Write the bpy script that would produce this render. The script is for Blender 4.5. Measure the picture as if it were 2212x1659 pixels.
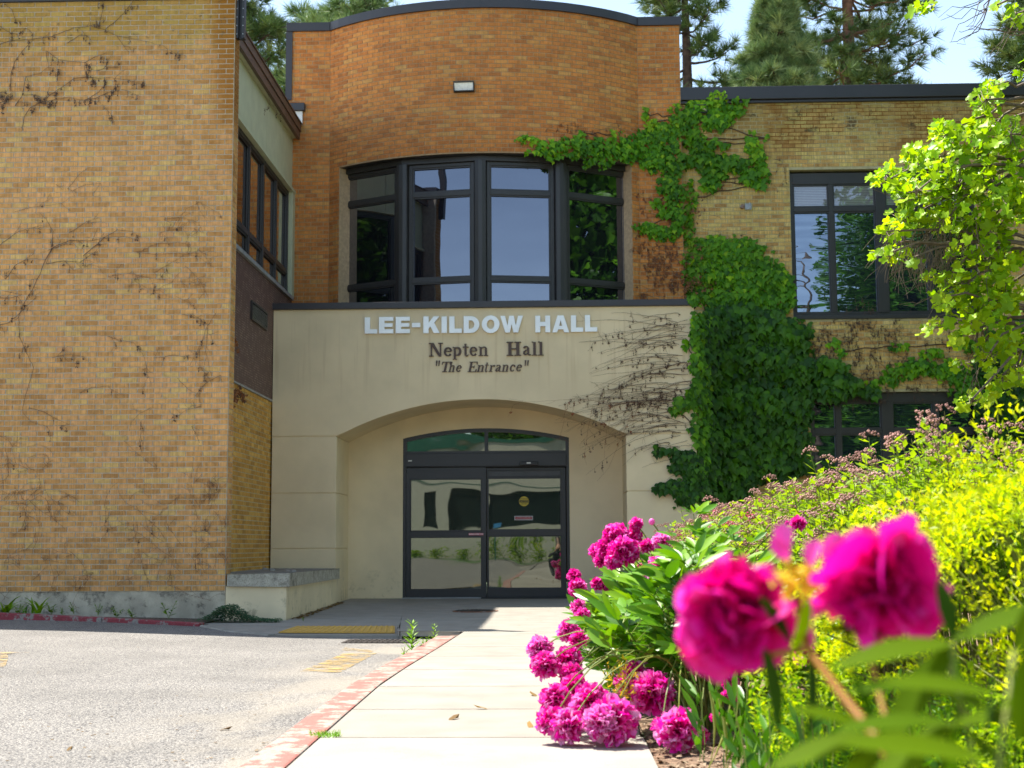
import bpy, bmesh, math, random
import numpy as np
from mathutils import Vector, Matrix
from mathutils.geometry import tessellate_polygon

for o in list(bpy.data.objects): bpy.data.objects.remove(o)
SC = bpy.context.scene
COL = SC.collection
rnd = random.Random(7)
NR = np.random.RandomState(11)
R_ = math.radians

# ------------------------------------------------------------------ camera
F_PX = 3072.2                      # focal length in pixels of a 2212 x 1659 picture (50 mm on 36 mm)
H_CAM = 0.87
_psi, _th, _ro = R_(1.79), R_(6.47), R_(0.3)
_F = Vector((-math.sin(_psi)*math.cos(_th), math.cos(_psi)*math.cos(_th), math.sin(_th)))
_R0 = Vector((math.cos(_psi), math.sin(_psi), 0)); _U0 = _R0.cross(_F)
_U = _U0*math.cos(_ro) + _R0*math.sin(_ro); _R = _R0*math.cos(_ro) - _U0*math.sin(_ro)
cam_d = bpy.data.cameras.new('camera'); cam = bpy.data.objects.new('camera', cam_d); COL.objects.link(cam)
cam_d.lens = 50.0; cam_d.sensor_width = 36.0; cam_d.sensor_fit = 'HORIZONTAL'
cam_d.clip_start = 0.02; cam_d.clip_end = 2000
m3 = Matrix((_R, _U, -_F)).transposed()
cam.matrix_world = Matrix.Translation((0, 0, H_CAM)) @ m3.to_4x4()
cam_d.dof.use_dof = True; cam_d.dof.focus_distance = 12.0; cam_d.dof.aperture_fstop = 4.6
SC.camera = cam

# ------------------------------------------------------------------ world, sun, exposure
SUN_DX, SUN_DY = 0.425, -0.305     # shadow travel per metre of height
w = bpy.data.worlds.new('World'); SC.world = w; w.use_nodes = True
wn = w.node_tree; bg = wn.nodes['Background']
sky = wn.nodes.new('ShaderNodeTexSky'); sky.sky_type = 'NISHITA'; sky.sun_disc = False
sky.sun_elevation = math.atan(1/math.hypot(SUN_DX, SUN_DY)); sky.sun_rotation = math.atan2(-SUN_DX, -SUN_DY)
sky.air_density = 0.62; sky.dust_density = 0.35; sky.ozone_density = 1.2; sky.altitude = 600
wm = wn.nodes.new('ShaderNodeMix'); wm.data_type = 'RGBA'; wm.blend_type = 'MULTIPLY'; wm.inputs[0].default_value = 1.0
wn.links.new(sky.outputs[0], wm.inputs[6]); wm.inputs[7].default_value = (1.21, 1.045, .81, 1)     # white balance of the picture
wn.links.new(wm.outputs[2], bg.inputs[0]); bg.inputs[1].default_value = 0.15
sl = bpy.data.lights.new('sun', 'SUN'); sl.energy = 3.3; sl.angle = R_(0.53); sl.color = (1.0, 0.95, 0.86)
so = bpy.data.objects.new('sun', sl); COL.objects.link(so)
so.rotation_euler = Vector((-SUN_DX, -SUN_DY, 1)).to_track_quat('Z', 'Y').to_euler(); so.location = (-20, 15, 40)
SC.view_settings.view_transform = 'Standard'; SC.view_settings.look = 'None'
SC.view_settings.gamma = 1; SC.view_settings.use_curve_mapping = False
SC.view_settings.exposure = 1.85
SC.render.engine = 'CYCLES'

# ------------------------------------------------------------------ projecting a direction onto a real plane
CAMP = Vector((0, 0, H_CAM))
def ray(x, y): return _F + _R*((x-1106)/F_PX) + _U*((829.5-y)/F_PX)
def onY(x, y, Y): d = ray(x, y); return CAMP + d*(Y/d.y)
def onX(x, y, X): d = ray(x, y); return CAMP + d*(X/d.x)
def onZ(x, y, Z=0.0): d = ray(x, y); return CAMP + d*((Z-H_CAM)/d.z)
def in_view(p, m=0):
    d = Vector(p)-CAMP; z = d.dot(_F)
    if z < .05: return False
    x = 1106+F_PX*d.dot(_R)/z; y = 829.5-F_PX*d.dot(_U)/z
    return -m < x < 2212+m and -m < y < 1659+m

# ------------------------------------------------------------------ objects
def tag(o, label=None, cat=None, group=None, kind=None):
    if label: o['label'] = label
    if cat: o['category'] = cat
    if group: o['group'] = group
    if kind: o['kind'] = kind
    return o
def thing(name, label, cat, loc=(0, 0, 0), group=None):
    o = bpy.data.objects.new(name, None); COL.objects.link(o); o.location = loc
    o.empty_display_size = .2
    return tag(o, label, cat, group)
def world_of(o):
    m = Matrix.LocRotScale(o.location, o.rotation_euler, o.scale) if o.rotation_mode != 'QUATERNION' else o.matrix_basis
    if o.parent: m = world_of(o.parent) @ o.matrix_parent_inverse @ m
    return m
def adopt(o, parent):
    if parent is not None:
        o.parent = parent; o.matrix_parent_inverse = world_of(parent).inverted()
    return o
def link(name, me, parent=None, kind=None):
    o = bpy.data.objects.new(name, me); COL.objects.link(o); adopt(o, parent)
    if kind: o['kind'] = kind
    return o

class MB:
    def __init__(s): s.v = []; s.f = []; s.t = []
    def add(s, vs, fs, tone=0.0):
        b = len(s.v); s.v += [tuple(p) for p in vs]; s.f += [tuple(b+i for i in f) for f in fs]; s.t += [tone]*len(fs)
        return s
    def box(s, x0, x1, y0, y1, z0, z1, tone=0.0):
        v = [(x, y, z) for z in (z0, z1) for y in (y0, y1) for x in (x0, x1)]
        return s.add(v, [(0, 2, 3, 1), (4, 5, 7, 6), (0, 1, 5, 4), (2, 6, 7, 3), (0, 4, 6, 2), (1, 3, 7, 5)], tone)
    def obox(s, c, a, b, d, tone=0.0):
        c, a, b, d = Vector(c), Vector(a), Vector(b), Vector(d)
        v = [c + a*i + b*j + d*k for k in (-1, 1) for j in (-1, 1) for i in (-1, 1)]
        return s.add(v, [(0, 2, 3, 1), (4, 5, 7, 6), (0, 1, 5, 4), (2, 6, 7, 3), (0, 4, 6, 2), (1, 3, 7, 5)], tone)
    def prism(s, loops, to3, d0, d1, tone=0.0):
        """closed 2-D loops (first outer, rest holes) extruded between depths d0 and d1"""
        flat = [p for l in loops for p in l]
        tris = tessellate_polygon([[Vector((p[0], p[1], 0)) for p in l] for l in loops])
        n = len(flat)
        v = [to3(p[0], p[1], d0) for p in flat] + [to3(p[0], p[1], d1) for p in flat]
        f = [tuple(t) for t in tris] + [tuple(n+i for i in reversed(t)) for t in tris]
        b = 0
        for l in loops:
            k = len(l)
            for i in range(k):
                j = (i+1) % k
                f.append((b+i, b+j, n+b+j, n+b+i))
            b += k
        return s.add(v, f, tone)
    def tube(s, pts, rad, n=6, tone=0.0, cap=True):
        pts = [Vector(p) for p in pts]
        if not hasattr(rad, '__len__'): rad = [rad]*len(pts)
        vs = []; fs = []; up = None
        for i, p in enumerate(pts):
            t = (pts[min(i+1, len(pts)-1)] - pts[max(i-1, 0)])
            if t.length < 1e-9: t = Vector((0, 0, 1))
            t.normalize()
            if up is None: up = t.orthogonal().normalized()
            up = up - t*up.dot(t)
            up = up.normalized() if up.length > 1e-6 else t.orthogonal().normalized()
            sd = t.cross(up)
            for k in range(n):
                a = 2*math.pi*k/n; vs.append(p + (up*math.cos(a) + sd*math.sin(a))*rad[i])
        for i in range(len(pts)-1):
            for k in range(n):
                a = i*n+k; b = i*n+(k+1) % n; fs.append((a, b, b+n, a+n))
        if cap and n > 2: fs.append(tuple(range(n-1, -1, -1))); fs.append(tuple((len(pts)-1)*n+k for k in range(n)))
        return s.add(vs, fs, tone)
    def mesh(s, name, mat, smooth=False):
        me = bpy.data.meshes.new(name); me.from_pydata(s.v, [], s.f)
        at = me.attributes.new('tone', 'FLOAT', 'FACE'); at.data.foreach_set('value', s.t)
        if mat: me.materials.append(mat)
        if smooth: me.polygons.foreach_set('use_smooth', [True]*len(me.polygons))
        me.update(); return me
    def build(s, name, mat, parent=None, kind=None, smooth=False, bevel=0):
        o = link(name, s.mesh(name, mat, smooth), parent, kind)
        if bevel:
            b = o.modifiers.new('edge', 'BEVEL'); b.width = bevel; b.segments = 2; b.limit_method = 'ANGLE'
        return o

def np_mesh(name, V, F, tone, mat, smooth=False):
    me = bpy.data.meshes.new(name)
    V = np.asarray(V, dtype=np.float32); F = np.asarray(F, dtype=np.int32)
    k = F.shape[1]; nf = F.shape[0]
    me.vertices.add(len(V)); me.vertices.foreach_set('co', V.ravel())
    me.loops.add(nf*k); me.loops.foreach_set('vertex_index', F.ravel())
    me.polygons.add(nf); me.polygons.foreach_set('loop_start', np.arange(nf, dtype=np.int32)*k)
    if smooth: me.polygons.foreach_set('use_smooth', np.ones(nf, dtype=bool))
    me.update(calc_edges=True)
    at = me.attributes.new('tone', 'FLOAT', 'FACE'); at.data.foreach_set('value', np.asarray(tone, dtype=np.float32))
    if mat: me.materials.append(mat)
    return me
def norm(a): return a/np.maximum(np.linalg.norm(a, axis=-1, keepdims=True), 1e-9)
def frames(tip, nrm):
    y = norm(np.asarray(tip, float)); n = np.asarray(nrm, float)
    z = norm(n - y*np.sum(n*y, -1, keepdims=True)); x = np.cross(y, z)
    return np.stack([x, y, z], -1)
def scatter(name, tpl, pos, Rm, scale, tone, mat, parent=None, kind='stuff', smooth=False, ttone=None):
    V, Fc = tpl; V = np.asarray(V, float); Fc = np.asarray(Fc)
    pos = np.asarray(pos, float); n = len(pos); scale = np.asarray(scale, float)
    if scale.ndim == 1: scale = scale[:, None]
    P = np.einsum('nij,nkj->nki', Rm, V[None]*scale[:, None, :]) + pos[:, None, :]
    FF = (Fc[None] + (np.arange(n)*len(V))[:, None, None]).reshape(-1, Fc.shape[1])
    tt = np.repeat(np.asarray(tone, float), len(Fc))
    if ttone is not None: tt = tt + np.tile(ttone, n)
    return link(name, np_mesh(name, P.reshape(-1, 3), FF, tt, mat, smooth), parent, kind)
def parts(name, tpl, pos, Rm, scale, tone, mat, parent, smooth=False, nvar=8, grad=0.0):
    """each item an object of its own; meshes shared by tone bucket"""
    V, Fc = tpl; cache = {}
    sc = np.asarray(scale, float)
    for i in range(len(pos)):
        b = int(max(0, min(.999, tone[i]))*nvar)
        if b not in cache:
            yy_ = np.array([np.mean([V[q][1] for q in f_]) for f_ in Fc]); cache[b] = np_mesh(name, V, Fc, np.clip((b+.5)/nvar+grad*(yy_-.55), 0, 1), mat, smooth)
        o = bpy.data.objects.new(name, cache[b]); COL.objects.link(o)
        s3 = (sc[i],)*3 if sc.ndim == 1 else tuple(sc[i])
        M = Matrix([[Rm[i][r][c]*s3[c] for c in range(3)]+[pos[i][r]] for r in range(3)]+[[0, 0, 0, 1]])
        o.parent = parent; o.matrix_parent_inverse = WINV(parent)
        o.matrix_basis = M
_winv = {}
def WINV(p):
    if p.name not in _winv: _winv[p.name] = world_of(p).inverted()
    return _winv[p.name]
def split_parts(name, tpl, pos, Rm, scale, tone, mat, parent, cap=290, stuff_name=None, smooth=False):
    pos = np.asarray(pos); n = len(pos); tone = np.asarray(tone); scale = np.asarray(scale, float)
    size = (scale if scale.ndim == 1 else scale[:, 1])/np.linalg.norm(pos-np.array([0, 0, H_CAM]), axis=1)
    vis = np.array([in_view(p) for p in pos]); size = np.where(vis, size, 0)
    idx = np.argsort(-size); a = idx[:cap]; b = idx[cap:]
    parts(name, tpl, pos[a], Rm[a], scale[a], tone[a], mat, parent, smooth)
    if len(b): scatter(stuff_name or name, tpl, pos[b], Rm[b], scale[b], tone[b], mat, parent, 'stuff', smooth)

# ------------------------------------------------------------------ materials
def nt(name):
    m = bpy.data.materials.new(name); m.use_nodes = True; t = m.node_tree
    return m, t, t.nodes['Principled BSDF']
def nd(t, typ, ins=None, **kw):
    n = t.nodes.new(typ)
    for k, v in kw.items(): setattr(n, k, v)
    for k, v in (ins or {}).items():
        if isinstance(v, bpy.types.NodeSocket): t.links.new(v, n.inputs[k])
        else: n.inputs[k].default_value = v
    return n
def pos_(t): return nd(t, 'ShaderNodeNewGeometry').outputs['Position']
def noise(t, scale, detail=4, vec=None, rough=.55, sc3=None):
    v = vec or pos_(t)
    if sc3: v = nd(t, 'ShaderNodeVectorMath', {0: v, 1: sc3}, operation='MULTIPLY').outputs[0]
    return nd(t, 'ShaderNodeTexNoise', {'Vector': v, 'Scale': scale, 'Detail': detail, 'Roughness': rough}).outputs['Fac']
def ramp(t, fac, stops, interp='LINEAR'):
    r = nd(t, 'ShaderNodeValToRGB', {'Fac': fac}); r.color_ramp.interpolation = interp
    e = r.color_ramp.elements
    while len(e) < len(stops): e.new(.5)
    for i, (p, c) in enumerate(stops):
        e[i].position = p; e[i].color = (c, c, c, 1) if isinstance(c, (int, float)) else (*c, 1)
    return r.outputs['Color']
def mix(t, fac, a, b, mode='MIX'):
    n = nd(t, 'ShaderNodeMix', data_type='RGBA', blend_type=mode)
    for k, v in ((0, fac), (6, a), (7, b)):
        if isinstance(v, bpy.types.NodeSocket): t.links.new(v, n.inputs[k])
        else: n.inputs[k].default_value = v if not isinstance(v, tuple) or len(v) == 4 else (*v, 1)
    return n.outputs[2]
def math_(t, op, a, b=0.0, c=None, clamp=False):
    n = nd(t, 'ShaderNodeMath', operation=op, use_clamp=clamp)
    for k, v in ((0, a), (1, b), (2, c)):
        if v is None: continue
        if isinstance(v, bpy.types.NodeSocket): t.links.new(v, n.inputs[k])
        else: n.inputs[k].default_value = v
    return n.outputs[0]
def mapr(t, v, a, b, c=0.0, d=1.0):
    return nd(t, 'ShaderNodeMapRange', {0: v, 1: a, 2: b, 3: c, 4: d}, interpolation_type='SMOOTHSTEP').outputs[0]
def bump(t, b, h, strength=.3, dist=.01):
    n = nd(t, 'ShaderNodeBump', {'Height': h, 'Strength': strength, 'Distance': dist}); t.links.new(n.outputs[0], b.inputs['Normal'])
def xyz(t):
    s = nd(t, 'ShaderNodeSeparateXYZ', {0: pos_(t)}); return s.outputs
def tone_(t): return nd(t, 'ShaderNodeAttribute', attribute_name='tone').outputs['Fac']

def simple(name, col, rough=.6, metal=0.0, var=.15, scale=6, bstr=0.0, bscale=60, dirt=None, spec=.5):
    m, t, b = nt(name)
    n = noise(t, scale, 5)
    f = mapr(t, n, .3, .7, 1-var, 1+var)
    c = mix(t, 1.0, (*col, 1), f, 'MULTIPLY')
    if dirt:
        dn = noise(t, dirt[1], 6, rough=.7); c = mix(t, mapr(t, dn, dirt[2], dirt[2]+.14, 0, dirt[3]), c, (*dirt[0], 1))
    t.links.new(c, b.inputs['Base Color']); b.inputs['Roughness'].default_value = rough
    b.inputs['Metallic'].default_value = metal; b.inputs['Specular IOR Level'].default_value = spec
    if bstr: bump(t, b, noise(t, bscale, 4), bstr)
    return m

def brick_mat(name, stops, stains=None, vary=.22, drift=None):
    m, t, b = nt(name)
    c = ramp(t, tone_(t), stops)
    st = noise(t, 1.0, 2, sc3=(150, 150, 3))                       # combed vertical grooves of rug brick
    c = mix(t, 1.0, c, mapr(t, st, .35, .65, 1-vary, 1+vary*.7), 'MULTIPLY')
    c = mix(t, 1.0, c, mapr(t, noise(t, 14, 5), .3, .7, .84, 1.12), 'MULTIPLY')
    c = mix(t, 1.0, c, mapr(t, noise(t, .8, 3), .3, .7, .9, 1.08), 'MULTIPLY')
    if stains: c = stains(t, c)
    t.links.new(c, b.inputs['Base Color']); b.inputs['Roughness'].default_value = .85
    b.inputs['Specular IOR Level'].default_value = .25
    bump(t, b, st, .5, .004)
    return m
def stains_left(t, c):
    x, y, z = xyz(t)
    n1 = noise(t, 2.2, 6, rough=.7)
    top = mapr(t, math_(t, 'ADD', z, math_(t, 'MULTIPLY', math_(t, 'SUBTRACT', n1, .5), 1.6)), 6.75, 7.5)
    c = mix(t, math_(t, 'MULTIPLY', top, .6), c, (.34, .22, .03, 1))
    edge = math_(t, 'MULTIPLY', mapr(t, math_(t, 'ADD', x, math_(t, 'MULTIPLY', math_(t, 'SUBTRACT', n1, .5), .5)), -4.42, -4.08),
                 mapr(t, math_(t, 'ADD', z, math_(t, 'MULTIPLY', noise(t, 3, 3), 2.5)), 6.3, 8.0))
    c = mix(t, math_(t, 'MULTIPLY', edge, .85), c, (.30, .11, .008, 1))
    lich = math_(t, 'MULTIPLY', mapr(t, noise(t, 9, 6, rough=.75), .56, .68), mapr(t, z, 6.9, 7.3))
    c = mix(t, math_(t, 'MULTIPLY', lich, .6), c, (.07, .06, .04, 1))
    low = math_(t, 'MULTIPLY', mapr(t, noise(t, 5, 6, rough=.7), .45, .62), mapr(t, z, 1.6, .4))
    return mix(t, math_(t, 'MULTIPLY', low, .35), c, (.16, .11, .06, 1))
def stains_right(t, c):
    x, y, z = xyz(t)
    top = mapr(t, math_(t, 'ADD', z, math_(t, 'MULTIPLY', math_(t, 'SUBTRACT', noise(t, 1.6, 5), .5), 1.4)), 6.9, 7.9)
    c = mix(t, math_(t, 'MULTIPLY', top, .5), c, (.22, .16, .045, 1))
    blk = math_(t, 'MULTIPLY', mapr(t, noise(t, 5.5, 7, rough=.8), .53, .63), math_(t, 'MULTIPLY', mapr(t, z, 7.25, 7.5), mapr(t, z, 8.1, 7.8)))
    c = mix(t, math_(t, 'MULTIPLY', blk, .8), c, (.045, .035, .025, 1))
    rst = math_(t, 'MULTIPLY', mapr(t, noise(t, 2.2, 4), .52, .62), mapr(t, z, 6.9, 7.4))
    return mix(t, math_(t, 'MULTIPLY', rst, .5), c, (.25, .10, .015, 1))

def foliage(name, stops, trans=.35, rough=.5, tcol=None, spec=.25, patch=0.0):
    m, t, b = nt(name)
    c = ramp(t, tone_(t), stops)
    if patch: c = mix(t, 1.0, c, mapr(t, noise(t, patch, 3), .3, .7, .75, 1.2), 'MULTIPLY')
    t.links.new(c, b.inputs['Base Color']); b.inputs['Roughness'].default_value = rough
    b.inputs['Specular IOR Level'].default_value = spec
    if trans:
        tr = nd(t, 'ShaderNodeBsdfTranslucent', {'Color': mix(t, 1.0, c, (*(tcol or (1.3, 1.25, .5)), 1), 'MULTIPLY')})
        mx = nd(t, 'ShaderNodeMixShader', {0: trans, 1: b.outputs[0], 2: tr.outputs[0]})
        t.links.new(mx.outputs[0], t.nodes['Material Output'].inputs[0])
    return m

def glass_mat(name, inner, refl=.22, tint=(.85, .9, 1.0), wob=.12, wscale=(1.2, 1.2, 2.2)):
    m, t, b = nt(name)
    lw = nd(t, 'ShaderNodeFresnel', {'IOR': 1.55}).outputs[0]
    fac = math_(t, 'ADD', math_(t, 'MULTIPLY', lw, .85), refl, clamp=True)
    bn = nd(t, 'ShaderNodeBump', {'Height': noise(t, 1.0, 1, sc3=wscale), 'Strength': wob, 'Distance': .02})
    gl = nd(t, 'ShaderNodeBsdfGlossy', {'Color': (*tint, 1), 'Roughness': .012, 'Normal': bn.outputs[0]})
    bl = math_(t, 'SINE', math_(t, 'MULTIPLY', xyz(t)[2], 230.0))
    t.links.new(mix(t, mapr(t, bl, .2, .9, 0, .6), (*inner, 1), tuple(c*2.6+.006 for c in inner)), b.inputs['Base Color']); b.inputs['Roughness'].default_value = .5
    b.inputs['Specular IOR Level'].default_value = 0
    mx = nd(t, 'ShaderNodeMixShader', {0: fac, 1: b.outputs[0], 2: gl.outputs[0]})
    t.links.new(mx.outputs[0], t.nodes['Material Output'].inputs[0])
    return m

M = {}
M['brick_tan'] = brick_mat('tan_brick', [(0, (.50, .245, .078)), (.25, (.61, .305, .10)), (.55, (.68, .355, .122)), (.78, (.67, .34, .135)), (.9, (.64, .385, .125)), (1, (.68, .43, .15))], stains_left)
M['brick_orange'] = brick_mat('orange_brick', [(0, (.42, .155, .045)), (.2, (.52, .185, .048)), (.6, (.59, .22, .054)), (.85, (.60, .25, .065)), (1, (.56, .29, .09))])
M['brick_yellow'] = brick_mat('yellow_brick', [(0, (.42, .235, .08)), (.3, (.60, .36, .12)), (.6, (.64, .44, .15)), (.85, (.58, .43, .14)), (1, (.66, .48, .19))], stains_right, vary=.3)
M['brick_side'] = brick_mat('ochre_side_brick', [(0, (.44, .22, .045)), (.5, (.60, .31, .06)), (1, (.68, .40, .10))])
M['mortar_tan'] = simple('grey_mortar', (.50, .42, .31), .95, scale=20, bstr=.3)
M['mortar_orange'] = simple('brown_mortar', (.42, .29, .165), .95, scale=20, bstr=.3)
def mortar_yellow():
    m, t, b = nt('yellow_mortar')
    c = mix(t, 1.0, (.46, .40, .23, 1), mapr(t, noise(t, 12, 4), .3, .7, .85, 1.1), 'MULTIPLY')
    x, y, z = xyz(t)
    r = math_(t, 'MULTIPLY', mapr(t, noise(t, 1.3, 4), .46, .56), mapr(t, z, 6.9, 7.4))
    c = mix(t, r, c, (.22, .085, .012, 1))
    t.links.new(c, b.inputs['Base Color']); b.inputs['Roughness'].default_value = .95; return m
M['mortar_yellow'] = mortar_yellow()
def stucco():
    m, t, b = nt('beige_stucco')
    c = mix(t, 1.0, (.74, .61, .40, 1), mapr(t, noise(t, 1.4, 5), .3, .7, .92, 1.06), 'MULTIPLY')
    x, y, z = xyz(t)
    st = noise(t, 1.0, 3, sc3=(14, 3, .5))                         # rain streaks that start under coping and lettering
    k = math_(t, 'MULTIPLY', mapr(t, st, .52, .68), math_(t, 'MULTIPLY', mapr(t, z, 4.45, 4.0), mapr(t, z, 2.9, 3.7)))
    c = mix(t, math_(t, 'MULTIPLY', k, .3), c, (.48, .34, .19, 1))
    g = math_(t, 'MULTIPLY', mapr(t, noise(t, 6, 6, rough=.75), .52, .68), mapr(t, z, .7, .0))
    c = mix(t, math_(t, 'MULTIPLY', g, .5), c, (.17, .14, .09, 1))
    t.links.new(c, b.inputs['Base Color']); b.inputs['Roughness'].default_value = .9
    b.inputs['Specular IOR Level'].default_value = .2
    bump(t, b, noise(t, 130, 3), .35, .004); return m
M['stucco'] = stucco()
M['dark_metal'] = simple('dark_bronze_metal', (.030, .027, .027), .42, var=.1, scale=3, spec=.5)
M['coping'] = simple('coping_metal', (.026, .023, .027), .45, var=.1, scale=2, spec=.6)
M['door_metal'] = simple('black_door_metal', (.018, .017, .020), .4, var=.15, scale=2)
M['cream_panel'] = simple('cream_panel', (.50, .50, .33), .75, var=.06, scale=4, dirt=((.22, .2, .13), 7, .62, .4))
M['brown_fascia'] = simple('brown_fascia', (.12, .07, .05), .6, dirt=((.05, .035, .03), 9, .55, .6))
M['concrete_base'] = simple('foundation_concrete', (.43, .38, .29), .95, scale=5, var=.2, bstr=.5, bscale=40, dirt=((.10, .085, .065), 7, .53, .75))
def slab_concrete():
    m, t, b = nt('weathered_slab_concrete')
    c = mix(t, 1.0, (.44, .40, .32, 1), mapr(t, noise(t, 10, 6), .3, .7, .75, 1.15), 'MULTIPLY')
    c = mix(t, mapr(t, noise(t, 60, 3), .48, .66, 0, .6), c, (.15, .13, .10, 1))
    c = mix(t, mapr(t, noise(t, 3.2, 6, rough=.8), .52, .66, 0, .8), c, (.09, .075, .055, 1))
    x, y, z = xyz(t)
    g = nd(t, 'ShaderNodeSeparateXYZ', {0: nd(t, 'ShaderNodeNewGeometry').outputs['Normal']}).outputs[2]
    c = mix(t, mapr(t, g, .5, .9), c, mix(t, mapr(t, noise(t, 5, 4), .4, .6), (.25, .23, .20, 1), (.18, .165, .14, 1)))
    t.links.new(c, b.inputs['Base Color']); b.inputs['Roughness'].default_value = .95
    bump(t, b, noise(t, 90, 4), .6, .006); return m
M['bench_slab'] = slab_concrete()
def walk():
    m, t, b = nt('sidewalk_concrete')
    c = mix(t, 1.0, ramp(t, tone_(t), [(0, (.27, .245, .205)), (1, (.335, .305, .26))]), mapr(t, noise(t, 3, 6), .3, .7, .9, 1.07), 'MULTIPLY')
    c = mix(t, 1.0, c, mapr(t, noise(t, 150, 2), .35, .65, .88, 1.08), 'MULTIPLY')
    c = mix(t, mapr(t, noise(t, 1.1, 7, rough=.75), .55, .72, 0, .4), c, (.20, .175, .14, 1))
    t.links.new(c, b.inputs['Base Color']); b.inputs['Roughness'].default_value = .9
    b.inputs['Specular IOR Level'].default_value = .3
    bump(t, b, noise(t, 120, 3), .3, .003); return m
M['walk'] = walk()
def asphalt():
    m, t, b = nt('worn_asphalt')
    v = nd(t, 'ShaderNodeTexVoronoi', {'Vector': pos_(t), 'Scale': 95.0}, feature='F1')
    sp = nd(t, 'ShaderNodeSeparateXYZ', {0: v.outputs['Color']}).outputs[0]
    c = ramp(t, sp, [(0, (.155, .15, .145)), (.3, (.23, .215, .195)), (.7, (.295, .273, .243)), (1, (.36, .335, .295))])
    c = mix(t, mapr(t, v.outputs['Distance'], .35, .75), c, (.075, .07, .068, 1))
    c = mix(t, 1.0, c, mapr(t, noise(t, .9, 5), .3, .7, .88, 1.1), 'MULTIPLY')
    c = mix(t, mapr(t, noise(t, .55, 6, rough=.7), .56, .66, 0, .35), c, (.13, .12, .11, 1))
    x, y, z = xyz(t)
    k = math_(t, 'MULTIPLY', mapr(t, x, -2.6, -1.3), mapr(t, noise(t, 1.5, 5, sc3=(1, .45, 1)), .42, .6))
    c = mix(t, math_(t, 'MULTIPLY', k, .75), c, (.29, .255, .205, 1))
    t.links.new(c, b.inputs['Base Color']); b.inputs['Roughness'].default_value = .85
    b.inputs['Specular IOR Level'].default_value = .35
    bump(t, b, v.outputs['Distance'], .5, .006); return m
M['asphalt'] = asphalt()
def paint(name, col, base, lo=.42, hi=.56, sc=9, sc3=None):
    m, t, b = nt(name)
    n = noise(t, 1.0 if sc3 else sc, 7, rough=.7, sc3=sc3)
    c = mix(t, mapr(t, n, lo, hi), (*col, 1), (*base, 1))
    c = mix(t, 1.0, c, mapr(t, noise(t, 80, 3), .3, .7, .8, 1.12), 'MULTIPLY')
    t.links.new(c, b.inputs['Base Color']); b.inputs['Roughness'].default_value = .8; return m
M['red_kerb'] = paint('worn_red_kerb_paint', (.33, .115, .09), (.32, .275, .225), .47, .55, 6)
M['red_kerb_dark'] = paint('worn_crimson_kerb_paint', (.24, .03, .04), (.24, .215, .19), .50, .58, 8)
M['kerb_plain'] = simple('kerb_concrete', (.26, .24, .205), .9, bstr=.4, dirt=((.16, .14, .12), 8, .55, .6))
M['tactile'] = paint('yellow_tactile_plastic', (.55, .32, .06), (.42, .26, .07), .5, .75, 4)
def road_paint():
    m, t, b = nt('faded_yellow_road_paint')
    c = mix(t, 1.0, (.42, .28, .09, 1), mapr(t, noise(t, 60, 3), .3, .7, .8, 1.1), 'MULTIPLY')
    t.links.new(c, b.inputs['Base Color']); b.inputs['Roughness'].default_value = .8
    tr = nd(t, 'ShaderNodeBsdfTransparent')
    k = mapr(t, noise(t, 1.0, 6, rough=.75, sc3=(5, 22, 1)), .44, .52)
    mx = nd(t, 'ShaderNodeMixShader', {0: k, 1: b.outputs[0], 2: tr.outputs[0]})
    t.links.new(mx.outputs[0], t.nodes['Material Output'].inputs[0]); return m
M['road_paint'] = road_paint()
M['iron'] = simple('cast_iron', (.045, .035, .03), .7, metal=.3, var=.3, scale=20, bstr=.4)
M['soil'] = simple('dark_soil', (.10, .065, .045), 1.0, var=.4, scale=30, bstr=1.0, bscale=50)
M['mulch'] = simple('bark_mulch', (.19, .12, .075), 1.0, var=.45, scale=45, bstr=1.0, bscale=60)
M['chips'] = foliage('wood_chips', [(0, (.10, .06, .035)), (.5, (.22, .14, .09)), (1, (.38, .29, .20))], 0, .9)
M['vine_dead'] = foliage('dead_vine', [(0, (.07, .045, .035)), (.5, (.13, .08, .055)), (.8, (.25, .085, .03)), (1, (.34, .16, .07))], 0, .9)
M['vine_pale'] = foliage('dead_vine_faint', [(0, (.20, .125, .07)), (1, (.11, .07, .045))], 0, .9)
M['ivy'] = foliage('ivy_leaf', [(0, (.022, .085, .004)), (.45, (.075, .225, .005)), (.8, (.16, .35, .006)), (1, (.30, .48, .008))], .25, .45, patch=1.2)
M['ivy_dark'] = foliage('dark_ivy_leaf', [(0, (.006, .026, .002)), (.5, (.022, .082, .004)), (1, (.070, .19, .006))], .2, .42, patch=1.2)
M['tree_leaf'] = foliage('lime_tree_leaf', [(0, (.14, .31, .008)), (.5, (.30, .50, .008)), (1, (.46, .60, .010))], .45, .4, (1.35, 1.3, .35), patch=2)
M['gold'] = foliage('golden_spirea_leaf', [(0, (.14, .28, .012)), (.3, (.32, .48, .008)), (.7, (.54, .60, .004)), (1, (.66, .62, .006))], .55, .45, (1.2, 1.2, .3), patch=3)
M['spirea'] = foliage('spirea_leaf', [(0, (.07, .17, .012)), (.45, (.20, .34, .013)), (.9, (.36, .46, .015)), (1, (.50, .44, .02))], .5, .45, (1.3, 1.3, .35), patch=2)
M['spirea_head'] = foliage('faded_spirea_bloom', [(0, (.26, .13, .11)), (.6, (.44, .24, .20)), (.95, (.54, .30, .26)), (.97, (.50, .07, .13)), (1, (.55, .08, .16))], .1, .9)
M['stem'] = foliage('green_stem', [(0, (.12, .08, .025)), (.5, (.14, .19, .03)), (1, (.26, .28, .05))], 0, .5)
M['red_stem'] = foliage('reddish_stem', [(0, (.26, .09, .008)), (1, (.30, .17, .015))], 0, .5)
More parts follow.
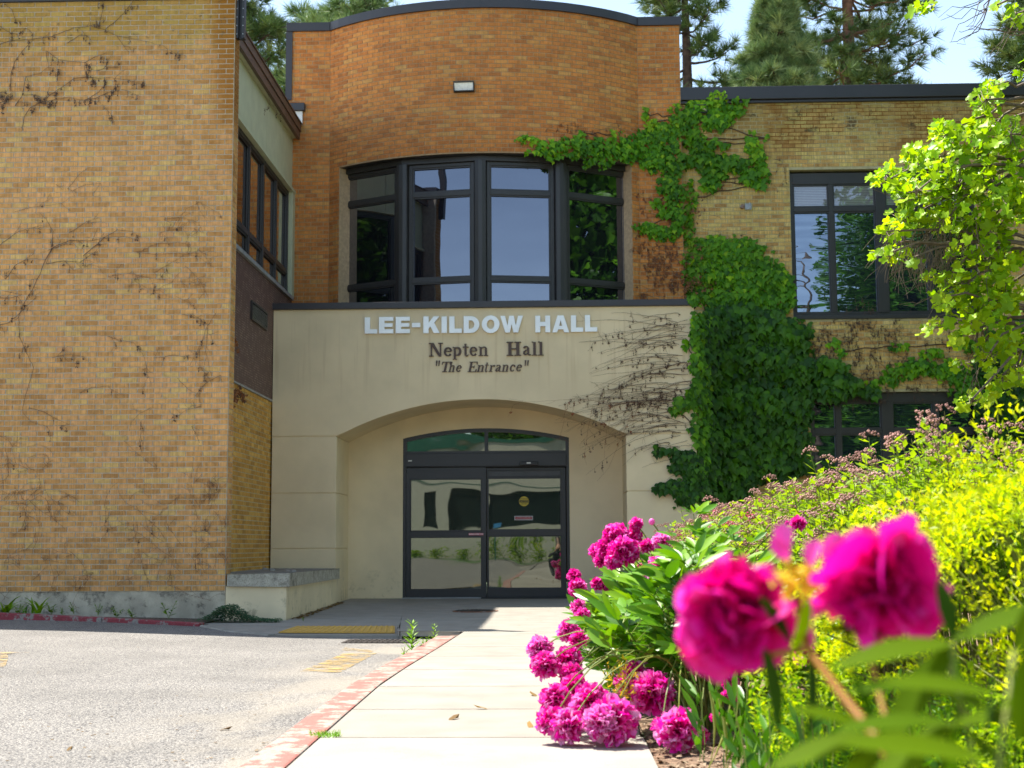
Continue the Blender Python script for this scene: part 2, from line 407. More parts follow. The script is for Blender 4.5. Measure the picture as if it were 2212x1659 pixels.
M['peony_leaf'] = foliage('peony_leaf', [(0, (.03, .11, .006)), (.5, (.10, .26, .008)), (1, (.22, .40, .010))], .30, .36, (1.3, 1.3, .3), spec=.4)
M['petal'] = foliage('magenta_petal', [(0, (.40, .0, .08)), (.35, (.74, .001, .22)), (.7, (.86, .012, .40)), (.88, (.88, .16, .56)), (1, (.90, .48, .72))], .38, .42, (1.1, .6, 1.15), spec=.35)
M['stamen'] = foliage('dry_yellow_stamen', [(0, (.50, .36, .02)), (1, (.80, .62, .05))], .3, .7)
M['grass'] = foliage('grass_blade', [(0, (.03, .10, .006)), (.5, (.09, .24, .008)), (1, (.23, .40, .010))], .35, .35, (1.2, 1.2, .4))
M['pine_n'] = foliage('pine_needles', [(0, (.035, .075, .022)), (.5, (.10, .165, .045)), (1, (.24, .30, .09))], .1, .5, (1, 1, .6))
M['pine_b'] = foliage('soft_pine_needles', [(0, (.05, .10, .04)), (.5, (.15, .24, .09)), (1, (.33, .40, .17))], .12, .5, (1, 1, .7))
M['bark'] = simple('pine_bark', (.075, .045, .032), .95, var=.4, scale=9, bstr=.8, bscale=18)
M['bark_red'] = simple('orange_pine_bark', (.16, .075, .045), .95, var=.4, scale=9, bstr=.8, bscale=18)
M['twig'] = simple('grey_twig', (.16, .115, .085), .8, var=.3, scale=20)
M['silver'] = simple('brushed_aluminium', (.82, .82, .81), .42, metal=.35, var=.06, scale=3)
M['brown_letter'] = simple('brown_letter', (.085, .052, .04), .6, var=.08)
M['letter_edge'] = simple('dark_letter_edge', (.10, .10, .11), .5)
M['lamp_black'] = simple('lamp_housing', (.02, .02, .022), .5)
M['lens'] = simple('frosted_lamp_lens', (.92, .92, .88), .25, var=.12, scale=25)
M['white'] = simple('white_paint', (.75, .75, .72), .6, var=.05)
M['red'] = simple('red_sticker', (.35, .02, .03), .5)
M['yellow'] = simple('yellow_sticker', (.50, .36, .02), .5)
M['ink'] = simple('dark_print', (.02, .02, .02), .6)
M['rust'] = simple('rusty_bracket', (.20, .09, .05), .8, dirt=((.3, .3, .3), 12, .5, .7))
M['galv'] = simple('galvanised_steel', (.35, .36, .37), .5, metal=.4)
M['tape'] = simple('glue_residue', (.66, .58, .42), .8, dirt=((.35, .28, .18), 40, .5, .5))
M['wood_leaf'] = foliage('dry_leaf', [(0, (.12, .07, .03)), (1, (.42, .26, .08))], .2, .8)
M['glass_bay'] = glass_mat('bay_window_glass', (.006, .006, .009), .17, (.66, .70, .85))
M['glass_right'] = glass_mat('right_window_glass', (.010, .014, .02), .20, (.66, .76, .95), .30, (1.5, 1.5, 5))
M['glass_up'] = glass_mat('transom_glass', (.16, .155, .16), .12, (.7, .72, .8))
M['glass_side'] = glass_mat('side_window_glass', (.005, .004, .004), .10, (.8, .75, .72), .1)
M['glass_door'] = glass_mat('door_glass', (.016, .022, .018), .15, (.80, .84, .72), .16, (1.1, 1.1, 1.5))
def mosaic():
    m, t, b = nt('small_brown_tile')
    cv = nd(t, 'ShaderNodeCombineXYZ', {0: xyz(t)[1], 1: xyz(t)[2]}).outputs[0]
    br = nd(t, 'ShaderNodeTexBrick', {'Vector': cv, 'Color1': (.115, .052, .038, 1), 'Color2': (.085, .040, .032, 1), 'Mortar': (.36, .26, .21, 1),
            'Scale': 1.0, 'Mortar Size': .0035, 'Brick Width': .105, 'Row Height': .034, 'Mortar Smooth': .2})
    k = mapr(t, noise(t, 9, 4), .45, .62, .15, 1.0)
    c = mix(t, k, (.095, .045, .036, 1), br.outputs['Color'])
    t.links.new(c, b.inputs['Base Color']); b.inputs['Roughness'].default_value = .6
    bump(t, b, br.outputs['Fac'], -.5, .004); return m
M['mosaic'] = mosaic()

# ------------------------------------------------------------------ terrain
def zr(x, y):
    s = min(1, max(0, (-x-1.6)/4.8)); s = s*s*(3-2*s)
    return -.075 + .115*s
def z_walk(x, y):
    s = min(1, max(0, (y-17.6)/4.4)); return .062*s
g = MB(); g.add([(-400, -400, -.25), (400, -400, -.25), (400, 600, -.25), (-400, 600, -.25)], [(0, 1, 2, 3)])
tag(g.build('ground', simple('far_ground', (.09, .12, .05), 1.0, var=.3, scale=.3)), kind='structure')
xs = list(np.linspace(-40, -7, 12)) + list(np.linspace(-6.6, -1.05, 20)); ys = list(np.linspace(-27.4, 4, 10))+list(np.linspace(5, 16.6, 24))
g = MB()
for i in range(len(xs)-1):
    for j in range(len(ys)-1):
        q = [(xs[a], ys[b]) for a, b in ((i, j), (i+1, j), (i+1, j+1), (i, j+1))]
        g.add([(x, y, zr(x, y)) for x, y in q], [(0, 1, 2, 3)])
g.add([(-1.0, -27.4, -.1), (40, -27.4, -.1), (40, -6, -.1), (-1.0, -6, -.1)], [(0, 1, 2, 3)])
tag(g.build('road', M['asphalt'], smooth=True), kind='structure')

# sidewalk: slabs with open joints, one object each
walk_root = MB().box(-1.09, .40, -5.9, 17.6, -.24, -.03)
walk_o = tag(walk_root.build('sidewalk', M['soil']), kind='structure')
def slab(poly, tone, parent, zf=z_walk, th=.05):
    m = MB(); n = len(poly)
    m.add([(x, y, zf(x, y)) for x, y in poly] + [(x, y, zf(x, y)-th) for x, y in poly],
          [tuple(range(n)), tuple(range(2*n-1, n-1, -1))] + [(i, (i+1) % n, n+(i+1) % n, n+i) for i in range(n)], tone)
    o = m.build('slab', M['walk'], parent, bevel=.006); return o
kx = lambda y: float(np.interp(y, [-5.9, 5.4, 7.4, 9.2, 10.6, 12.2, 13.9, 14.6], [-1.16, -1.175, -1.205, -1.225, -1.19, -1.13, -1.085, -1.06]))+.108
jy = [-5.8, -3.0, -.6, 1.0, 2.5, 3.95, 5.3, 6.62, 7.75, 9.0, 10.2, 11.4, 12.5, 14.62]
for i in range(len(jy)-1):
    slab([(kx(jy[i]), jy[i]+.013), (.38+rnd.uniform(-.02, .02), jy[i]+.013), (.38+rnd.uniform(-.02, .02), jy[i+1]-.013), (kx(jy[i+1]), jy[i+1]-.013)], rnd.random(), walk_o)
plaza = tag(MB().box(-4.2, 2.2, 17.0, 22.2, -.2, -.025).build('pavement', M['soil']), kind='structure')
def pl(poly): slab(poly, rnd.random()*.5, plaza)
pl([(-.985, 14.63), (.30, 14.63), (.24, 17.4), (-.9, 17.4)])
pl([(-.9, 17.412), (.24, 17.412), (.2, 19.9), (-.87, 19.9)])
pl([(-.87, 19.912), (.2, 19.912), (.2, 22.4), (-.83, 22.4)])
pl([(.212, 19.912), (3, 19.912), (3, 22.4), (.212, 22.4)])
pl([(-1.62, 14.75), (-1.0, 14.63), (-.912, 17.4), (-1.9, 17.4)])
pl([(-1.9, 17.412), (-.912, 17.412), (-.845, 22.4), (-2.42, 22.4), (-2.0, 18.6)])
pl([(-3.22, 17.412), (-1.915, 17.412), (-2.012, 18.6), (-2.435, 22.4), (-3.22, 22.4)])
pl([(-3.22, 15.75), (-2.78, 15.53), (-1.73, 15.53), (-1.90, 17.4), (-3.22, 17.4)])
pl([(-4.3, 16.25), (-3.95, 16.22), (-3.232, 15.76), (-3.232, 17.0), (-4.3, 17.0)])
pl([(-1.73, 15.52), (-1.63, 14.77), (-1.645, 14.77), (-1.715, 15.5)])
# ramp wedge under the tactile strip and its kerb lip
rw = MB()
rw.add([(-3.95, 16.2, 0), (-3.24, 15.74, 0), (-2.8, 15.5, 0), (-2.95, 14.95, -.040), (-3.5, 15.30, -.03), (-4.0, 15.95, -.025)], [(0, 1, 2, 3, 4, 5)], .3)
rw.add([(-2.8, 15.51, 0), (-1.74, 15.51, 0), (-1.64, 14.84, -.046), (-2.95, 14.94, -.043)], [(0, 1, 2, 3)], .2)
for q in ([(-4.0, 15.95, -.025), (-3.5, 15.30, -.03), (-2.95, 14.95, -.040)], [(-2.95, 14.94, -.043), (-1.64, 14.84, -.046), (-1.60, 14.70, -.05)]):
    for a, b in zip(q, q[1:]): rw.add([a, b, (b[0], b[1]-.02, -.2), (a[0], a[1]-.02, -.2)], [(0, 1, 2, 3)], .1)
rw.build('ramp_slope', M['walk'], plaza)

# tactile strip
tp = thing('tactile_strip', 'yellow tactile paving strip at the foot of the kerb ramp', 'tactile paving', (-2.3, 15.1, 0))
a, b_, c_, d_ = Vector((-2.93, 15.02, -.030)), Vector((-1.70, 14.95, -.034)), Vector((-1.76, 15.46, .002)), Vector((-2.83, 15.50, .002))
m = MB(); up = Vector((0, 0, .012))
m.add([a, b_, c_, d_, a+up, b_+up, c_+up, d_+up], [(3, 2, 1, 0), (4, 5, 6, 7), (0, 1, 5, 4), (1, 2, 6, 5), (2, 3, 7, 6), (3, 0, 4, 7)])
m.build('tactile_plate', M['tactile'], tp)
m = MB()
for i in range(19):
    for j in range(9):
        s, t_ = (i+.5)/19, (j+.5)/9
        p = (a.lerp(b_, s)).lerp(d_.lerp(c_, s), t_) + up
        m.add([p+Vector((math.cos(k*math.pi/3)*.018, math.sin(k*math.pi/3)*.018, 0)) for k in range(6)] + [p+Vector((math.cos(k*math.pi/3)*.010, math.sin(k*math.pi/3)*.010, .007)) for k in range(6)],
              [(6, 7, 8, 9, 10, 11)] + [(k, (k+1) % 6, 6+(k+1) % 6, 6+k) for k in range(6)])
m.build('dome', M['tactile'], tp, 'stuff')

# kerbs
def kerb(pts, wdt, ztop, mat, name='kerb', seg=1.5, zbot=-.2):
    root = tag(bpy.data.objects.new(name, None), kind='structure'); COL.objects.link(root)
    L = [Vector((p[0], p[1], 0)) for p in pts]
    for i in range(len(L)-1):
        dv = L[i+1]-L[i]; n = max(1, round(dv.length/seg)); t = dv.normalized(); s = Vector((-t.y, t.x, 0))*wdt*.5
        for k in range(n):
            p, q = L[i].lerp(L[i+1], k/n)+t*.004, L[i].lerp(L[i+1], (k+1)/n)-t*.004
            zt0, zt1 = ztop(p), ztop(q)
            m = MB()
            m.add([p-s+Vector((0, 0, zbot)), p+s+Vector((0, 0, zbot)), q+s+Vector((0, 0, zbot)), q-s+Vector((0, 0, zbot)),
                   p-s+Vector((0, 0, zt0)), p+s+Vector((0, 0, zt0)), q+s+Vector((0, 0, zt1)), q-s+Vector((0, 0, zt1))],
                  [(3, 2, 1, 0), (4, 5, 6, 7), (0, 1, 5, 4), (1, 2, 6, 5), (2, 3, 7, 6), (3, 0, 4, 7)])
            m.build('kerb_stone', mat, root, bevel=.012)
    return root
k1 = kerb([(-1.16, -5.9), (-1.175, 5.4), (-1.205, 7.4), (-1.225, 9.2), (-1.19, 10.6), (-1.13, 12.2), (-1.085, 13.9), (-1.06, 14.55)], .19, lambda p: .004 + (-.05 if p.y > 14.4 else 0), M['red_kerb'])
k2 = kerb([(-20, 16.9), (-9, 16.7), (-6.6, 16.62), (-5.2, 16.35), (-4.0, 16.08)], .13, lambda p: max(.02, .02+(-p.x-4.0)*.045 if p.x > -6.4 else .125), M['red_kerb_dark'])
k3 = kerb([(-3.98, 16.04), (-3.5, 15.33), (-2.98, 14.93)], .10, lambda p: .0 if p.x < -3.7 else -.02 if p.x < -3.2 else -.035, M['kerb_plain'], seg=.6)
soil = tag(MB().add([(-22, 16.8, .07), (-6.6, 16.66, .09), (-4.02, 16.15, .015), (-4.02, 17.2, .01), (-22, 17.4, .07)], [(0, 1, 2, 3, 4)]).build('soil_strip', M['soil']), kind='structure')

# drain grate (road level) and manhole
gr = thing('drain_grate', 'dark slotted storm drain grate in the road beside the yellow strip', 'drain', (-1.75, 14.25, -.1))
m = MB(); gx0, gx1, gy0, gy1, gz = -2.12, -1.42, 14.02, 14.5, zr(-1.7, 14)+.004
m.box(gx0, gx1, gy0, gy0+.03, gz-.02, gz+.006); m.box(gx0, gx1, gy1-.03, gy1, gz-.02, gz+.006)
m.box(gx0, gx0+.03, gy0+.03, gy1-.03, gz-.02, gz+.006); m.box(gx1-.03, gx1, gy0+.03, gy1-.03, gz-.02, gz+.006)
m.build('rim', M['iron'], gr)
MB().box(gx0+.03, gx1-.03, gy0+.03, gy1-.03, gz-.004, gz-.001).build('shaft_shade', M['ink'], gr)  # thin black sheet, stands in for the shade of the opening below the bars
for i in range(12):
    x = gx0+.06+i*(gx1-gx0-.12)/11; MB().box(x-.012, x+.012, gy0+.03, gy1-.03, gz, gz+.005).build('bar', M['galv'] if False else M['iron'], gr)
for y in (14.17, 14.33): MB().box(gx0+.03, gx1-.03, y-.012, y+.012, gz+.0055, gz+.008).build('bar', M['iron'], gr)
mh = thing('manhole_cover', 'round dark manhole cover in the shaded pavement before the doors', 'manhole', (-1.08, 18.75, .02))
def disc(m, cx, cy, r, z0, z1, n=36, r2=None):
    r2 = r if r2 is None else r2
    v = [(cx+r*math.cos(2*math.pi*k/n), cy+r*math.sin(2*math.pi*k/n), z0) for k in range(n)] + [(cx+r2*math.cos(2*math.pi*k/n), cy+r2*math.sin(2*math.pi*k/n), z1) for k in range(n)]
    m.add(v, [tuple(n+k for k in range(n))] + [(k, (k+1) % n, n+(k+1) % n, n+k) for k in range(n)]); return m
disc(MB(), -1.08, 18.75, .30, .005, .026).build('rim', M['rust'], mh)
disc(MB(), -1.08, 18.75, .265, .02, .030).build('lid', M['iron'], mh)
m = MB()
for i in range(-4, 5):
    hw = math.sqrt(max(0, .25**2-(i*.055)**2)); m.box(-1.08+i*.055-.01, -1.08+i*.055+.01, 18.75-hw, 18.75+hw, .031, .035)
m.build('ridge', M['iron'], mh, 'stuff')

# painted road markings (sheets 4 mm over the asphalt)
def sheet(pts, name, label, cat):
    m = MB(); P = [onZ(x, y, -.02) for x, y in pts]
    P = [onZ(x, y, zr(p.x, p.y)+.005) for (x, y), p in zip(pts, P)]
    m.add(P, [tuple(range(len(P)))]); o = m.build(name, M['road_paint']); tag(o, label, cat); return o
sheet([(648, 1450), (735, 1452), (815, 1410), (742, 1411)], 'road_marking', 'faded yellow paint patch on the asphalt beside the red kerb', 'road marking')
sheet([(738, 1404), (800, 1409), (812, 1405), (745, 1399)], 'road_marking', 'small scrap of yellow paint just before the drain grate', 'road marking')
sheet([(-40, 1407), (66, 1409), (15, 1412), (18, 1420), (12, 1438), (-40, 1448)], 'road_marking', 'yellow painted arrow cut off by the left picture edge', 'road marking')

# door threshold slab / mat
mt = thing('door_mat', 'dark rubber threshold mat lying before the right door leaf', 'mat', (-.2, 22.0, .06))
MB().box(-1.18, .62, 22.0, 22.215, z_walk(0, 22.0)+.002, z_walk(0, 22)+.016).build('rubber', M['ink'], mt)
MB().box(-1.18, .62, 21.97, 21.998, z_walk(0, 22.0)+.0, z_walk(0, 22)+.010).build('edge_strip', M['door_metal'], mt)

# ------------------------------------------------------------------ brickwork
BR_DEPTH = .014
def brick_rows(P0, u, n, L, z0, z1, pitch, course, holes=(), off=0.0, joint=.0125, curve=None, tone_f=None):
    """list of bricks (centre, length, u, n, tone); curve(s) -> (point, tangent, normal) for curved walls"""
    out = []; nrow = int(round((z1-z0)/course)); course = (z1-z0)/nrow
    for r in range(nrow):
        za, zb = z0+r*course, z0+(r+1)*course; zm = (za+zb)/2
        iv = [(0.0, L)]
        for (a, b, c, d) in holes:
            if c-.2*course < zm < d+.2*course:
                iv = [q for (p, s) in iv for q in ((p, min(s, a)), (max(p, b), s)) if q[1]-q[0] > .02]
        sh = (off + (pitch/2 if r % 2 else 0)) % pitch - pitch
        for (p, s) in iv:
            x = sh
            while x < s:
                a, b = max(x, p), min(x+pitch, s)
                if b-a > .03:
                    la = a + (joint/2); lb = b - (joint/2)
                    sm = (la+lb)/2
                    if curve: c, uu, nn = curve(sm)
                    else: c, uu, nn = P0+u*sm, u, n
                    out.append((Vector((c.x, c.y, zm)), (lb-la), uu, nn, rnd.random(), course-joint, (b-a) > pitch*.98))
                x += pitch
    return out
def lay_bricks(bricks, mat, wall, cap=290, name='brick', lift=0.0, skip=None):
    cand = [b for b in bricks if b[6] and in_view(b[0], -6) and (skip is None or not skip(b[0]))]
    cand.sort(key=lambda b: (b[0]-CAMP).length)
    big = set(id(b) for b in cand[:cap]); cache = {}
    m = MB()
    for b in bricks:
        c, l, u, n, tn, h, full = b
        cc = c + n*(BR_DEPTH*.5+lift-.0095 + (hash((round(c.x*97), round(c.z*91))) % 7)*.0004)
        if id(b) in big:
            k = (int(tn*12), round(l, 3), round(h, 3))
            if k not in cache:
                cache[k] = MB().obox((0, 0, 0), (l/2, 0, 0), (0, BR_DEPTH/2, 0), (0, 0, h/2), (k[0]+.5)/12).mesh(name, mat)
            o = bpy.data.objects.new(name, cache[k]); COL.objects.link(o)
            o.parent = wall; o.matrix_parent_inverse = WINV(wall)
            y = -n
            o.matrix_basis = Matrix(((u.x, y.x, 0, cc.x), (u.y, y.y, 0, cc.y), (0, 0, 1, cc.z), (0, 0, 0, 1)))
        else:
            m.obox(cc, u*(l/2), n*(BR_DEPTH/2), Vector((0, 0, h/2)), tn)
    if m.v: m.build(name, mat, wall, 'stuff')
def wall_flat(P0, u, n, L, z0, z1, thick, holes, mat, name, parent):
    m = MB(); P0 = Vector(P0)
    f = lambda s, z, d: P0 + u*s - n*d + Vector((0, 0, z))
    loops = [[(0, z0), (L, z0), (L, z1), (0, z1)]] + [[(a, c), (a, d), (b, d), (b, c)] for a, b, c, d in holes]
    m.prism(loops, f, 0.0, thick)
    return m.build(name, mat, parent)
X1, Y1, NX, NY = Vector((1, 0, 0)), Vector((0, 1, 0)), Vector((1, 0, 0)), Vector((0, -1, 0))

# generic framed window: frame object with panes as its children
def window(parent, P0, u, n, s0, s1, z0, z1, vbars, hbars, mat_f, glass, fw=.05, depth=.09, label=None, head=.0, name='window', recess=.0, glass_top=None, toprow=None):
    """vbars/hbars: list of (centre, width)"""
    P0 = Vector(P0); m = MB(); Z = Vector((0, 0, 1))
    def bx(a, b, c, d, d0, d1):   # s range, z range, depth range behind face
        cen = P0 + u*((a+b)/2) - n*(recess+(d0+d1)/2) + Z*((c+d)/2)
        m.obox(cen, u*((b-a)/2), n*((d1-d0)/2), Z*((d-c)/2))
    bx(s0, s0+fw, z0, z1, 0, depth); bx(s1-fw, s1, z0, z1, 0, depth)
    bx(s0+fw, s1-fw, z0, z0+fw, .002, depth); bx(s0+fw, s1-fw, z1-fw-head, z1, .002, depth)
    sv = sorted(vbars); edges = [s0+fw] + [q for c, w_ in sv for q in (c-w_/2, c+w_/2)] + [s1-fw]
    hv = sorted(hbars); ez = [z0+fw] + [q for c, w_ in hv for q in (c-w_/2, c+w_/2)] + [z1-fw-head]
    for c, w_ in sv: bx(c-w_/2, c+w_/2, z0+fw, z1-fw-head, -.012 if w_ > .09 else 0.0, depth)
    for i in range(0, len(edges), 2):
        for c, w_ in hv: bx(edges[i], edges[i+1], c-w_/2, c+w_/2, .004, depth)
    o = m.build(name, mat_f, parent, bevel=.004)
    if label: o['label'] = label
    for i in range(0, len(edges), 2):
        for j in range(0, len(ez), 2):
            a, b, c, d = edges[i], edges[i+1], ez[j], ez[j+1]
            if b-a < .03 or d-c < .03: continue
            q = .022                                               # inner sash bead
            s = MB()
            for (a1, b1, c1, d1) in ((a, a+q, c, d), (b-q, b, c, d), (a+q, b-q, c, c+q), (a+q, b-q, d-q, d)):
                cen = P0 + u*((a1+b1)/2) - n*(recess+.030) + Z*((c1+d1)/2)
                s.obox(cen, u*((b1-a1)/2), n*.012, Z*((d1-c1)/2))
            s.build('sash', mat_f, o)
            p = MB(); cen = P0 + u*((a+b)/2) - n*(recess+.052) + Z*((c+d)/2)
            tl = rnd.uniform(-.0015, .0015), rnd.uniform(-.0015, .0015)
            p.obox(cen, (u+n*tl[0])*((b-a)/2), n*.004, (Z+n*tl[1])*((d-c)/2))
            gm = glass_top if (glass_top and j >= len(ez)-2) else glass
            p.build('pane', gm, o)
    return o

# ---------------------------------------------------------------- left wing
LW = thing('brick_building', 'tan brick wing filling the left side, with dead vines on its wall', 'building', (-6.5, 17.07, 0))
zt = 7.70
wl = wall_flat((-12.5, 17.07, 0), X1, NY, 8.52, .342, zt, .25, [], M['mortar_tan'], 'wall', LW)
wl['label'] = 'front wall of tan brick'
lay_bricks(brick_rows(Vector((-12.5, 17.07, 0)), X1, NY, 8.52, .345, zt, .2032, .0645, off=8.52 % .2032), M['brick_tan'], wl)
m = MB(); m.box(-12.5, -3.975, 17.075, 17.32, -.2, .342); m.build('foundation', M['concrete_base'], LW, bevel=.01)
MB().box(-12.5, -3.96, 17.03, 17.4, zt, zt+.09).build('coping', M['coping'], LW)
# return of the corner pier
wr = MB().box(-4.25, -3.984, 17.321, 17.36, .342, zt).build('pier_back', M['mortar_tan'], LW)
lay_bricks(brick_rows(Vector((-3.98, 17.085, 0)), Y1, NX, .235, .345, zt, .2032, .0645, off=.1), M['brick_tan'], wr, cap=0)
# recessed side wall
sw = wall_flat((-4.262, 17.36, 0), Y1, NX, 5.14, 0, 3.02, .2, [], M['mortar_tan'], 'side_wall', LW)
lay_bricks(brick_rows(Vector((-4.262, 17.36, 0)), Y1, NX, 5.14, .40, 3.02, .2032, .0645), M['brick_side'], sw, cap=0)
MB().box(-4.30, -4.235, 17.36, 22.49, 3.02, 3.045).build('trim_strip', M['galv'], LW)
MB().box(-4.30, -4.245, 17.36, 22.49, 3.045, 4.79).build('tiled_spandrel', M['mosaic'], LW)
# louvre vent
p0, p1 = onX(*[(v/1.3825+o_)/1.7071 for v, o_ in ((228, 760), (1108, 300))], -4.24), onX(*[(v/1.3825+o_)/1.7071 for v, o_ in ((305, 760), (1278, 300))], -4.24)
vy0, vy1, vz0, vz1 = p0.y, p1.y, p1.z+.02, p0.z-.02
ve = MB(); ve.box(-4.245, -4.215, vy0, vy1, vz0, vz0+.03); ve.box(-4.245, -4.215, vy0, vy1, vz1-.03, vz1)
ve.box(-4.245, -4.215, vy0, vy0+.03, vz0+.03, vz1-.03); ve.box(-4.245, -4.215, vy1-.03, vy1, vz0+.03, vz1-.03)
ve = ve.build('vent', M['dark_metal'], LW)
MB().box(-4.244, -4.242, vy0+.03, vy1-.03, vz0+.03, vz1-.03).build('vent_back', M['ink'], ve)
for i in range(10):
    z = vz0+.05+i*(vz1-vz0-.1)/9
    MB().obox((-4.229, (vy0+vy1)/2, z), (.010, 0, -.009), (0, (vy1-vy0)/2-.03, 0), (.001, 0, .0015)).build('slat', M['galv'], ve)
# side window band
zs = 4.79
MB().box(-4.33, -4.20, 17.36, 22.42, zs, zs+.06).build('sill', M['galv'], LW, bevel=.005)
window(LW, (-4.275, 17.36, 0), Y1, NX, .02, 4.92, zs+.06, 6.55, [(1.12, .07), (2.06, .07), (3.01, .07), (3.97, .07)], [(5.22, .07)], M['dark_metal'], M['glass_side'], fw=.07, depth=.1,
       label='tall dark window band on the side wall', recess=.0)
MB().box(-4.30, -4.21, 22.30, 22.49, zs+.06, 6.6).build('end_panel', M['cream_panel'], LW)
m = MB(); m.box(-4.36, -4.20, 17.36, 22.49, 6.55, 6.60); m.build('lintel', M['cream_panel'], LW)
for i in range(5): MB().box(-4.36, -4.262, 17.36+i*1.026, 17.36+(i+1)*1.026-.006, 6.60, 7.48).build('panel', M['cream_panel'], LW)
m = MB(); m.box(-4.9, -4.19, 17.33, 22.47, 7.48, 7.52); m.build('soffit', M['cream_panel'], LW)
m = MB(); m.box(-4.19, -4.14, 17.33, 22.47, 7.46, 7.58); m.box(-4.19, -4.12, 17.33, 22.47, 7.585, 7.70); m.build('fascia', M['brown_fascia'], LW)
MB().box(-4.9, -4.10, 17.33, 22.47, 7.702, 7.72).build('roof_edge', M['brown_fascia'], LW)
MB().box(-30, -4.362, 17.42, 40, -.2, 7.69).build('building_body', M['mortar_tan'], LW)
# dark metal channel at the corner top
ch = thing('metal_channel', 'black riveted metal channel bolted to the top corner of the tan brick wing', 'bracket', (-3.93, 17.1, 7.3))
p = onY(500, 82, 17.1)
m = MB(); m.box(-3.978, -3.945, 17.10, 17.20, p.z, 8.3); m.box(-3.90, -3.87, 17.10, 17.20, p.z, 8.3); m.box(-3.945, -3.90, 17.15, 17.20, p.z, 8.3); m.build('channel', M['lamp_black'], ch)
for i in range(9):
    for x in (-3.962, -3.885):
        MB().obox((x, 17.097, p.z+.05+i*.11), (.006, 0, 0), (0, .003, 0), (0, 0, .006)).build('rivet', M['galv'], ch)

# ---------------------------------------------------------------- round tower
TW = thing('brick_tower', 'orange brick entrance tower with a curved bowed front', 'building', (-1.1, 22.5, 0))
TX0, TX1, TY, TZ = -4.36, 2.06, 22.5, 9.33
CX0, CX1 = -3.655, 1.366; CC = Vector(((CX0+CX1)/2, 0, 0)); hw_ = (CX1-CX0)/2; sag = .90
RC = (hw_**2+sag**2)/(2*sag); CCx, CCy = CC.x, TY-sag+RC; AMAX = math.asin(hw_/RC)
def arc(s, R=RC):      # s = arc length from left end, measured on RC
    a = -AMAX + s/RC
    return Vector((CCx+R*math.sin(a), CCy-R*math.cos(a), 0)), Vector((math.cos(a), math.sin(a), 0)), Vector((math.sin(a), -math.cos(a), 0))
LARC = 2*AMAX*RC
def s_of_x(x): return (math.asin((x-CCx)/RC)+AMAX)*RC
WZ0, WZ1 = 4.2, 6.955
wsa, wsb = s_of_x(-3.47), s_of_x(1.235)
# flat wings
for (xa, xb) in ((TX0, CX0), (CX1, TX1)):
    wf = wall_flat((xa, TY, 0), X1, NY, xb-xa, 4.0 if xa < -3 else 0, TZ, .3, [], M['mortar_orange'], 'wall', TW)
    lay_bricks(brick_rows(Vector((xa, TY, 0)), X1, NY, xb-xa, 4.0 if xa < -3 else .02, TZ, .2032, .0677, off=0 if xa < 0 else .1), M['brick_orange'], wf, cap=90)
# curved wall as mortar shell (with window opening) + bricks
m = MB(); n = 40
def shell(m, sa, sb, za, zb, th=.25, nn=40):
    k = max(2, int(nn*(sb-sa)/LARC)); v = []; f = []
    for i in range(k+1):
        s = sa+(sb-sa)*i/k
        for rr in (RC, RC-th):
            p = arc(s, rr)[0]
            for z in (za, zb): v.append((p.x, p.y, z))
    for i in range(k):
        a = i*4; b = a+4
        f += [(a, b, b+1, a+1), (a+2, a+3, b+3, b+2), (a+1, b+1, b+3, a+3), (a, a+2, b+2, b)]
    f += [(0, 1, 3, 2), (k*4, k*4+2, k*4+3, k*4+1)]
    m.add(v, f)
shell(m, 0, LARC, WZ1, TZ); shell(m, 0, wsa, 4.0, WZ1-.002); shell(m, wsb, LARC, 4.0, WZ1-.002)
wc = m.build('curved_wall', M['mortar_orange'], TW)
lay_bricks(brick_rows(None, None, None, LARC, 4.0, TZ, .2032, .0677, holes=[(wsa, wsb, 3.9, WZ1-.01)], curve=arc), M['brick_orange'], wc, cap=290)
# coping following the plan
def coping_path():
    P = [Vector((TX0-.02, TY, 0)), Vector((CX0, TY, 0))] + [arc(LARC*i/24)[0] for i in range(1, 24)] + [Vector((CX1, TY, 0)), Vector((TX1+.03, TY, 0))]
    return P
P = coping_path()
def ribbon(m, P, off, z0, z1, th):
    nrm = []
    for i in range(len(P)):
        t = (P[min(i+1, len(P)-1)]-P[max(i-1, 0)]).normalized(); nrm.append(Vector((t.y, -t.x, 0)))
    v = []; f = []
    for p, q in zip(P, nrm):
        for o_, z in ((off, z0), (off, z1), (off-th, z1), (off-th, z0)): v.append(p+q*o_+Vector((0, 0, z)))
    for i in range(len(P)-1):
        for k in range(4): f.append((i*4+k, i*4+(k+1) % 4, i*4+4+(k+1) % 4, i*4+4+k))
    f += [(0, 1, 2, 3), tuple(len(v)-4+k for k in (3, 2, 1, 0))]
    m.add(v, f)
m = MB(); ribbon(m, P, .05, TZ-.04, TZ+.10, .35); m.build('coping', M['coping'], TW)
for s in (.02, LARC/2, LARC-.02):
    p, t, nn = arc(s); MB().obox(p+nn*.052+Vector((0, 0, TZ+.03)), t*.004, nn*.004, Vector((0, 0, .068))).build('seam', M['coping'], TW)
MB().box(TX0-.03, TX0+.075, TY-.03, TY+.2, 8.13, TZ-.04).build('edge_trim', M['coping'], TW)
MB().box(TX0-.02, TX0+.30, TY-.10, TY+.02, 7.93, 8.06).build('flashing_box', M['coping'], TW, bevel=.01)
MB().box(TX0+.02, TX0+.26, TY-.06, TY-.02, 7.70, 7.925).build('white_flashing', M['white'], TW)
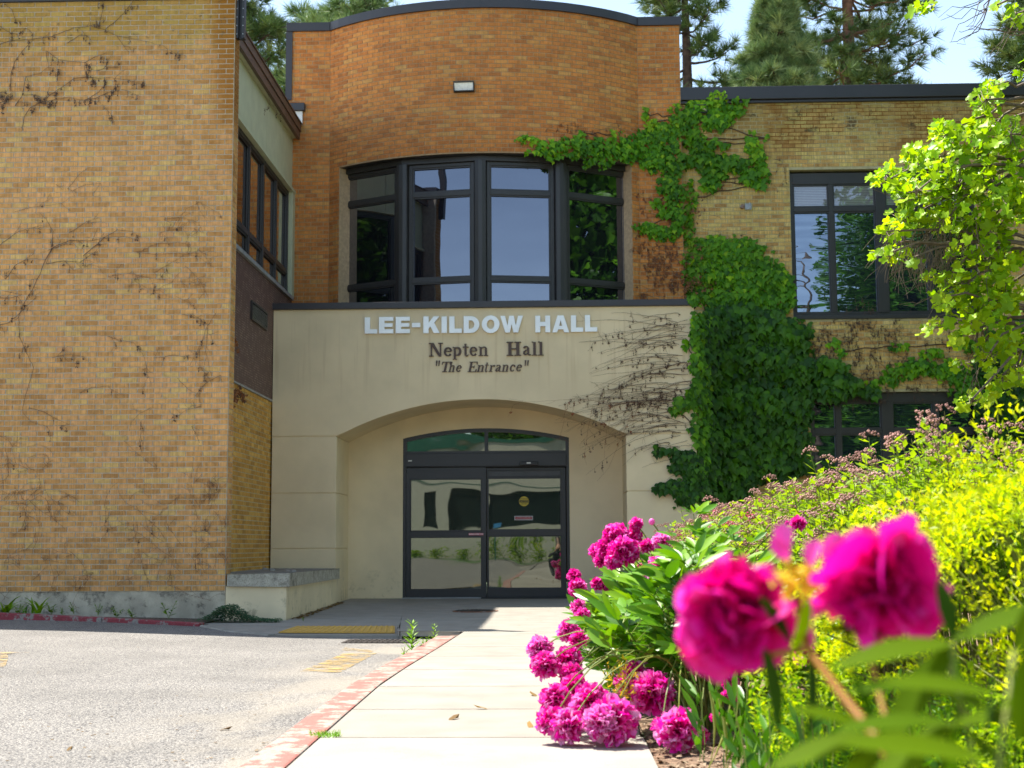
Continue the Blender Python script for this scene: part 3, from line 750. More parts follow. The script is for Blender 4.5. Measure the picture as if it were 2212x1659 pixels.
MB().prism([[(TX0, TY+.26), (CX0, TY+.26)]+[(arc(LARC*i/24, RC-.26)[0].x, arc(LARC*i/24, RC-.26)[0].y) for i in range(1, 24)]+[(CX1, TY+.26), (TX1, TY+.26), (TX1, 34), (TX0, 34)]],
           lambda x, y, d: Vector((x, y, d)), TZ-.3, TZ-.25).build('roof', M['coping'], TW)
m = MB(); m.box(TX0, TX0+.2, TY+.31, 34, 4, TZ); m.box(TX1-.2, TX1, TY+.31, 34, 4, TZ); m.box(TX0, TX1, 34, 34.2, 0, TZ); m.build('rear_wall', M['mortar_orange'], TW)
# soffit over the recessed bay
m = MB(); v = []; f = []
for i in range(25):
    s = wsa+(wsb-wsa)*i/24; a, b = arc(s, RC-.0)[0], arc(s, RC-.5)[0]
    v += [(a.x, a.y, WZ1+.004), (b.x, b.y, WZ1+.004)]
    if i < 24: f.append((i*2, i*2+1, i*2+3, i*2+2))
# faceted bay window, four facets with deep mullion posts
RW = RC-.17
def on_bay(px):
    d = ray(px, 520); a_ = d.x*d.x+d.y*d.y; ox, oy = -CCx, -CCy
    b2 = d.x*ox+d.y*oy; c2 = ox*ox+oy*oy-RW*RW; t_ = (-b2-math.sqrt(b2*b2-a_*c2))/a_
    return Vector((d.x*t_, d.y*t_, 0))
bp = [on_bay(734), on_bay(870), on_bay(1038), on_bay(1211), on_bay(1361)]
rails = [(4.42, .05), (4.94, .075), (6.36, .075)]
for i in range(4):
    a, b = bp[i], bp[i+1]; u = (b-a).normalized(); n_ = Vector((u.y, -u.x, 0)); L = (b-a).length
    w0 = .03 if i == 0 else .10; w1 = .03 if i == 3 else .10
    window(TW, a, u, n_, w0, L-w1, WZ0, WZ1-.09, [], [(5.0, .07), (6.375, .075)], M['dark_metal'], M['glass_bay'], fw=.055, depth=.1,
           label=['far left pane column of the bay, dark', 'bay pane column reflecting the wing corner', 'bay pane column reflecting open sky', 'right pane column of the bay under the ivy'][i], name='window')
    MB().obox((a+b)/2+Vector((0, 0, WZ1-.046))+n_*.0, u*(L/2+.01), n_*.045, Vector((0, 0, .042))).build('head_panel', M['dark_metal'], TW, bevel=.004)
for i in (1, 2, 3):
    p = bp[i]; r = (p-Vector((CCx, CCy, 0))).normalized(); t = Vector((-r.y, r.x, 0))
    m = MB(); w2 = .088
    a = p+r*.055-t*w2; b = p+r*.055+t*w2; c = p-r*.14+t*w2*1.15; d = p-r*.14-t*w2*1.15
    m.prism([[(a.x, a.y), (p.x+r.x*.075-t.x*.03, p.y+r.y*.075-t.y*.03), (p.x+r.x*.075+t.x*.03, p.y+r.y*.075+t.y*.03), (b.x, b.y), (c.x, c.y), (d.x, d.y)]], lambda x, y, q: Vector((x, y, q)), WZ0, WZ1-.090)
    m.build('post', M['dark_metal'], TW, bevel=.004)
m = MB()
P = [bp[0]-Vector((.12, -.10, 0))]+bp[:]+[bp[4]+Vector((.12, .10, 0))]
m.prism([[(arc(wsa+(wsb-wsa)*i/24, RC-.03)[0].x, arc(wsa+(wsb-wsa)*i/24, RC-.03)[0].y) for i in range(25)]+[(arc(wsa+(wsb-wsa)*i/24, RC-.6)[0].x, arc(wsa+(wsb-wsa)*i/24, RC-.6)[0].y) for i in range(24, -1, -1)]],
        lambda x, y, q: Vector((x, y, q)), WZ1-.004, WZ1-.001)
m.build('soffit', M['dark_metal'], TW)
MB().box(-3.6, 1.4, 23.0, 23.1, 4.0, 7.0).build('inner_wall', M['ink'], TW)

# ---------------------------------------------------------------- stucco porch
PO = thing('entrance_porch', 'beige stucco entrance block with a wide shallow arch under the tower', 'building', (-1.1, 21, 0))
PX0, PX1, PY, PZ = -4.235, 2.06, 21.0, 4.40
AX0, AX1, ASP, ACR, DY = -3.27, 1.023, 2.49, 3.03, 22.26
def arch(x0, x1, zs_, zc, n=32):
    h = (x1-x0)/2; sg = zc-zs_; R = (h*h+sg*sg)/(2*sg); cx = (x0+x1)/2; cz = zc-R; am = math.asin(h/R)
    return [(cx+R*math.sin(-am+2*am*i/n), cz+R*math.cos(-am+2*am*i/n)) for i in range(n+1)]
toY = lambda x, z, d: Vector((x, d, z))
ar = arch(AX0, AX1, ASP, ACR)
G = .012
front = MB().prism([[(PX0, 2.503), (AX0-0.0, 2.503)] + [(x, max(z, 2.503)) for x, z in ar if z > 2.5] + [(AX1, 2.503), (PX1, 2.503), (PX1, PZ), (PX0, PZ)]], toY, PY, PY+.3).build('wall', M['stucco'], PO)
blocks = [(.0, .825), (.842, 1.642), (1.659, 2.486)]
for xa, xb, side in ((PX0, AX0, 0), (AX1, PX1, 1)):
    for z0, z1 in blocks:
        MB().box(xa, xb, PY, DY-.002, z0-.1 if z0 == 0 else z0, z1).build('pilaster_block', M['stucco'], PO, bevel=.006)
    xi = (xa, xb-.014) if side == 0 else (xa+.014, xb)
    MB().box(xi[0], xi[1], PY+.014, DY-.003, .3, 2.51).build('joint_core', M['stucco'], PO)
# arch soffit (thick shell above the arch line behind the front)
m = MB()
m.prism([[(x, z) for x, z in ar] + [(AX1+.01, 4.3), (AX0-.01, 4.3)]], toY, PY+.301, DY-.001); m.build('soffit', M['stucco'], PO)
# back wall with the arched door opening
DX0, DX1 = -2.415, .192
dar = arch(DX0, DX1, 2.545, 2.70)
m = MB(); m.prism([[(AX0-.3, -.1), (DX0, -.1), (DX0, 2.545)] + dar[1:-1] + [(DX1, 2.545), (DX1, -.1), (AX1+.3, -.1), (AX1+.3, 3.3), (AX0-.3, 3.3)]], toY, DY, DY+.2)
m.build('back_wall', M['stucco'], PO)
MB().box(PX0, PX1, PY+.31, TY+.3, PZ-.3, PZ-.15).build('roof', M['coping'], PO)
m = MB(); m.box(PX0-.02, PX1+.05, PY-.05, PY+.33, PZ+.002, PZ+.10); m.build('coping', M['coping'], PO, bevel=.006)
for x in (-3.2, .95): MB().box(x, x+.01, PY-.054, PY-.049, PZ+.0, PZ+.102).build('seam', M['coping'], PO)
MB().box(PX1-.25, PX1, PY+.301, TY+.1, 0, PZ).build('flank_wall', M['stucco'], PO)
# handicap plate on right reveal
p = onY(1347, 1146, 21.6)
MB().box(AX1-.035, AX1-.002, 21.5, 21.62, p.z-.14, p.z).build('push_plate', M['galv'], PO, bevel=.004)

# sliding door unit
def Dp(x, y): p = onY((x/2.2125+1400)/1.7071, (y/2.2125+1500)/1.7071, DY); return p.x, p.z
DR = MB()
F0 = DY+.02
def rect_ring(m, o, i, y0, y1):
    m.prism([[(o[0], o[2]), (o[1], o[2]), (o[1], o[3]), (o[0], o[3])], [(i[0], i[2]), (i[0], i[3]), (i[1], i[3]), (i[1], i[2])]], toY, y0, y1)
zf = .062
tb = Dp(500, 362)[1]; hb = Dp(500, 492)[1]; cxm = Dp(868, 300)[0]
ib = arch(DX0+.055, DX1-.055, 2.545-.045, 2.70-.055, 28)
half = len(ib)//2
lxa, lxb = DX0+.055, cxm-.025; rxa, rxb = cxm+.03, DX1-.055
def clip_arch(x0, x1):
    pts = [p for p in ib if x0 < p[0] < x1]
    def zat(x):
        for p, q in zip(ib, ib[1:]):
            if p[0] <= x <= q[0]: return p[1]+(q[1]-p[1])*(x-p[0])/(q[0]-p[0])
        return ib[0][1]
    return [(x0, zat(x0))]+pts+[(x1, zat(x1))]
la, ra = clip_arch(lxa, lxb), clip_arch(rxa, rxb)
DR.prism([[(DX0, hb), (DX1, hb), (DX1, 2.545)]+list(reversed(dar))[1:-1]+[(DX0, 2.545)], [(lxa, tb)]+la+[(lxb, tb)], [(rxa, tb)]+ra+[(rxb, tb)]], toY, F0, F0+.12)
DR.box(DX0, DX0+.045, F0, F0+.12, zf, hb-.001); DR.box(DX1-.045, DX1, F0, F0+.12, zf, hb-.001)
frame = DR.build('door_frame', M['door_metal'], PO, bevel=.004)
frame['label'] = 'black frame of the automatic sliding door with arched transom'
for pts_, nm in ((la, 0), (ra, 1)):
    x0, x1 = pts_[0][0], pts_[-1][0]
    MB().prism([[(x0, tb)]+pts_+[(x1, tb)]], toY, F0+.06, F0+.066).build('pane', M['glass_door'], frame)
MB().box(DX0+.045, DX1-.045, F0-.03, F0-.001, hb+.01, tb-.035).build('header_cover', M['door_metal'], frame, bevel=.005)
def leaf(xa, xb, y, panes, lab):
    z0, z1 = zf+.01, hb-.008
    m = MB()
    m.prism([[(xa, z0), (xb, z0), (xb, z1), (xa, z1)]] + [[(a, c), (a, d), (b, d), (b, c)] for a, b, c, d, g_ in panes], toY, y, y+.045)
    o = m.build('door_leaf', M['door_metal'], PO, bevel=.004); o['label'] = lab
    for a, b, c, d, g_ in panes:
        q = MB(); q.prism([[(a-.001, c-.001), (b+.001, c-.001), (b+.001, d+.001), (a-.001, d+.001)], [(a+.012, c+.012), (a+.012, d-.012), (b-.012, d-.012), (b-.012, c+.012)]], toY, y+.006, y+.03)
        q.build('glazing_bead', M['door_metal'], o)
        MB().box(a, b, y+.02, y+.026, c, d).build('pane', g_, o)
    return o
(x0, z1), (x1, z0) = Dp(248, 590), Dp(830, 1012)
(_, z3), (_, z2) = Dp(248, 1065), Dp(830, 1492)
lf = leaf(DX0+.047, Dp(866, 500)[0], F0+.035, [(x0, x1, z0, z1, M['glass_door']), (x0, x1, z2, z3, M['glass_door'])], 'left glass leaf of the sliding door')
(x0, z1), (x1, z0) = Dp(880, 580), Dp(1482, 1002); (_, z3), (_, z2) = Dp(880, 1055), Dp(1482, 1482); (_, z5), (_, z4) = Dp(880, 517), Dp(1478, 565)
rf = leaf(Dp(869, 500)[0], DX1-.055, F0+.082, [(x0, x1, z0, z1, M['glass_door']), (x0, x1, z2, z3, M['glass_door']), (x0, x1, z4, z5, simple('grey_strip', (.06, .06, .065), .5))], 'right glass leaf of the sliding door')
MB().box(DX0, DX1+.4, DY-.08, DY+.15, zf-.06, zf+.008).build('threshold', M['galv'], frame)
# motion sensor and small labels
s0, s1 = Dp(1143, 480), Dp(1293, 448)
sn = MB().box(s0[0], s1[0], F0-.09, F0-.031, s0[1], s1[1]).build('motion_sensor', M['lamp_black'], frame, bevel=.01)
def text_mesh(txt, size, cx, cz, y, mat, name, parent, ext=.0006, sx=1.0, bold=0.0, mirror=False):
    cu = bpy.data.curves.new('t', 'FONT'); cu.body = txt; cu.size = size; cu.align_x = 'CENTER'; cu.align_y = 'CENTER'; cu.extrude = ext; cu.offset = bold
    ob = bpy.data.objects.new('t', cu); COL.objects.link(ob)
    dg = bpy.context.evaluated_depsgraph_get(); me = bpy.data.meshes.new_from_object(ob.evaluated_get(dg)); bpy.data.objects.remove(ob)
    me.materials.clear(); me.materials.append(mat)
    for v in me.vertices:
        x, z_, d = v.co.x*sx, v.co.y, v.co.z
        v.co = Vector((cx+(-x if mirror else x), y-(-d if mirror else d), cz+z_))
    o = link(name, me, parent); return o
a, b = Dp(1200, 466), Dp(1234, 455)
MB().box(a[0], b[0], F0-.0915, F0-.0905, a[1], b[1]).build('small_label', M['white'], sn)
a, b = Dp(233, 446), Dp(264, 437)
MB().box(a[0], b[0], F0-.0325, F0-.0305, a[1], b[1]).build('small_label', M['white'], frame)
# round caution sticker
c = Dp(1176, 770); yy = F0+.082+.0195; r = .078
m = MB(); n = 28; m.add([(c[0]+r*math.cos(2*math.pi*k/n), yy-.001, c[1]+r*math.sin(2*math.pi*k/n)) for k in range(n)], [tuple(range(n))])
st = m.build('caution_sticker', M['yellow'], rf)
MB().box(c[0]-.074, c[0]+.074, yy-.003, yy-.0022, c[1]-.018, c[1]+.018).build('band', M['ink'], rf)
text_mesh('CAUTION', .034, c[0], c[1], yy-.0045, M['yellow'], 'print', rf)
text_mesh('AUTOMATIC', .022, c[0], c[1]+.040, yy-.003, M['ink'], 'print', rf); text_mesh('DOOR', .030, c[0], c[1]-.038, yy-.003, M['ink'], 'print', rf)
a, b = Dp(1097, 925), Dp(1250, 888); cx, cz = (a[0]+b[0])/2, (a[1]+b[1])/2; hw2, hh = (b[0]-a[0])/2, (b[1]-a[1])/2
MB().box(a[0], b[0], yy-.002, yy-.0012, a[1], b[1]).build('arrow_sticker', simple('pale_sticker', (.42, .4, .4), .5), rf)
m = MB(); m.prism([[(cx-hw2*.95, cz), (cx-hw2*.75, cz+hh*.85), (cx-hw2*.75, cz+hh*.55), (cx+hw2*.75, cz+hh*.55), (cx+hw2*.75, cz+hh*.85), (cx+hw2*.95, cz), (cx+hw2*.75, cz-hh*.85), (cx+hw2*.75, cz-hh*.55), (cx-hw2*.75, cz-hh*.55), (cx-hw2*.75, cz-hh*.85)]], toY, yy-.0035, yy-.0025); m.build('red_arrow', M['red'], rf)
text_mesh('AUTOMATIC SLIDING DOOR', .017, cx, cz, yy-.0045, M['white'], 'print', rf)
a, b = Dp(725, 1048), Dp(845, 1030); cx, cz = (a[0]+b[0])/2, (a[1]+b[1])/2
MB().box(a[0], b[0], F0+.033, F0+.0345, a[1], b[1]).build('caution_strip', simple('pink_sticker', (.5, .12, .16), .5), lf)
text_mesh('CAUTION STAND CLEAR', .020, cx, cz, F0+.032, M['white'], 'print', lf, bold=.0006)

# ---------------------------------------------------------------- lettering
def Lp(x, y): p = onY((x/2.212+1300)/1.7071, (y/2.212+1120)/1.7071, PY); return p.x, p.z
def letter(root, polys, x0, x1, yt, yb, mat, depth=.03, name='letter', slant=0.0, lab=None):
    """polys: list of loop-lists in a 0..1 box (y up)"""
    (xa, zt_), (xb, zb) = Lp(x0, yt), Lp(x1, yb)
    m = MB()
    for k, loops in enumerate(polys):
        f = lambda x, z, d: Vector((xa+(xb-xa)*x+slant*(z)*(zt_-zb), d, zb+(zt_-zb)*z))
        m.prism(loops, f, PY-depth-.0004*k, PY-.004-.0003*k)
    o = m.build(name, mat, root)
    if lab: o['label'] = lab
    return o
def ell(cx, cy, rx, ry, n=28, p=2.0):
    return [(cx+rx*abs(math.cos(a))**(2/p)*(1 if math.cos(a) >= 0 else -1), cy+ry*abs(math.sin(a))**(2/p)*(1 if math.sin(a) >= 0 else -1)) for a in [2*math.pi*k/n for k in range(n)]]
BL = {
 'L': [[[(0, 0), (1, 0), (1, .26), (.42, .26), (.42, 1), (0, 1)]]],
 'E': [[[(0, 0), (1, 0), (1, .25), (.38, .25), (.38, .39), (.95, .39), (.95, .61), (.38, .61), (.38, .76), (1, .76), (1, 1), (0, 1)]]],
 '-': [[[(0, 0), (1, 0), (1, 1), (0, 1)]]], 'I': [[[(0, 0), (1, 0), (1, 1), (0, 1)]]],
 'K': [[[(0, 0), (.32, 0), (.32, .28), (.43, .40), (.64, 0), (1, 0), (.66, .62), (.98, 1), (.62, 1), (.32, .62), (.32, 1), (0, 1)]]],
 'D': [[[(0, 0), (.45, 0)]+[(.45+.55*math.sin(a), .5-.5*math.cos(a)) for a in [math.pi*k/14 for k in range(1, 14)]]+[(.45, 1), (0, 1)],
        [(.32, .25), (.45, .25)]+[(.45+.23*math.sin(a), .5-.25*math.cos(a)) for a in [math.pi*k/10 for k in range(1, 10)]]+[(.45, .75), (.32, .75)]]],
 'O': [[ell(.5, .5, .5, .5), ell(.5, .5, .215, .27)]],
 'W': [[[(0, 1), (.22, 0), (.42, 0), (.5, .50), (.58, 0), (.78, 0), (1, 1), (.79, 1), (.685, .42), (.60, 1), (.40, 1), (.315, .42), (.21, 1)]]],
 'H': [[[(0, 0), (.33, 0), (.33, .37), (.67, .37), (.67, 0), (1, 0), (1, 1), (.67, 1), (.67, .63), (.33, .63), (.33, 1), (0, 1)]]],
 'A': [[[(0, 0), (.29, 0), (.35, .18), (.65, .18), (.71, 0), (1, 0), (.68, 1), (.32, 1)], [(.41, .38), (.5, .72), (.59, .38)]]],
}
S1 = thing('sign_lettering', 'large brushed silver LEE-KILDOW HALL letters, top line on the porch', 'sign', (-1.1, 21, 3.9))
for chs, x0, x1, yt, yb in (('L', 103, 204, 115, 246), ('E', 219, 335, 112, 244), ('E', 355, 470, 111, 243), ('-', 488, 555, 160, 195), ('K', 580, 713, 108, 242), ('I', 728, 771, 108, 241),
                           ('L', 791, 893, 107, 241), ('D', 908, 1036, 106, 241), ('O', 1055, 1200, 100, 242), ('W', 1206, 1391, 103, 237), ('H', 1491, 1613, 102, 236), ('A', 1628, 1767, 100, 236),
                           ('L', 1781, 1882, 99, 232), ('L', 1895, 1996, 97, 230)):
    letter(S1, BL[chs], x0, x1, yt, yb, M['silver'], .045, lab='letter '+chs if chs != '-' else 'hyphen')
def rect(x0, y0, x1, y1): return [[(x0, y0), (x1, y0), (x1, y1), (x0, y1)]]
def ribb(pts, wd):
    a = []; b = []
    for i, p in enumerate(pts):
        q0, q1 = pts[max(i-1, 0)], pts[min(i+1, len(pts)-1)]; dx, dy = q1[0]-q0[0], q1[1]-q0[1]; l = math.hypot(dx, dy) or 1
        h = (wd[i] if hasattr(wd, '__len__') else wd)/2; a.append((p[0]-dy/l*h, p[1]+dx/l*h)); b.append((p[0]+dy/l*h, p[1]-dx/l*h))
    return [a+b[::-1]]
def arcp(cx, cy, rx, ry, a0, a1, n=16): return [(cx+rx*math.cos(R_(a0+(a1-a0)*i/n)), cy+ry*math.sin(R_(a0+(a1-a0)*i/n))) for i in range(n+1)]
def thk(a0, a1, t0, t1, n=16): return [t0+(t1-t0)*abs(math.cos(R_(a0+(a1-a0)*i/n))) for i in range(n+1)]
SF = {
 'N': [rect(.12, .06, .22, .95), rect(.78, .0, .88, .94), [[(.06, 1), (.34, 1), (.88, 0), (.70, 0)]], rect(0, 0, .34, .06), rect(.66, .94, 1, 1), rect(0, .94, .3, 1)],
 'H': [rect(.12, .05, .34, .95), rect(.66, .05, .88, .95), rect(.34, .46, .66, .54), rect(0, 0, .46, .06), rect(.54, 0, 1, .06), rect(0, .94, .46, 1), rect(.54, .94, 1, 1)],
 'T': [rect(.38, .05, .62, .95), rect(.22, 0, .78, .06), rect(0, .93, 1, 1), [[(0, .93), (0, .72), (.06, .72), (.14, .93)]], [[(1, .93), (1, .72), (.94, .72), (.86, .93)]]],
 'E': [rect(.12, .05, .36, .95), rect(0, 0, .98, .06), rect(0, .94, .96, 1), rect(.36, .46, .66, .54), rect(.62, .36, .68, .64), [[(1, .06), (1, .30), (.94, .30), (.84, .06)]], [[(.96, .94), (.96, .74), (.90, .74), (.82, .94)]]],
 'e': [ribb(arcp(.5, .5, .37, .43, 10, 325, 22), thk(10, 325, .09, .26, 22)), rect(.24, .50, .90, .58)],
 'c': [ribb(arcp(.52, .5, .36, .43, 50, 318, 20), thk(50, 318, .10, .26, 20)), [ell(.80, .76, .12, .12, 14)]],
 'a': [rect(.56, .10, .80, .80), ribb([(.16, .78), (.26, .92), (.48, .95), (.62, .88), (.68, .74)], [.18, .14, .10, .14, .2]), ribb([(.62, .60), (.40, .54), (.20, .38), (.18, .20), (.30, .08), (.48, .12), (.60, .26)], [.06, .10, .2, .24, .14, .08, .06]), ribb([(.72, .12), (.84, .04), (1, .10)], [.18, .12, .06])],
 'n': [rect(.12, .05, .34, .94), rect(.66, .05, .88, .72), ribb([(.30, .76), (.48, .92), (.66, .92), (.78, .80), (.78, .66)], [.06, .10, .14, .18, .2]), rect(0, 0, .46, .07), rect(.55, 0, 1, .07), rect(0, .90, .14, .97)],
 'r': [rect(.16, .05, .46, .94), ribb([(.40, .70), (.56, .88), (.72, .94)], [.08, .10, .12]), [ell(.80, .84, .17, .12, 14)], rect(0, 0, .66, .07), rect(0, .90, .2, .97)],
 'h': [rect(.12, .04, .34, .97), rect(.66, .04, .88, .46), ribb([(.30, .50), (.48, .61), (.66, .61), (.78, .54), (.78, .42)], [.05, .07, .10, .16, .2]), rect(0, 0, .46, .05), rect(.55, 0, 1, .05), rect(0, .94, .14, 1)],
 't': [rect(.28, .14, .60, .98), rect(0, .68, .95, .75), ribb([(.42, .18), (.52, .04), (.72, .02), (.95, .12)], [.30, .16, .08, .05])],
 'l': [rect(.26, .05, .74, .97), rect(0, 0, 1, .05), rect(0, .94, .30, 1)],
 'p': [rect(.12, .04, .36, .97), rect(0, 0, .50, .05), rect(0, .94, .14, 1), ribb(arcp(.48, .64, .40, .30, 150, -150, 20), [.03+.20*max(0, math.cos(R_(150-300*i/20)))+.05 for i in range(21)])],
 '"': [[[(.02, 1), (.38, 1), (.30, 0), (.12, 0)]], [[(.62, 1), (.98, 1), (.88, 0), (.70, 0)]]],
}
S2 = thing('sign_lettering', 'dark brown serif Nepten Hall letters, middle line on the porch', 'sign', (-1.1, 21, 3.65))
for chs, x0, x1, yt, yb in (('N', 625, 738, 322, 431), ('e', 745, 815, 356, 431), ('p', 818, 888, 354, 456), ('t', 900, 950, 326, 429), ('e', 955, 1020, 352, 428), ('n', 1028, 1107, 350, 427),
                           ('H', 1257, 1376, 313, 425), ('a', 1386, 1456, 346, 423), ('l', 1462, 1507, 311, 423), ('l', 1514, 1560, 310, 423)):
    letter(S2, SF[chs], x0, x1, yt, yb, M['brown_letter'], .03, lab='letter '+chs)
S3 = thing('sign_lettering', 'smaller brown italic "The Entrance" letters, bottom line on the porch', 'sign', (-1.1, 21, 3.45))
for chs, x0, x1, yt, yb in (('"', 677, 712, 465, 508), ('T', 716, 786, 475, 558), ('h', 780, 830, 473, 558), ('e', 840, 884, 502, 558), ('E', 938, 1008, 475, 558), ('n', 1012, 1068, 500, 557), ('t', 1070, 1100, 480, 557),
                           ('r', 1110, 1156, 500, 556), ('a', 1158, 1210, 499, 556), ('n', 1214, 1268, 498, 555), ('c', 1276, 1322, 497, 554), ('e', 1330, 1376, 496, 553), ('"', 1400, 1436, 463, 506)):
    letter(S3, SF[chs], x0, x1, yt, yb, M['brown_letter'], .022, slant=.22 if chs != '"' else .1, lab='letter '+chs if chs != '"' else 'quotation mark')
# glue residue of the lost quotation marks
for (cx, cy, rx, ry, lb) in ((558, 330, 14, 18, 'pale glue mark left of the N, left of a pair'), (592, 328, 13, 22, 'pale glue mark nearest the N'), (1128, 318, 13, 13, 'pale glue mark after the word Nepten'), (1165, 326, 11, 18, 'faint glue mark between Nepten and Hall')):
    (xa, za) = Lp(cx, cy); rr = random.Random(cx); k = .000155*2.9
    m = MB()
    for q in range(7):
        ang = rr.uniform(0, 6.28); ox, oz = math.cos(ang)*rx*.5*k*1.6, math.sin(ang)*ry*.6*k*1.6
        m.add([(xa+ox+math.cos(a)*rr.uniform(.5, 1)*rx*k*.6, PY-.002-.0003*q, za+oz+math.sin(a)*rr.uniform(.5, 1)*ry*k*.6) for a in [j*2*math.pi/9 for j in range(9)]], [tuple(range(9))])
    o = m.build('glue_mark', M['tape'], PO); o['label'] = lb

# ---------------------------------------------------------------- right wing
RWG = thing('brick_building', 'yellow brick wing on the right, overgrown with green ivy', 'building', (6, 22.6, 0))
RY = 22.6; RX0 = 2.07; RZ = 8.02
def Rp(x, y): p = onY(x, y, RY); return p.x, p.z
ux0, ux1 = 3.80, 6.76; uz0, uz1 = 4.43, 6.88
lx0, lx1 = 4.02, 6.80; lz1 = Rp(1950, 846)[1]; lz0 = 1.45
H_ = [(ux0-RX0, ux1-RX0, uz0, uz1), (lx0-RX0, lx1-RX0, lz0, lz1)]
wr = wall_flat((RX0, RY, 0), X1, NY, 9.5, 0, RZ, .3, H_, M['mortar_yellow'], 'wall', RWG)
lay_bricks(brick_rows(Vector((RX0, RY, 0)), X1, NY, 9.5, .0, RZ, .2032, .0645, holes=H_), M['brick_yellow'], wr, cap=290, skip=lambda c: c.z < 4.5 or c.x > 6.3 or (c.x < 3.6 and c.z < 5.4))
m = MB(); m.box(RX0-.02, RX0+9.5, RY-.09, RY+.4, RZ+.02, RZ+.235); m.box(RX0-.02, RX0+9.5, RY-.05, RY-.001, RZ-.03, RZ+.018); m.build('coping', M['coping'], RWG, bevel=.01)
for x in (4.55, 7.4): MB().box(x, x+.008, RY-.094, RY-.089, RZ+.02, RZ+.235).build('seam', M['coping'], RWG)
MB().box(RX0, 30, RY+.75, 40, -.2, RZ-.02).build('building_body', M['mortar_yellow'], RWG)
MB().box(RX0, 30, RY+.31, RY+.74, RZ-.3, RZ-.1).build('roof', M['coping'], RWG)
UW = ux1-ux0
xm = lambda px, y=500: Rp(px, y)[0]-ux0
rail = Rp(1750, 450)[1]
window(RWG, (ux0, RY, 0), X1, NY, 0.005, UW-.005, uz0+.06, uz1-.04, [(xm(1799), .07), (xm(1906), .16), (xm(2010), .07)], [(rail, .075)], M['dark_metal'], M['glass_right'], fw=.055, depth=.12, head=.13,
       label='upper window of the right wing, half hidden by the tree', recess=.07, glass_top=M['glass_up'])
MB().box(ux0-.0, ux1, RY-.035, RY+.12, uz0, uz0+.058).build('sill', M['dark_metal'], RWG, bevel=.005)
xl = lambda px: Rp(px, 880)[0]-lx0
r2 = Rp(1850, 931)[1]
window(RWG, (lx0, RY, 0), X1, NY, .005, lx1-lx0-.005, lz0+.06, lz1-.005, [(xl(1812), .07), (xl(1918), .17), (xl(2024), .07)], [(r2, .08)], M['dark_metal'], M['glass_right'], fw=.055, depth=.12, head=.10,
       label='lower window of the right wing above the hedge', recess=.07)
MB().box(lx0, lx1, RY-.035, RY+.12, lz0, lz0+.058).build('sill', M['dark_metal'], RWG, bevel=.005)

# wall lamps
def wall_lamp(p, u, n, w_, h, label):
    t = thing('wall_lamp', label, 'lamp', tuple(p), 'box lamps on the building walls'); Z = Vector((0, 0, 1)); p = Vector(p)
    m = MB(); m.obox(p+n*.01, u*(w_/2+.012), n*.012, Z*(h/2+.012)); m.build('back_plate', M['lamp_black'], t)
    m = MB()
    m.obox(p+n*.065+Z*(h/2+.006), u*(w_/2+.012), n*.045, Z*.008); m.obox(p+n*.05-Z*(h/2+.006), u*(w_/2+.012), n*.03, Z*.008)
    for s in (-1, 1): m.obox(p+n*.055+u*s*(w_/2+.006), u*.007, n*.036, Z*(h/2))
    m.build('housing', M['lamp_black'], t, bevel=.004)
    m = MB(); a = [p+n*.022-u*(w_/2)-Z*(h/2), p+n*.022+u*(w_/2)-Z*(h/2), p+n*.085+u*(w_/2)+Z*(h/2-.002), p+n*.085-u*(w_/2)+Z*(h/2-.002)]
    m.add([*a, *[q-n*.006 for q in a]], [(0, 1, 2, 3), (7, 6, 5, 4), (0, 3, 7, 4), (1, 5, 6, 2), (0, 4, 5, 1), (3, 2, 6, 7)]); m.build('lens', M['lens'], t)
    m = MB()
    for s in (-.3, .3): m.tube([p+n*.03+u*w_*s+Z*(h/2), p+n*.03+u*w_*s+Z*(h/2+.05)], .004, 5)
    m.build('clip', M['lamp_black'], t)
p = onY(1003, 190, TY-sag*.98); s_ = s_of_x(p.x); q, u, n_ = arc(s_)
wall_lamp((q.x, q.y, onY(1003, 190, q.y).z), u, n_, .30, .125, 'box lamp with pale lens high on the curved orange brick')
a = Rp(1512, 238); wall_lamp((a[0], RY, a[1]), X1, NY, .20, .10, 'box lamp tucked into ivy below the right wing roof edge')
# small bracket on right wall
a = Rp(1611, 447); br = thing('wall_bracket', 'small rusty conduit bracket screwed to the yellow brick wall', 'bracket', (a[0], RY, a[1]))
MB().box(a[0]-.02, a[0]+.09, RY-.03, RY-.008, a[1]-.05, a[1]+.05).build('plate', M['galv'], br, bevel=.004)
m = MB(); m.tube([(a[0]-.06, RY-.06, a[1]), (a[0]-.06, RY-.0, a[1])], .035, 12); m.build('pipe_stub', M['rust'], br)
m = MB(); m.tube([(a[0]+.06, RY-.04, a[1]-.03), (a[0]+.06, RY-.04, a[1]+.06)], .012, 8); m.build('bolt', M['galv'], br)

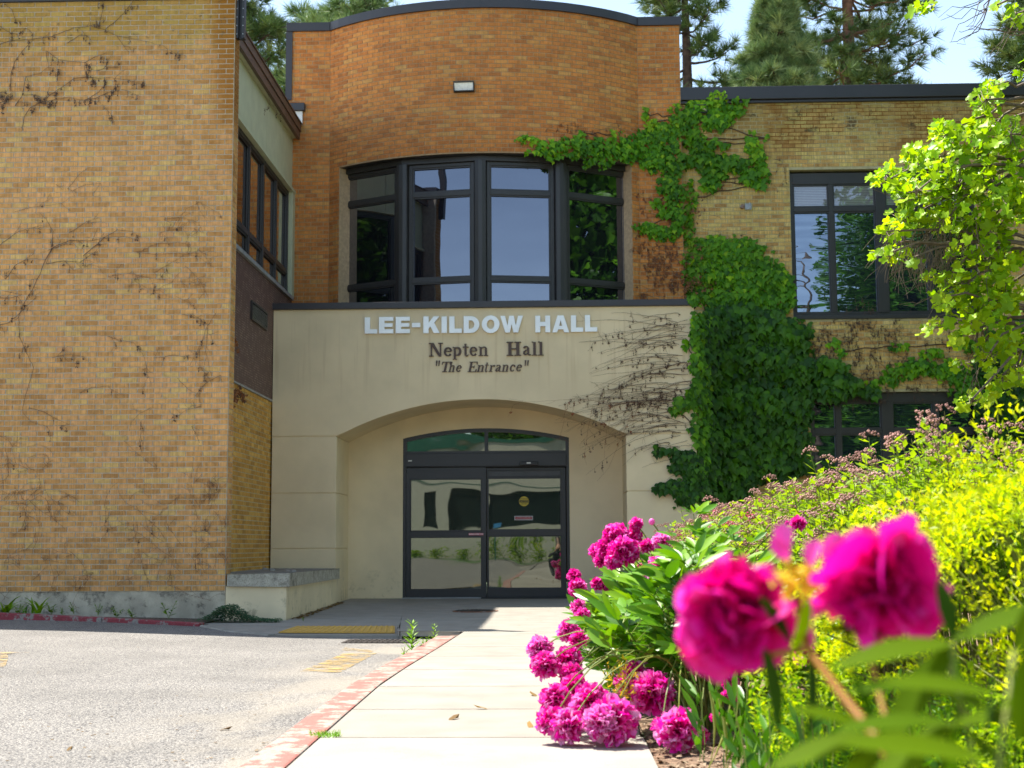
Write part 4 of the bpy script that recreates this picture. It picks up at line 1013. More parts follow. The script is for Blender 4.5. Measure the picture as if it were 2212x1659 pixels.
# ---------------------------------------------------------------- concrete bench
BN = thing('concrete_bench', 'stained concrete slab bench between tan brick wing and porch', 'bench', (-3.7, 19, 0))
MB().prism([[(-3.972, 17.06), (-3.245, 17.06), (-3.245, 20.97), (-4.22, 20.97), (-4.22, 17.37), (-3.972, 17.37)]], lambda x, y, d: Vector((x, y, d)), -.05, .40).build('base', M['stucco'], BN, bevel=.006)
MB().prism([[(-3.95, 17.02), (-3.205, 17.02), (-3.205, 20.985), (-4.22, 20.985), (-4.22, 17.38), (-3.95, 17.38)]], lambda x, y, d: Vector((x, y, d)), .401, .545).build('slab', M['bench_slab'], BN, bevel=.03)
for i, (px, py, r) in enumerate(((572, 1230, .05), (588, 1233, .06), (620, 1234, .04), (634, 1235, .05))):
    p = onZ(px, py, .548); m = MB(); rr = random.Random(i)
    v = [(p.x+math.cos(a)*r*rr.uniform(.7, 1.2), p.y+math.sin(a)*r*rr.uniform(.7, 1.2), .548) for a in [k*.898 for k in range(7)]]
    v += [(p.x+math.cos(a)*r*.6, p.y+math.sin(a)*r*.6, .548+r*rr.uniform(.3, .6)) for a in [k*.898 for k in range(7)]]
    m.add(v, [(7, 8, 9, 10, 11, 12, 13)]+[(k, (k+1) % 7, 7+(k+1) % 7, 7+k) for k in range(7)], rr.random())
    tag(m.build('stone', simple('loose_stone', (.28, .26, .23), .9), None, bevel=.006), ['dark crumpled stone nearest the brick on the bench', 'pale stone in the middle back of the bench', 'small stone against the stucco behind the bench', 'right hand stone at the back of the bench'][i], 'stone')

# ================================================================ vegetation
def T_leaf(wd=.36, n=3, curl=.12, fold=.10):
    """lanceolate leaf, tip along +y, unit length"""
    ys = [i/n for i in range(n+1)]; V = []; F = []
    for i, y in enumerate(ys):
        hw = wd*.5*math.sin(math.pi*min(1, y*.92+.06))**.8 if 0 < i < n else (.02 if i == 0 else 0.0)
        z = -curl*y*y
        V += [(-hw, y, z-0), (0, y, z-fold*(hw*2)), (hw, y, z)]
    for i in range(n):
        a = i*3
        F += [(a, a+1, a+4, a+3), (a+1, a+2, a+5, a+4)]
    return V, F
def T_ivy():
    out = [(0, -.02), (-.22, -.12), (-.46, .06), (-.58, .34), (-.30, .46), (0, 1.0), (.30, .46), (.58, .34), (.46, .06), (.22, -.12)]
    V = [(x, y, -.22*abs(x)-.18*max(0, y-.4)) for x, y in out] + [(0, .34, .05)]; c = len(out)
    return V, [(c, (i+1) % c, i) for i in range(c)]
def T_broad():
    out = [(0, 0), (-.26, -.06), (-.54, .14), (-.36, .40), (-.52, .74), (-.26, .92), (0, .74), (.24, .98), (.50, .80), (.34, .44), (.56, .18), (.26, -.04)]
    V = [(x, y, .30*abs(x)-.22*y*y+.05*math.sin(9*x+5*y)) for x, y in out] + [(0, .40, -.03)]; c = len(out)
    return V, [(c, (i+1) % c, i) for i in range(c)]
def T_blade(n=4, wd=.06, bend=.5):
    V = []; F = []
    for i in range(n+1):
        t = i/n; h = wd*.5*(1-t**2)+.001; V += [(-h, t*(1-.25*bend*t), bend*t*t*.6), (h, t*(1-.25*bend*t), bend*t*t*.6)]
    for i in range(n): F.append((i*2, i*2+1, i*2+3, i*2+2))
    return V, F
def T_tuft(n=18, seed=1, wd=.035, spread=1.25):
    r = np.random.RandomState(seed); V = []; F = []
    for i in range(n):
        th = r.uniform(0, spread); ph = r.uniform(0, 2*math.pi)
        d = np.array([math.sin(th)*math.cos(ph), math.cos(th), math.sin(th)*math.sin(ph)])*r.uniform(.75, 1.1)
        s = np.cross(d, r.normal(size=3)); s = s/np.linalg.norm(s)*wd*.5; b = len(V)
        V += [tuple(-s), tuple(s), tuple(d)]; F.append((b, b+1, b+2))
    return V, F
IVY, BROAD, LANCE, SPLEAF = T_ivy(), T_broad(), T_leaf(.34, 4, .22, .12), T_leaf(.42, 2, .15, .12)
def rand_unit(n): return norm(NR.normal(size=(n, 3)))

# ---- curved stems
def curve_pts(p, q, sagv=(0, 0, 0), n=6, jit=0.0):
    p, q, s = Vector(p), Vector(q), Vector(sagv)
    return [p.lerp(q, i/n)+s*(4*(i/n)*(1-i/n))+Vector((rnd.uniform(-jit, jit), rnd.uniform(-jit, jit), rnd.uniform(-jit, jit)))*(0 if i in (0, n) else 1) for i in range(n+1)]

# ---------------------------------------------------------------- boston ivy
def ivy_plane(x, y):
    """which wall a sighted ivy leaf hangs on"""
    if x < 1478 and y < 648: return 'tower'
    if x <= 1503 and y >= 640: return 'porch'
    return 'right'
def tower_hit(x, y):
    p = onY(x, y, TY)
    if p.x < CX1 and p.x > CX0:
        for _ in range(4):
            s = s_of_x(min(CX1-.001, p.x)); q = arc(s)[0]; p = onY(x, y, q.y)
        s = s_of_x(min(CX1-.001, max(CX0+.001, p.x))); a, u, n_ = arc(s); return Vector((a.x, a.y, p.z)), n_
    return p, NY
def ivy_hit(x, y):
    k = ivy_plane(x, y)
    if k == 'tower': return tower_hit(x, y)
    if k == 'porch': return onY(x, y, PY), NY
    # leaves left of the wall proper wrap round the porch corner
    if y > 660 and x < 1548:
        f = (x-1503)/45.0; Y = PY+(RY-PY)*min(1, max(0, f)); return onY(x, y, Y), Vector((.7, -.7, 0))
    return onY(x, y, RY), NY
def ivy(blobs, label, mat, dens=.020, size=(.085, .15), group=None, name='climbing_ivy', seed=1, tone=(.3, .65), off=(.03, .12)):
    r = random.Random(seed); pos = []; nr = []; tn = []; sc = []; tip = []
    for b in blobs:
        cx, cy, rx, ry = b[:4]; d = b[4] if len(b) > 4 else 1.0; tb_ = b[5] if len(b) > 5 else 0.0
        for _ in range(int(dens*1.3*math.pi*rx*ry*d)+2):
            a = r.uniform(0, 2*math.pi); q = math.sqrt(r.random())*(1+r.gauss(0, .15)); x, y = cx+rx*q*math.cos(a), cy+ry*q*math.sin(a)
            p, n_ = ivy_hit(x, y); o_ = r.uniform(*off)*(1.15-q*.6)
            pos.append(p+n_*o_); nn = n_*1.0+Vector((r.gauss(0, .5), r.gauss(0, .2), r.uniform(-.1, 1.1))); nr.append(nn)
            tip.append(Vector((r.gauss(0, .35), 0, -1))+n_*r.uniform(.1, .5))
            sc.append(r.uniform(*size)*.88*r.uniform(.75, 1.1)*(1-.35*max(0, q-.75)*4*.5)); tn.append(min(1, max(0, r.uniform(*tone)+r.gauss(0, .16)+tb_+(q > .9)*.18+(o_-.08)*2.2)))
    root = thing(name, label, 'ivy', tuple(pos[0]), group)
    Rm = frames([tuple(v) for v in tip], [tuple(v) for v in nr])
    scatter('leaves', IVY, [tuple(p) for p in pos], Rm, sc, tn, mat, root)
    # woody stems under the leaves
    m = MB(); bs = sorted(blobs, key=lambda b: -b[1])
    for a, b in zip(bs, bs[1:]):
        if math.hypot(a[0]-b[0], a[1]-b[1]) < 170:
            P = []
            for i in range(6):
                t = i/5; p, n_ = ivy_hit(a[0]+(b[0]-a[0])*t+r.uniform(-4, 4), a[1]+(b[1]-a[1])*t+r.uniform(-4, 4)); P.append(p+n_*.02)
            m.tube(P, .008, 5)
    if m.v: m.build('stems', M['bark'], root, 'stuff')
    return root
ivy([(1140, 303, 20, 9, 1, .3), (1128, 296, 12, 5, .8, .35), (1185, 318, 28, 17, 1.1, .15), (1240, 318, 34, 24, 1.2, .05), (1295, 320, 34, 26, 1.2), (1345, 322, 34, 30, 1.2), (1392, 312, 34, 34, 1.2), (1438, 300, 34, 36, 1.1),
     (1150, 330, 22, 6, .9, .25), (1195, 340, 20, 8, 1, .2), (1290, 350, 34, 12, .9, .1), (1410, 350, 26, 24, 1.1), (1450, 355, 30, 34, 1.1), (1395, 245, 8, 14, .9, .45), (1408, 268, 14, 14, 1, .4), (1432, 283, 22, 18, 1, .25), (1460, 255, 16, 30, .8, .15),
     (1440, 400, 24, 22, 1.1), (1458, 420, 24, 26, 1.0), (1418, 438, 14, 9, .8, .2), (1445, 455, 30, 18, 1.0), (1466, 470, 14, 20, .8), (1384, 488, 24, 10, 1, .15), (1415, 500, 34, 14, 1, .1), (1440, 512, 16, 8, 1), (1460, 495, 18, 14, .9, .1),
     (1320, 290, 12, 8, .5, .3), (1250, 290, 12, 8, .6, .25)],
    'green ivy creeping left across the orange brick above the bay window', M['ivy'], .030, seed=2, size=(.07, .125))
ivy([(1545, 205, 32, 10, 1.6, .45), (1530, 222, 46, 14, 1.3, .25), (1568, 240, 40, 16, 1.2, .1), (1545, 260, 34, 22, 1.1), (1500, 235, 20, 20, 1.0, .1), (1490, 262, 18, 40, .9, .1), (1498, 305, 24, 24, .9), (1535, 310, 40, 14, .8), (1596, 216, 26, 8, .7, .2),  # topmost blobs toned lighter: sunlight by the roof edge put into the leaf colour
     (1510, 345, 34, 26, 1.1), (1548, 360, 36, 30, 1.2), (1530, 395, 24, 16, .9), (1588, 352, 26, 18, 1.0), (1622, 312, 12, 26, 1.0, .25), (1636, 345, 18, 30, 1.0, .15), (1625, 380, 30, 18, 1.0), (1655, 372, 20, 6, .6, .2), (1640, 398, 16, 10, .8),
     (1490, 430, 12, 40, .7, .2), (1488, 500, 12, 34, .8, .2), (1650, 298, 8, 8, .3)],
    'patchy green ivy below the roof edge beside the orange brick corner', M['ivy'], .028, seed=3, size=(.08, .15))
ivy([(1540, 540, 54, 28, 1.1, .1), (1600, 545, 56, 30, 1.1, .05), (1500, 580, 24, 46, 1.0, .1), (1560, 590, 60, 32, 1.1), (1640, 590, 58, 34, 1.1), (1690, 610, 28, 26, 1.0), (1530, 640, 50, 24, .9, .05), (1610, 640, 60, 26, .9), (1680, 650, 34, 24, .9), (1706, 640, 12, 20, .8)],
    'dense band of green ivy left of the upper right wing window', M['ivy'], .030, seed=4, size=(.085, .15))
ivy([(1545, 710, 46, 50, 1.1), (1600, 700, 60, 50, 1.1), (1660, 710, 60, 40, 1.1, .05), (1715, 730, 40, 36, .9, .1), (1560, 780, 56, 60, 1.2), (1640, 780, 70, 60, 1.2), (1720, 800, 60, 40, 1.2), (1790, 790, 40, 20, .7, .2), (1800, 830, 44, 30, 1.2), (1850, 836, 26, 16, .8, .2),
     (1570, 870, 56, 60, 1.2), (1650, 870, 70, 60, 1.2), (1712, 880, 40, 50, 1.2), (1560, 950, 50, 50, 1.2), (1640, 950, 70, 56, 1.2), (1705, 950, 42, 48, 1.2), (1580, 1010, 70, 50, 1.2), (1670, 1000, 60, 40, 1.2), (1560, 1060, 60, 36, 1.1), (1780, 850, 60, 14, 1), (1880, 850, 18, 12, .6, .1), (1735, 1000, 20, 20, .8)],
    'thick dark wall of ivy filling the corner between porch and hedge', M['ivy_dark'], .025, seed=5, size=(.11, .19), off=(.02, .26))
ivy([(1508, 720, 16, 40, 1.2, .1), (1512, 790, 20, 44, 1.2, .1), (1510, 860, 22, 40, 1.2, .05), (1515, 930, 22, 44, 1.2), (1520, 690, 18, 14, 1, .15), (1475, 868, 20, 16, .8), (1460, 885, 12, 10, .6), (1520, 1000, 20, 40, 1.2), (1480, 740, 12, 10, .2, .2)],
    'vertical curtain of ivy hanging on the right edge of the beige porch', M['ivy'], .032, seed=6, size=(.09, .16), tone=(.25, .55))
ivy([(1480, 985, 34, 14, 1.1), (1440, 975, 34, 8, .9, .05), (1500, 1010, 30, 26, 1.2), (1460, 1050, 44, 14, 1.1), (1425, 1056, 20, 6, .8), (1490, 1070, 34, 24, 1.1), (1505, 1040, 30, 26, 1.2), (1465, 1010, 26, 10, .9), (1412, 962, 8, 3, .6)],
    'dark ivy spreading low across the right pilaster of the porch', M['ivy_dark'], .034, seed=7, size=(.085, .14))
ivy([(1885, 830, 16, 12, .8), (1950, 800, 40, 16, .9, .1), (1920, 820, 26, 12, .8), (1990, 790, 40, 20, .9), (2050, 800, 40, 24, 1.0), (2080, 840, 30, 30, .8), (1940, 748, 24, 8, .6, .1), (2010, 760, 26, 10, .8, .1), (1800, 740, 20, 10, .6, .2), (1815, 760, 14, 8, .6, .1), (2100, 745, 30, 14, .8)],
    'loose ivy strands between upper and lower right wing windows', M['ivy'], .026, seed=8, size=(.08, .14))
ivy([(2150, 800, 50, 60, 1.0), (2180, 880, 50, 60, 1.2), (2130, 900, 26, 50, 1.1), (2190, 960, 50, 50, 1.2), (2150, 740, 40, 30, .8), (2200, 720, 30, 40, .9), (2130, 860, 10, 20, .8)],
    'dark ivy mass at the far right behind the tree', M['ivy_dark'], .028, seed=9, size=(.10, .16))

# ---------------------------------------------------------------- dead vines
def dead_vine(lines, hit, label, rad=.006, hang=0.0, side=.5, mat='vine_dead', seed=0, flake=(.007, .016), off=.012, loc=None, tone=.4):
    r = random.Random(seed); m = MB(); fl = MB()
    def put(P2, rd, depth=0):
        P = [];
        for (x, y) in P2:
            p, n_ = hit(x, y); P.append(p+n_*(off+r.uniform(0, .008)))
        k = len(P); m.tube(P, [max(.0013, rd*.50*(1-.7*i/k)) for i in range(k)], 4, tone=tone, cap=False)
        for i in range(k-1):
            if depth < 2 and r.random() < side:
                a = math.atan2(P2[i+1][1]-P2[i][1], P2[i+1][0]-P2[i][0])+r.choice((-1, 1))*r.uniform(.35, 1.0)
                L = r.uniform(8, 26)*(1 if depth == 0 else .6); x, y = P2[i]; Q = [(x, y)]
                for _ in range(5):
                    a += r.uniform(-.28, .28)+.05; x += math.cos(a)*L/4; y += math.sin(a)*L/4; Q.append((x, y))
                put(Q, rd*.55, depth+1)
            if r.random() < hang:
                p = P[i]; L = r.uniform(.03, .085)
                m.tube([p, p-Vector((0, .008, L*.5)), p-Vector((0, .004, L))], .002, 3, tone=.3, cap=False)
                for q in range(r.randint(2, 4)):
                    c = p-Vector((r.uniform(-.012, .012), .006, L*r.uniform(.3, 1.1))); s = r.uniform(*flake)
                    a = Vector((r.gauss(0, 1), r.gauss(0, .5), r.gauss(0, .6))).normalized()*s; b = Vector((r.gauss(0, .3), r.gauss(0, .4), -1)).normalized()*s*1.2
                    fl.add([c-a, c-b*.3, c+a, c+b], [(0, 1, 2, 3)], r.uniform(.05, .45) if tone < .7 else r.uniform(.5, 1))
    for l in lines:
        Q = []
        for p, q in zip(l, l[1:]):
            n = max(1, int(math.hypot(q[0]-p[0], q[1]-p[1])/9))
            for i in range(n): Q.append((p[0]+(q[0]-p[0])*i/n+r.uniform(-.8, .8), p[1]+(q[1]-p[1])*i/n+r.uniform(-.8, .8)))
        Q.append(l[-1]); put(Q, rad)
    p0, _ = hit(*lines[0][0])
    root = thing('dead_vine', label, 'dead vine', tuple(p0))
    m.build('stems', M[mat], root, 'stuff')
    if fl.v: fl.build('withered_leaves', M['vine_dead'], root, 'stuff')
    return root
hl = lambda x, y: (onY(min(x, 494), y, 17.066), NY)
def c1(*pts): return [(x/2.997, y/2.997) for x, y in pts]
def c4(*pts): return [(x/2.997, y/2.997+527.2) for x, y in pts]
dead_vine([c1((0, 290), (80, 265), (190, 260), (340, 240), (400, 215), (480, 185), (590, 170), (680, 195), (760, 235), (900, 260), (1060, 300), (1160, 365)),
           c1((75, 590), (75, 480), (100, 400), (150, 330), (210, 270), (215, 220), (170, 185), (100, 190), (60, 230)), c1((640, 180), (670, 60), (680, 0)), c1((690, 190), (760, 130), (800, 90), (870, 0)),
           c1((760, 240), (800, 300), (835, 340)), c1((0, 170), (60, 210), (160, 240)), c1((440, 280), (520, 230), (570, 235), (600, 280)), c1((30, 30), (80, 60), (110, 160))],
          hl, 'longest dead vine, arching along the top of the tan brick wall', .008, .22, .22, seed=1)
dead_vine([c1((310, 400), (300, 330), (380, 390), (470, 400), (560, 410), (600, 450), (555, 500), (500, 525)), c1((150, 600), (170, 500), (260, 480), (310, 440), (380, 390)), c1((550, 410), (620, 370), (690, 345)), c1((620, 460), (700, 440), (780, 440))],
          hl, 'small dead vine with a brown curled tip near the wall top', .007, .25, .3, seed=2)
dead_vine([c1((150, 820), (160, 760), (200, 700), (260, 665), (340, 650), (450, 635), (550, 650), (650, 665), (700, 720), (720, 790)), c1((100, 690), (150, 620), (230, 615), (300, 650), (350, 685)), c1((550, 650), (620, 640), (700, 600), (800, 580), (920, 630)),
           c1((280, 650), (400, 570), (480, 510), (560, 500), (640, 510), (720, 505), (830, 520), (945, 555)), c1((0, 670), (60, 645), (110, 650)), c1((560, 650), (640, 600), (700, 530)), c1((0, 600), (40, 600))],
          hl, 'dead vine with many hanging black tips, second from the wall top', .008, .5, .25, seed=3)
dead_vine([c1((100, 1375), (200, 1345), (400, 1320), (460, 1275)), c1((440, 1225), (500, 1150), (540, 1110), (590, 1085)), c1((470, 1240), (550, 1200), (650, 1190), (675, 1230)), c1((360, 1195), (410, 1230))],
          hl, 'thin bare dead vine in the clear middle of the tan wall', .005, .03, .2, seed=4)
dead_vine([c1((310, 1659), (350, 1600), (450, 1560), (600, 1560), (700, 1540), (800, 1530), (900, 1555)), c1((450, 1510), (560, 1440), (680, 1440)), c1((0, 1590), (120, 1500), (220, 1475), (280, 1490)), c1((340, 1600), (345, 1500), (300, 1420), (260, 1380)), c1((540, 1659), (680, 1540), (760, 1490), (860, 1500), (910, 1540)),
           c4((440, 0), (340, 30), (300, 100), (260, 200), (210, 300), (150, 400), (125, 470), (130, 600), (170, 700), (220, 800), (200, 880), (170, 980), (150, 1060), (150, 1090), (200, 1150), (300, 1180), (400, 1175), (480, 1165)),
           c4((190, 1060), (290, 1090), (380, 1140), (440, 1165)), c4((0, 525), (60, 510), (130, 450), (200, 380), (245, 340)), c4((40, 230), (100, 140), (180, 100), (240, 95)), c4((300, 130), (420, 110), (520, 120), (620, 50), (665, 0)), c4((0, 350), (80, 350), (150, 330), (20, 305))],
          hl, 'long winding dead vine running down the left part of the tan wall', .008, .10, .22, seed=5)
dead_vine([c4((970, 335), (1060, 270), (1140, 240), (1240, 245), (1290, 255), (1320, 330)), c4((1000, 190), (1100, 130), (1200, 70), (1290, 40), (1380, 140)), c4((880, 50), (1000, 70), (1150, 60), (1280, 80), (1380, 150)), c4((700, 210), (860, 190), (930, 220)), c4((880, 200), (1000, 225), (1120, 240)),
           c4((560, 150), (580, 130), (640, 150), (720, 150)), c1((1270, 1300), (1300, 1370), (1350, 1450)), c1((1060, 1420), (1180, 1410), (1280, 1440), (1320, 1510)), c1((1150, 1440), (1210, 1350), (1300, 1310), (1390, 1370)), c1((890, 1640), (1010, 1580), (1150, 1570), (1240, 1590)), c1((1040, 1510), (1150, 1480), (1260, 1480), (1320, 1510)), c4((1140, 340), (1220, 380), (1280, 430)), c4((1200, 140), (1300, 240), (1355, 360)), c4((870, 240), (980, 300), (1080, 300))],
          hl, 'fan of fine dead twigs near the right corner of the tan wall', .0048, .02, .35, mat='vine_dead', seed=6, tone=.6)
dead_vine([c4((700, 600), (760, 620), (870, 640), (930, 720), (960, 830), (980, 910)), c4((340, 735), (440, 715), (540, 730), (620, 800)), c4((520, 965), (600, 930), (700, 920), (770, 980)), c4((1400, 450), (1340, 540), (1300, 650), (1230, 790)), c4((1345, 540), (1335, 700), (1370, 850)), c4((1290, 660), (1300, 800), (1360, 880)),
           c4((1430, 850), (1350, 890), (1290, 950), (1300, 1050), (1200, 1080), (1130, 1130)), c4((1150, 870), (1220, 940), (1290, 980)), c4((980, 1060), (900, 1100), (850, 1160), (840, 1210)), c4((910, 1150), (915, 1220), (900, 1300)), c4((1240, 1180), (1280, 1250), (1295, 1290)), c4((1180, 455), (1280, 480), (1340, 520)), c4((1000, 740), (1130, 720), (1260, 740), (1340, 860))],
          hl, 'dead vine network on the lower right of the tan wall', .0055, .05, .35, seed=7, tone=.5)
def tangle(r, n, x0, x1, y0, y1, L=(30, 110), dirs=(0, 6.28), bend=.35, drift=0.0):
    out = []
    for _ in range(n):
        x, y = r.uniform(x0, x1), r.uniform(y0, y1)**1.0; a = r.uniform(*dirs); k = r.randint(3, 7); l = r.uniform(*L)/k; c = r.uniform(-bend, bend); P = [(x, y)]
        for _ in range(k):
            a += c+r.uniform(-.2, .2)+drift; x += math.cos(a)*l; y += math.sin(a)*l; P.append((min(x, 10000), y))
        out.append(P)
    return out
rt = random.Random(44)
lo = [[(max(-5, min(492, x)), min(1325, y)) for x, y in l] for l in tangle(rt, 24, 0, 180, 1060, 1290)+tangle(rt, 20, 160, 480, 1130, 1300)+tangle(rt, 20, 415, 490, 1040, 1260, (20, 80), (-2.2, -.9))+tangle(rt, 16, 0, 110, 960, 1100)+tangle(rt, 12, 200, 470, 1010, 1160)]
dead_vine(lo, hl, 'tangle of thin dead vines over the lowest bricks and foundation', .0038, .01, .34, seed=8, tone=.6)
hp = lambda x, y: ((onY(x, y, PY-.004)), NY)
hp2 = lambda x, y: ((onY(x, y, PY-.05)), NY)
fan = []; rt = random.Random(5)
for y, n, L0, L1 in ((690, 6, 60, 130), (712, 7, 80, 200), (740, 7, 70, 190), (775, 6, 60, 160), (800, 8, 80, 190), (830, 10, 90, 200), (855, 12, 110, 210), (880, 11, 100, 230), (905, 9, 90, 210), (930, 7, 60, 180), (955, 5, 40, 130), (1000, 2, 40, 90)):
    for _ in range(n):
        x = 1500-rt.uniform(0, 60); yy = y+rt.uniform(-14, 14); L = rt.uniform(L0, L1)*1.25; P = [(x, yy)]; a = math.pi+rt.uniform(-.15, .30); k = 9
        for i in range(k):
            a += rt.uniform(-.10, .10)-.05; x += math.cos(a)*L/k; yy += math.sin(a)*-L/k*-1; P.append((x, yy))
        fan.append(P)
dead_vine(fan, hp, 'dead brown vine stems fanning left across the beige porch front', .0078, .14, .10, seed=9, flake=(.008, .018), tone=.35)
dg_ = [[(1500, 880), (1440, 885), (1380, 870), (1320, 872), (1280, 885)], [(1340, 872), (1250, 862), (1180, 866), (1140, 868), (1100, 862)], [(1130, 866), (1108, 875), (1098, 900)], [(1330, 873), (1310, 930), (1305, 990)], [(1300, 880), (1296, 940)],
       [(1280, 878), (1270, 930), (1262, 985), (1268, 1005)], [(1222, 868), (1218, 910), (1208, 950)], [(1372, 875), (1340, 950), (1315, 1010), (1290, 1040)], [(1240, 866), (1235, 900)], [(1380, 872), (1362, 930), (1345, 960)]]
dead_vine(dg_, hp2, 'loose dead runners dangling across the porch arch opening', .006, .10, .12, seed=10, flake=(.010, .024), tone=.75)
hr = lambda x, y: (onY(x, y, RY-.006), NY)
hto = lambda x, y: ((lambda a: (a[0], a[1]))(tower_hit(x, y)))
rt = random.Random(6)
dead_vine(tangle(rt, 46, 1362, 1472, 430, 640, (30, 90), (-.4, .4), .25)+[[(1362, 420), (1400, 430), (1440, 445), (1472, 470)], [(1360, 540), (1400, 530), (1440, 545), (1474, 560)], [(1205, 272), (1270, 285), (1330, 275), (1395, 305)], [(1180, 280), (1240, 290)]],
          hto, 'rust brown dead vine over the orange brick right of the bay', .0050, .16, .45, seed=11, tone=.75, flake=(.012, .024))
dead_vine(tangle(rt, 60, 1700, 2110, 692, 835, (50, 150), (-.3, .5), .22)+tangle(rt, 20, 1720, 1960, 700, 760, (30, 80), (.8, 2.2), .22), hr, 'dark dead vine net on yellow brick between the two right windows', .006, .14, .45, seed=12, tone=.35)
dead_vine([[(1482, 490), (1540, 500), (1600, 505), (1660, 520), (1700, 500)], [(1600, 352), (1640, 370), (1680, 410), (1700, 380)], [(1640, 330), (1690, 350), (1700, 400)], [(1555, 470), (1500, 455), (1482, 440)], [(1700, 480), (1668, 530), (1690, 570)], [(1540, 310), (1560, 340), (1600, 355)], [(1482, 660), (1560, 655), (1660, 660), (1700, 680)], [(1520, 640), (1600, 670), (1690, 665)], [(1672, 352), (1700, 360)], [(1480, 420), (1530, 430), (1560, 410), (1600, 400)], [(1476, 460), (1500, 470), (1500, 500)]],
          hr, 'bare dead runners around the bracket on the yellow brick', .0045, .05, .3, seed=13, tone=.4)
hs = lambda x, y: (onX(x, y, -4.24), NX)
dead_vine([[(508, 838), (505, 850), (500, 870), (498, 885)], [(516, 830), (511, 850), (504, 880)], [(503, 722), (512, 750), (516, 770)], [(506, 842), (500, 862)]], hs, 'reddish dead leaves clinging to the side wall behind the pier', .004, .9, .3, seed=14, tone=.8, flake=(.02, .04))
dead_vine([c1((1640, 350), (1680, 500), (1750, 680), (1830, 740))], lambda x, y: (onX(x, y, -4.2), NX), 'thin dead vine hanging over the brown roof edge', .006, .1, .5, seed=15)

# ---------------------------------------------------------------- pines
def pine(x, Y, zb, zt, rb, label, n, mat, tuft=.42, bark='bark', cone=.55, droop=.1, lean=0.0, seed=1, dens=1.0, r0=.28, name='pine_tree', zlo=7.0):
    r = random.Random(seed); q = np.random.RandomState(seed); top = Vector((x+lean, Y, zt))
    root = thing(name, label, 'tree', (x, Y, 0))
    TP = [Vector((x, Y, -.2)).lerp(top, i/10)+Vector((r.uniform(-.15, .15), r.uniform(-.1, .1), 0))*(0 < i < 10) for i in range(11)]
    MB().tube(TP, [r0*(1-.85*(i/10)**1.2) for i in range(11)], 9).build('trunk', M[bark], root, smooth=True)
    lm = MB(); pos = []; tip = []
    for i in range(n):
        t = r.random()**.85; z = max(zlo, zb)+(zt-max(zlo, zb))*t if r.random() < .97 else zb
        k = (z-zb)/(zt-zb); rad = rb*(1-k)**cone*r.uniform(.55, 1.12)+.25; a = r.uniform(0, 2*math.pi)
        f = min(9.99, max(0, z/zt*10)); b = TP[int(f)].lerp(TP[min(10, int(f)+1)], f-int(f))
        d = Vector((math.cos(a), math.sin(a), 0)); e = b+d*rad+Vector((0, 0, rad*(r.uniform(-.15, .35)-droop)))
        C = curve_pts(b, e, (0, 0, -rad*.12*r.uniform(.3, 1.6)), 5, rad*.045)
        lm.tube(C, [max(.010, .055*(1-.8*j/5)*(rad/rb+.3)) for j in range(6)], 5, cap=False)
        nt_ = int(rad*7*dens)+3
        for j in range(nt_):
            s = .30+.72*r.random()**.7; s = min(1.0, s); g_ = s*5; c = C[min(4, int(g_))].lerp(C[min(5, int(g_)+1)], g_-int(g_))
            o_ = Vector((r.gauss(0, 1), r.gauss(0, 1), r.gauss(.35, .5)))*rad*.10
            dd = (d*.5+o_.normalized()*.9+Vector((0, 0, .35))).normalized()
            if j % 3 == 0: lm.tube([c, c+o_], .010, 3, cap=False)
            pos.append(c+o_); tip.append(dd)
    lm.build('branches', M[bark], root, 'stuff')
    N = len(pos); hh = len(pos)//3
    for v in range(3):
        idx = range(v, N, 3); P = [tuple(pos[i]) for i in idx]; D = [tuple(tip[i]) for i in idx]
        Rm = frames(D, rand_unit(len(P)))
        scatter('crown', T_tuft(30, seed*7+v, .06, 1.35), P, Rm, tuft*q.uniform(.7, 1.15, len(P)), q.uniform(.15, .95, len(P)), M[mat], root)
    return root
def ax(px, Y): return (px-1204)/F_PX*Y
pine(ax(1498, 40), 40, 3, 19, 2.8, 'open crowned pine with visible dark limbs just right of the tower', 100, 'pine_n', .42, 'bark', .5, seed=3, dens=1.5, r0=.36)
pine(ax(1702, 36), 36, 1, 15.2, 2.9, 'dense soft green conical pine rising in the middle of the roof line', 420, 'pine_b', .34, 'bark', .8, seed=5, dens=3.4, r0=.2)
pine(ax(1868, 42), 42, 4, 23, 3.2, 'tall pine with reddish trunk, right of the dense conical one', 150, 'pine_n', .46, 'bark_red', .4, seed=8, dens=1.5, r0=.40)
pine(ax(2290, 38), 38, 2, 17, 2.6, 'pine at the far right edge behind the lime green branches', 170, 'pine_n', .44, 'bark', .5, seed=12, dens=1.5, r0=.3)
pine(ax(478, 36), 36, 3, 22, 2.2, 'pine seen in the sky gap left of the orange tower', 150, 'pine_n', .40, 'bark', .35, seed=15, dens=2.0, r0=.36)
pine(ax(770, 42), 42, 5, 17.6, 5.0, 'pine whose top shows over the left shoulder of the tower', 130, 'pine_b', .46, 'bark_red', .35, seed=18, dens=2.0, r0=.3, zlo=11)
pine(ax(1320, 47), 47, 5, 17.8, 3.2, 'pine barely showing over the right shoulder of the tower', 80, 'pine_n', .42, 'bark', .35, seed=21, dens=.9, r0=.3, zlo=12)

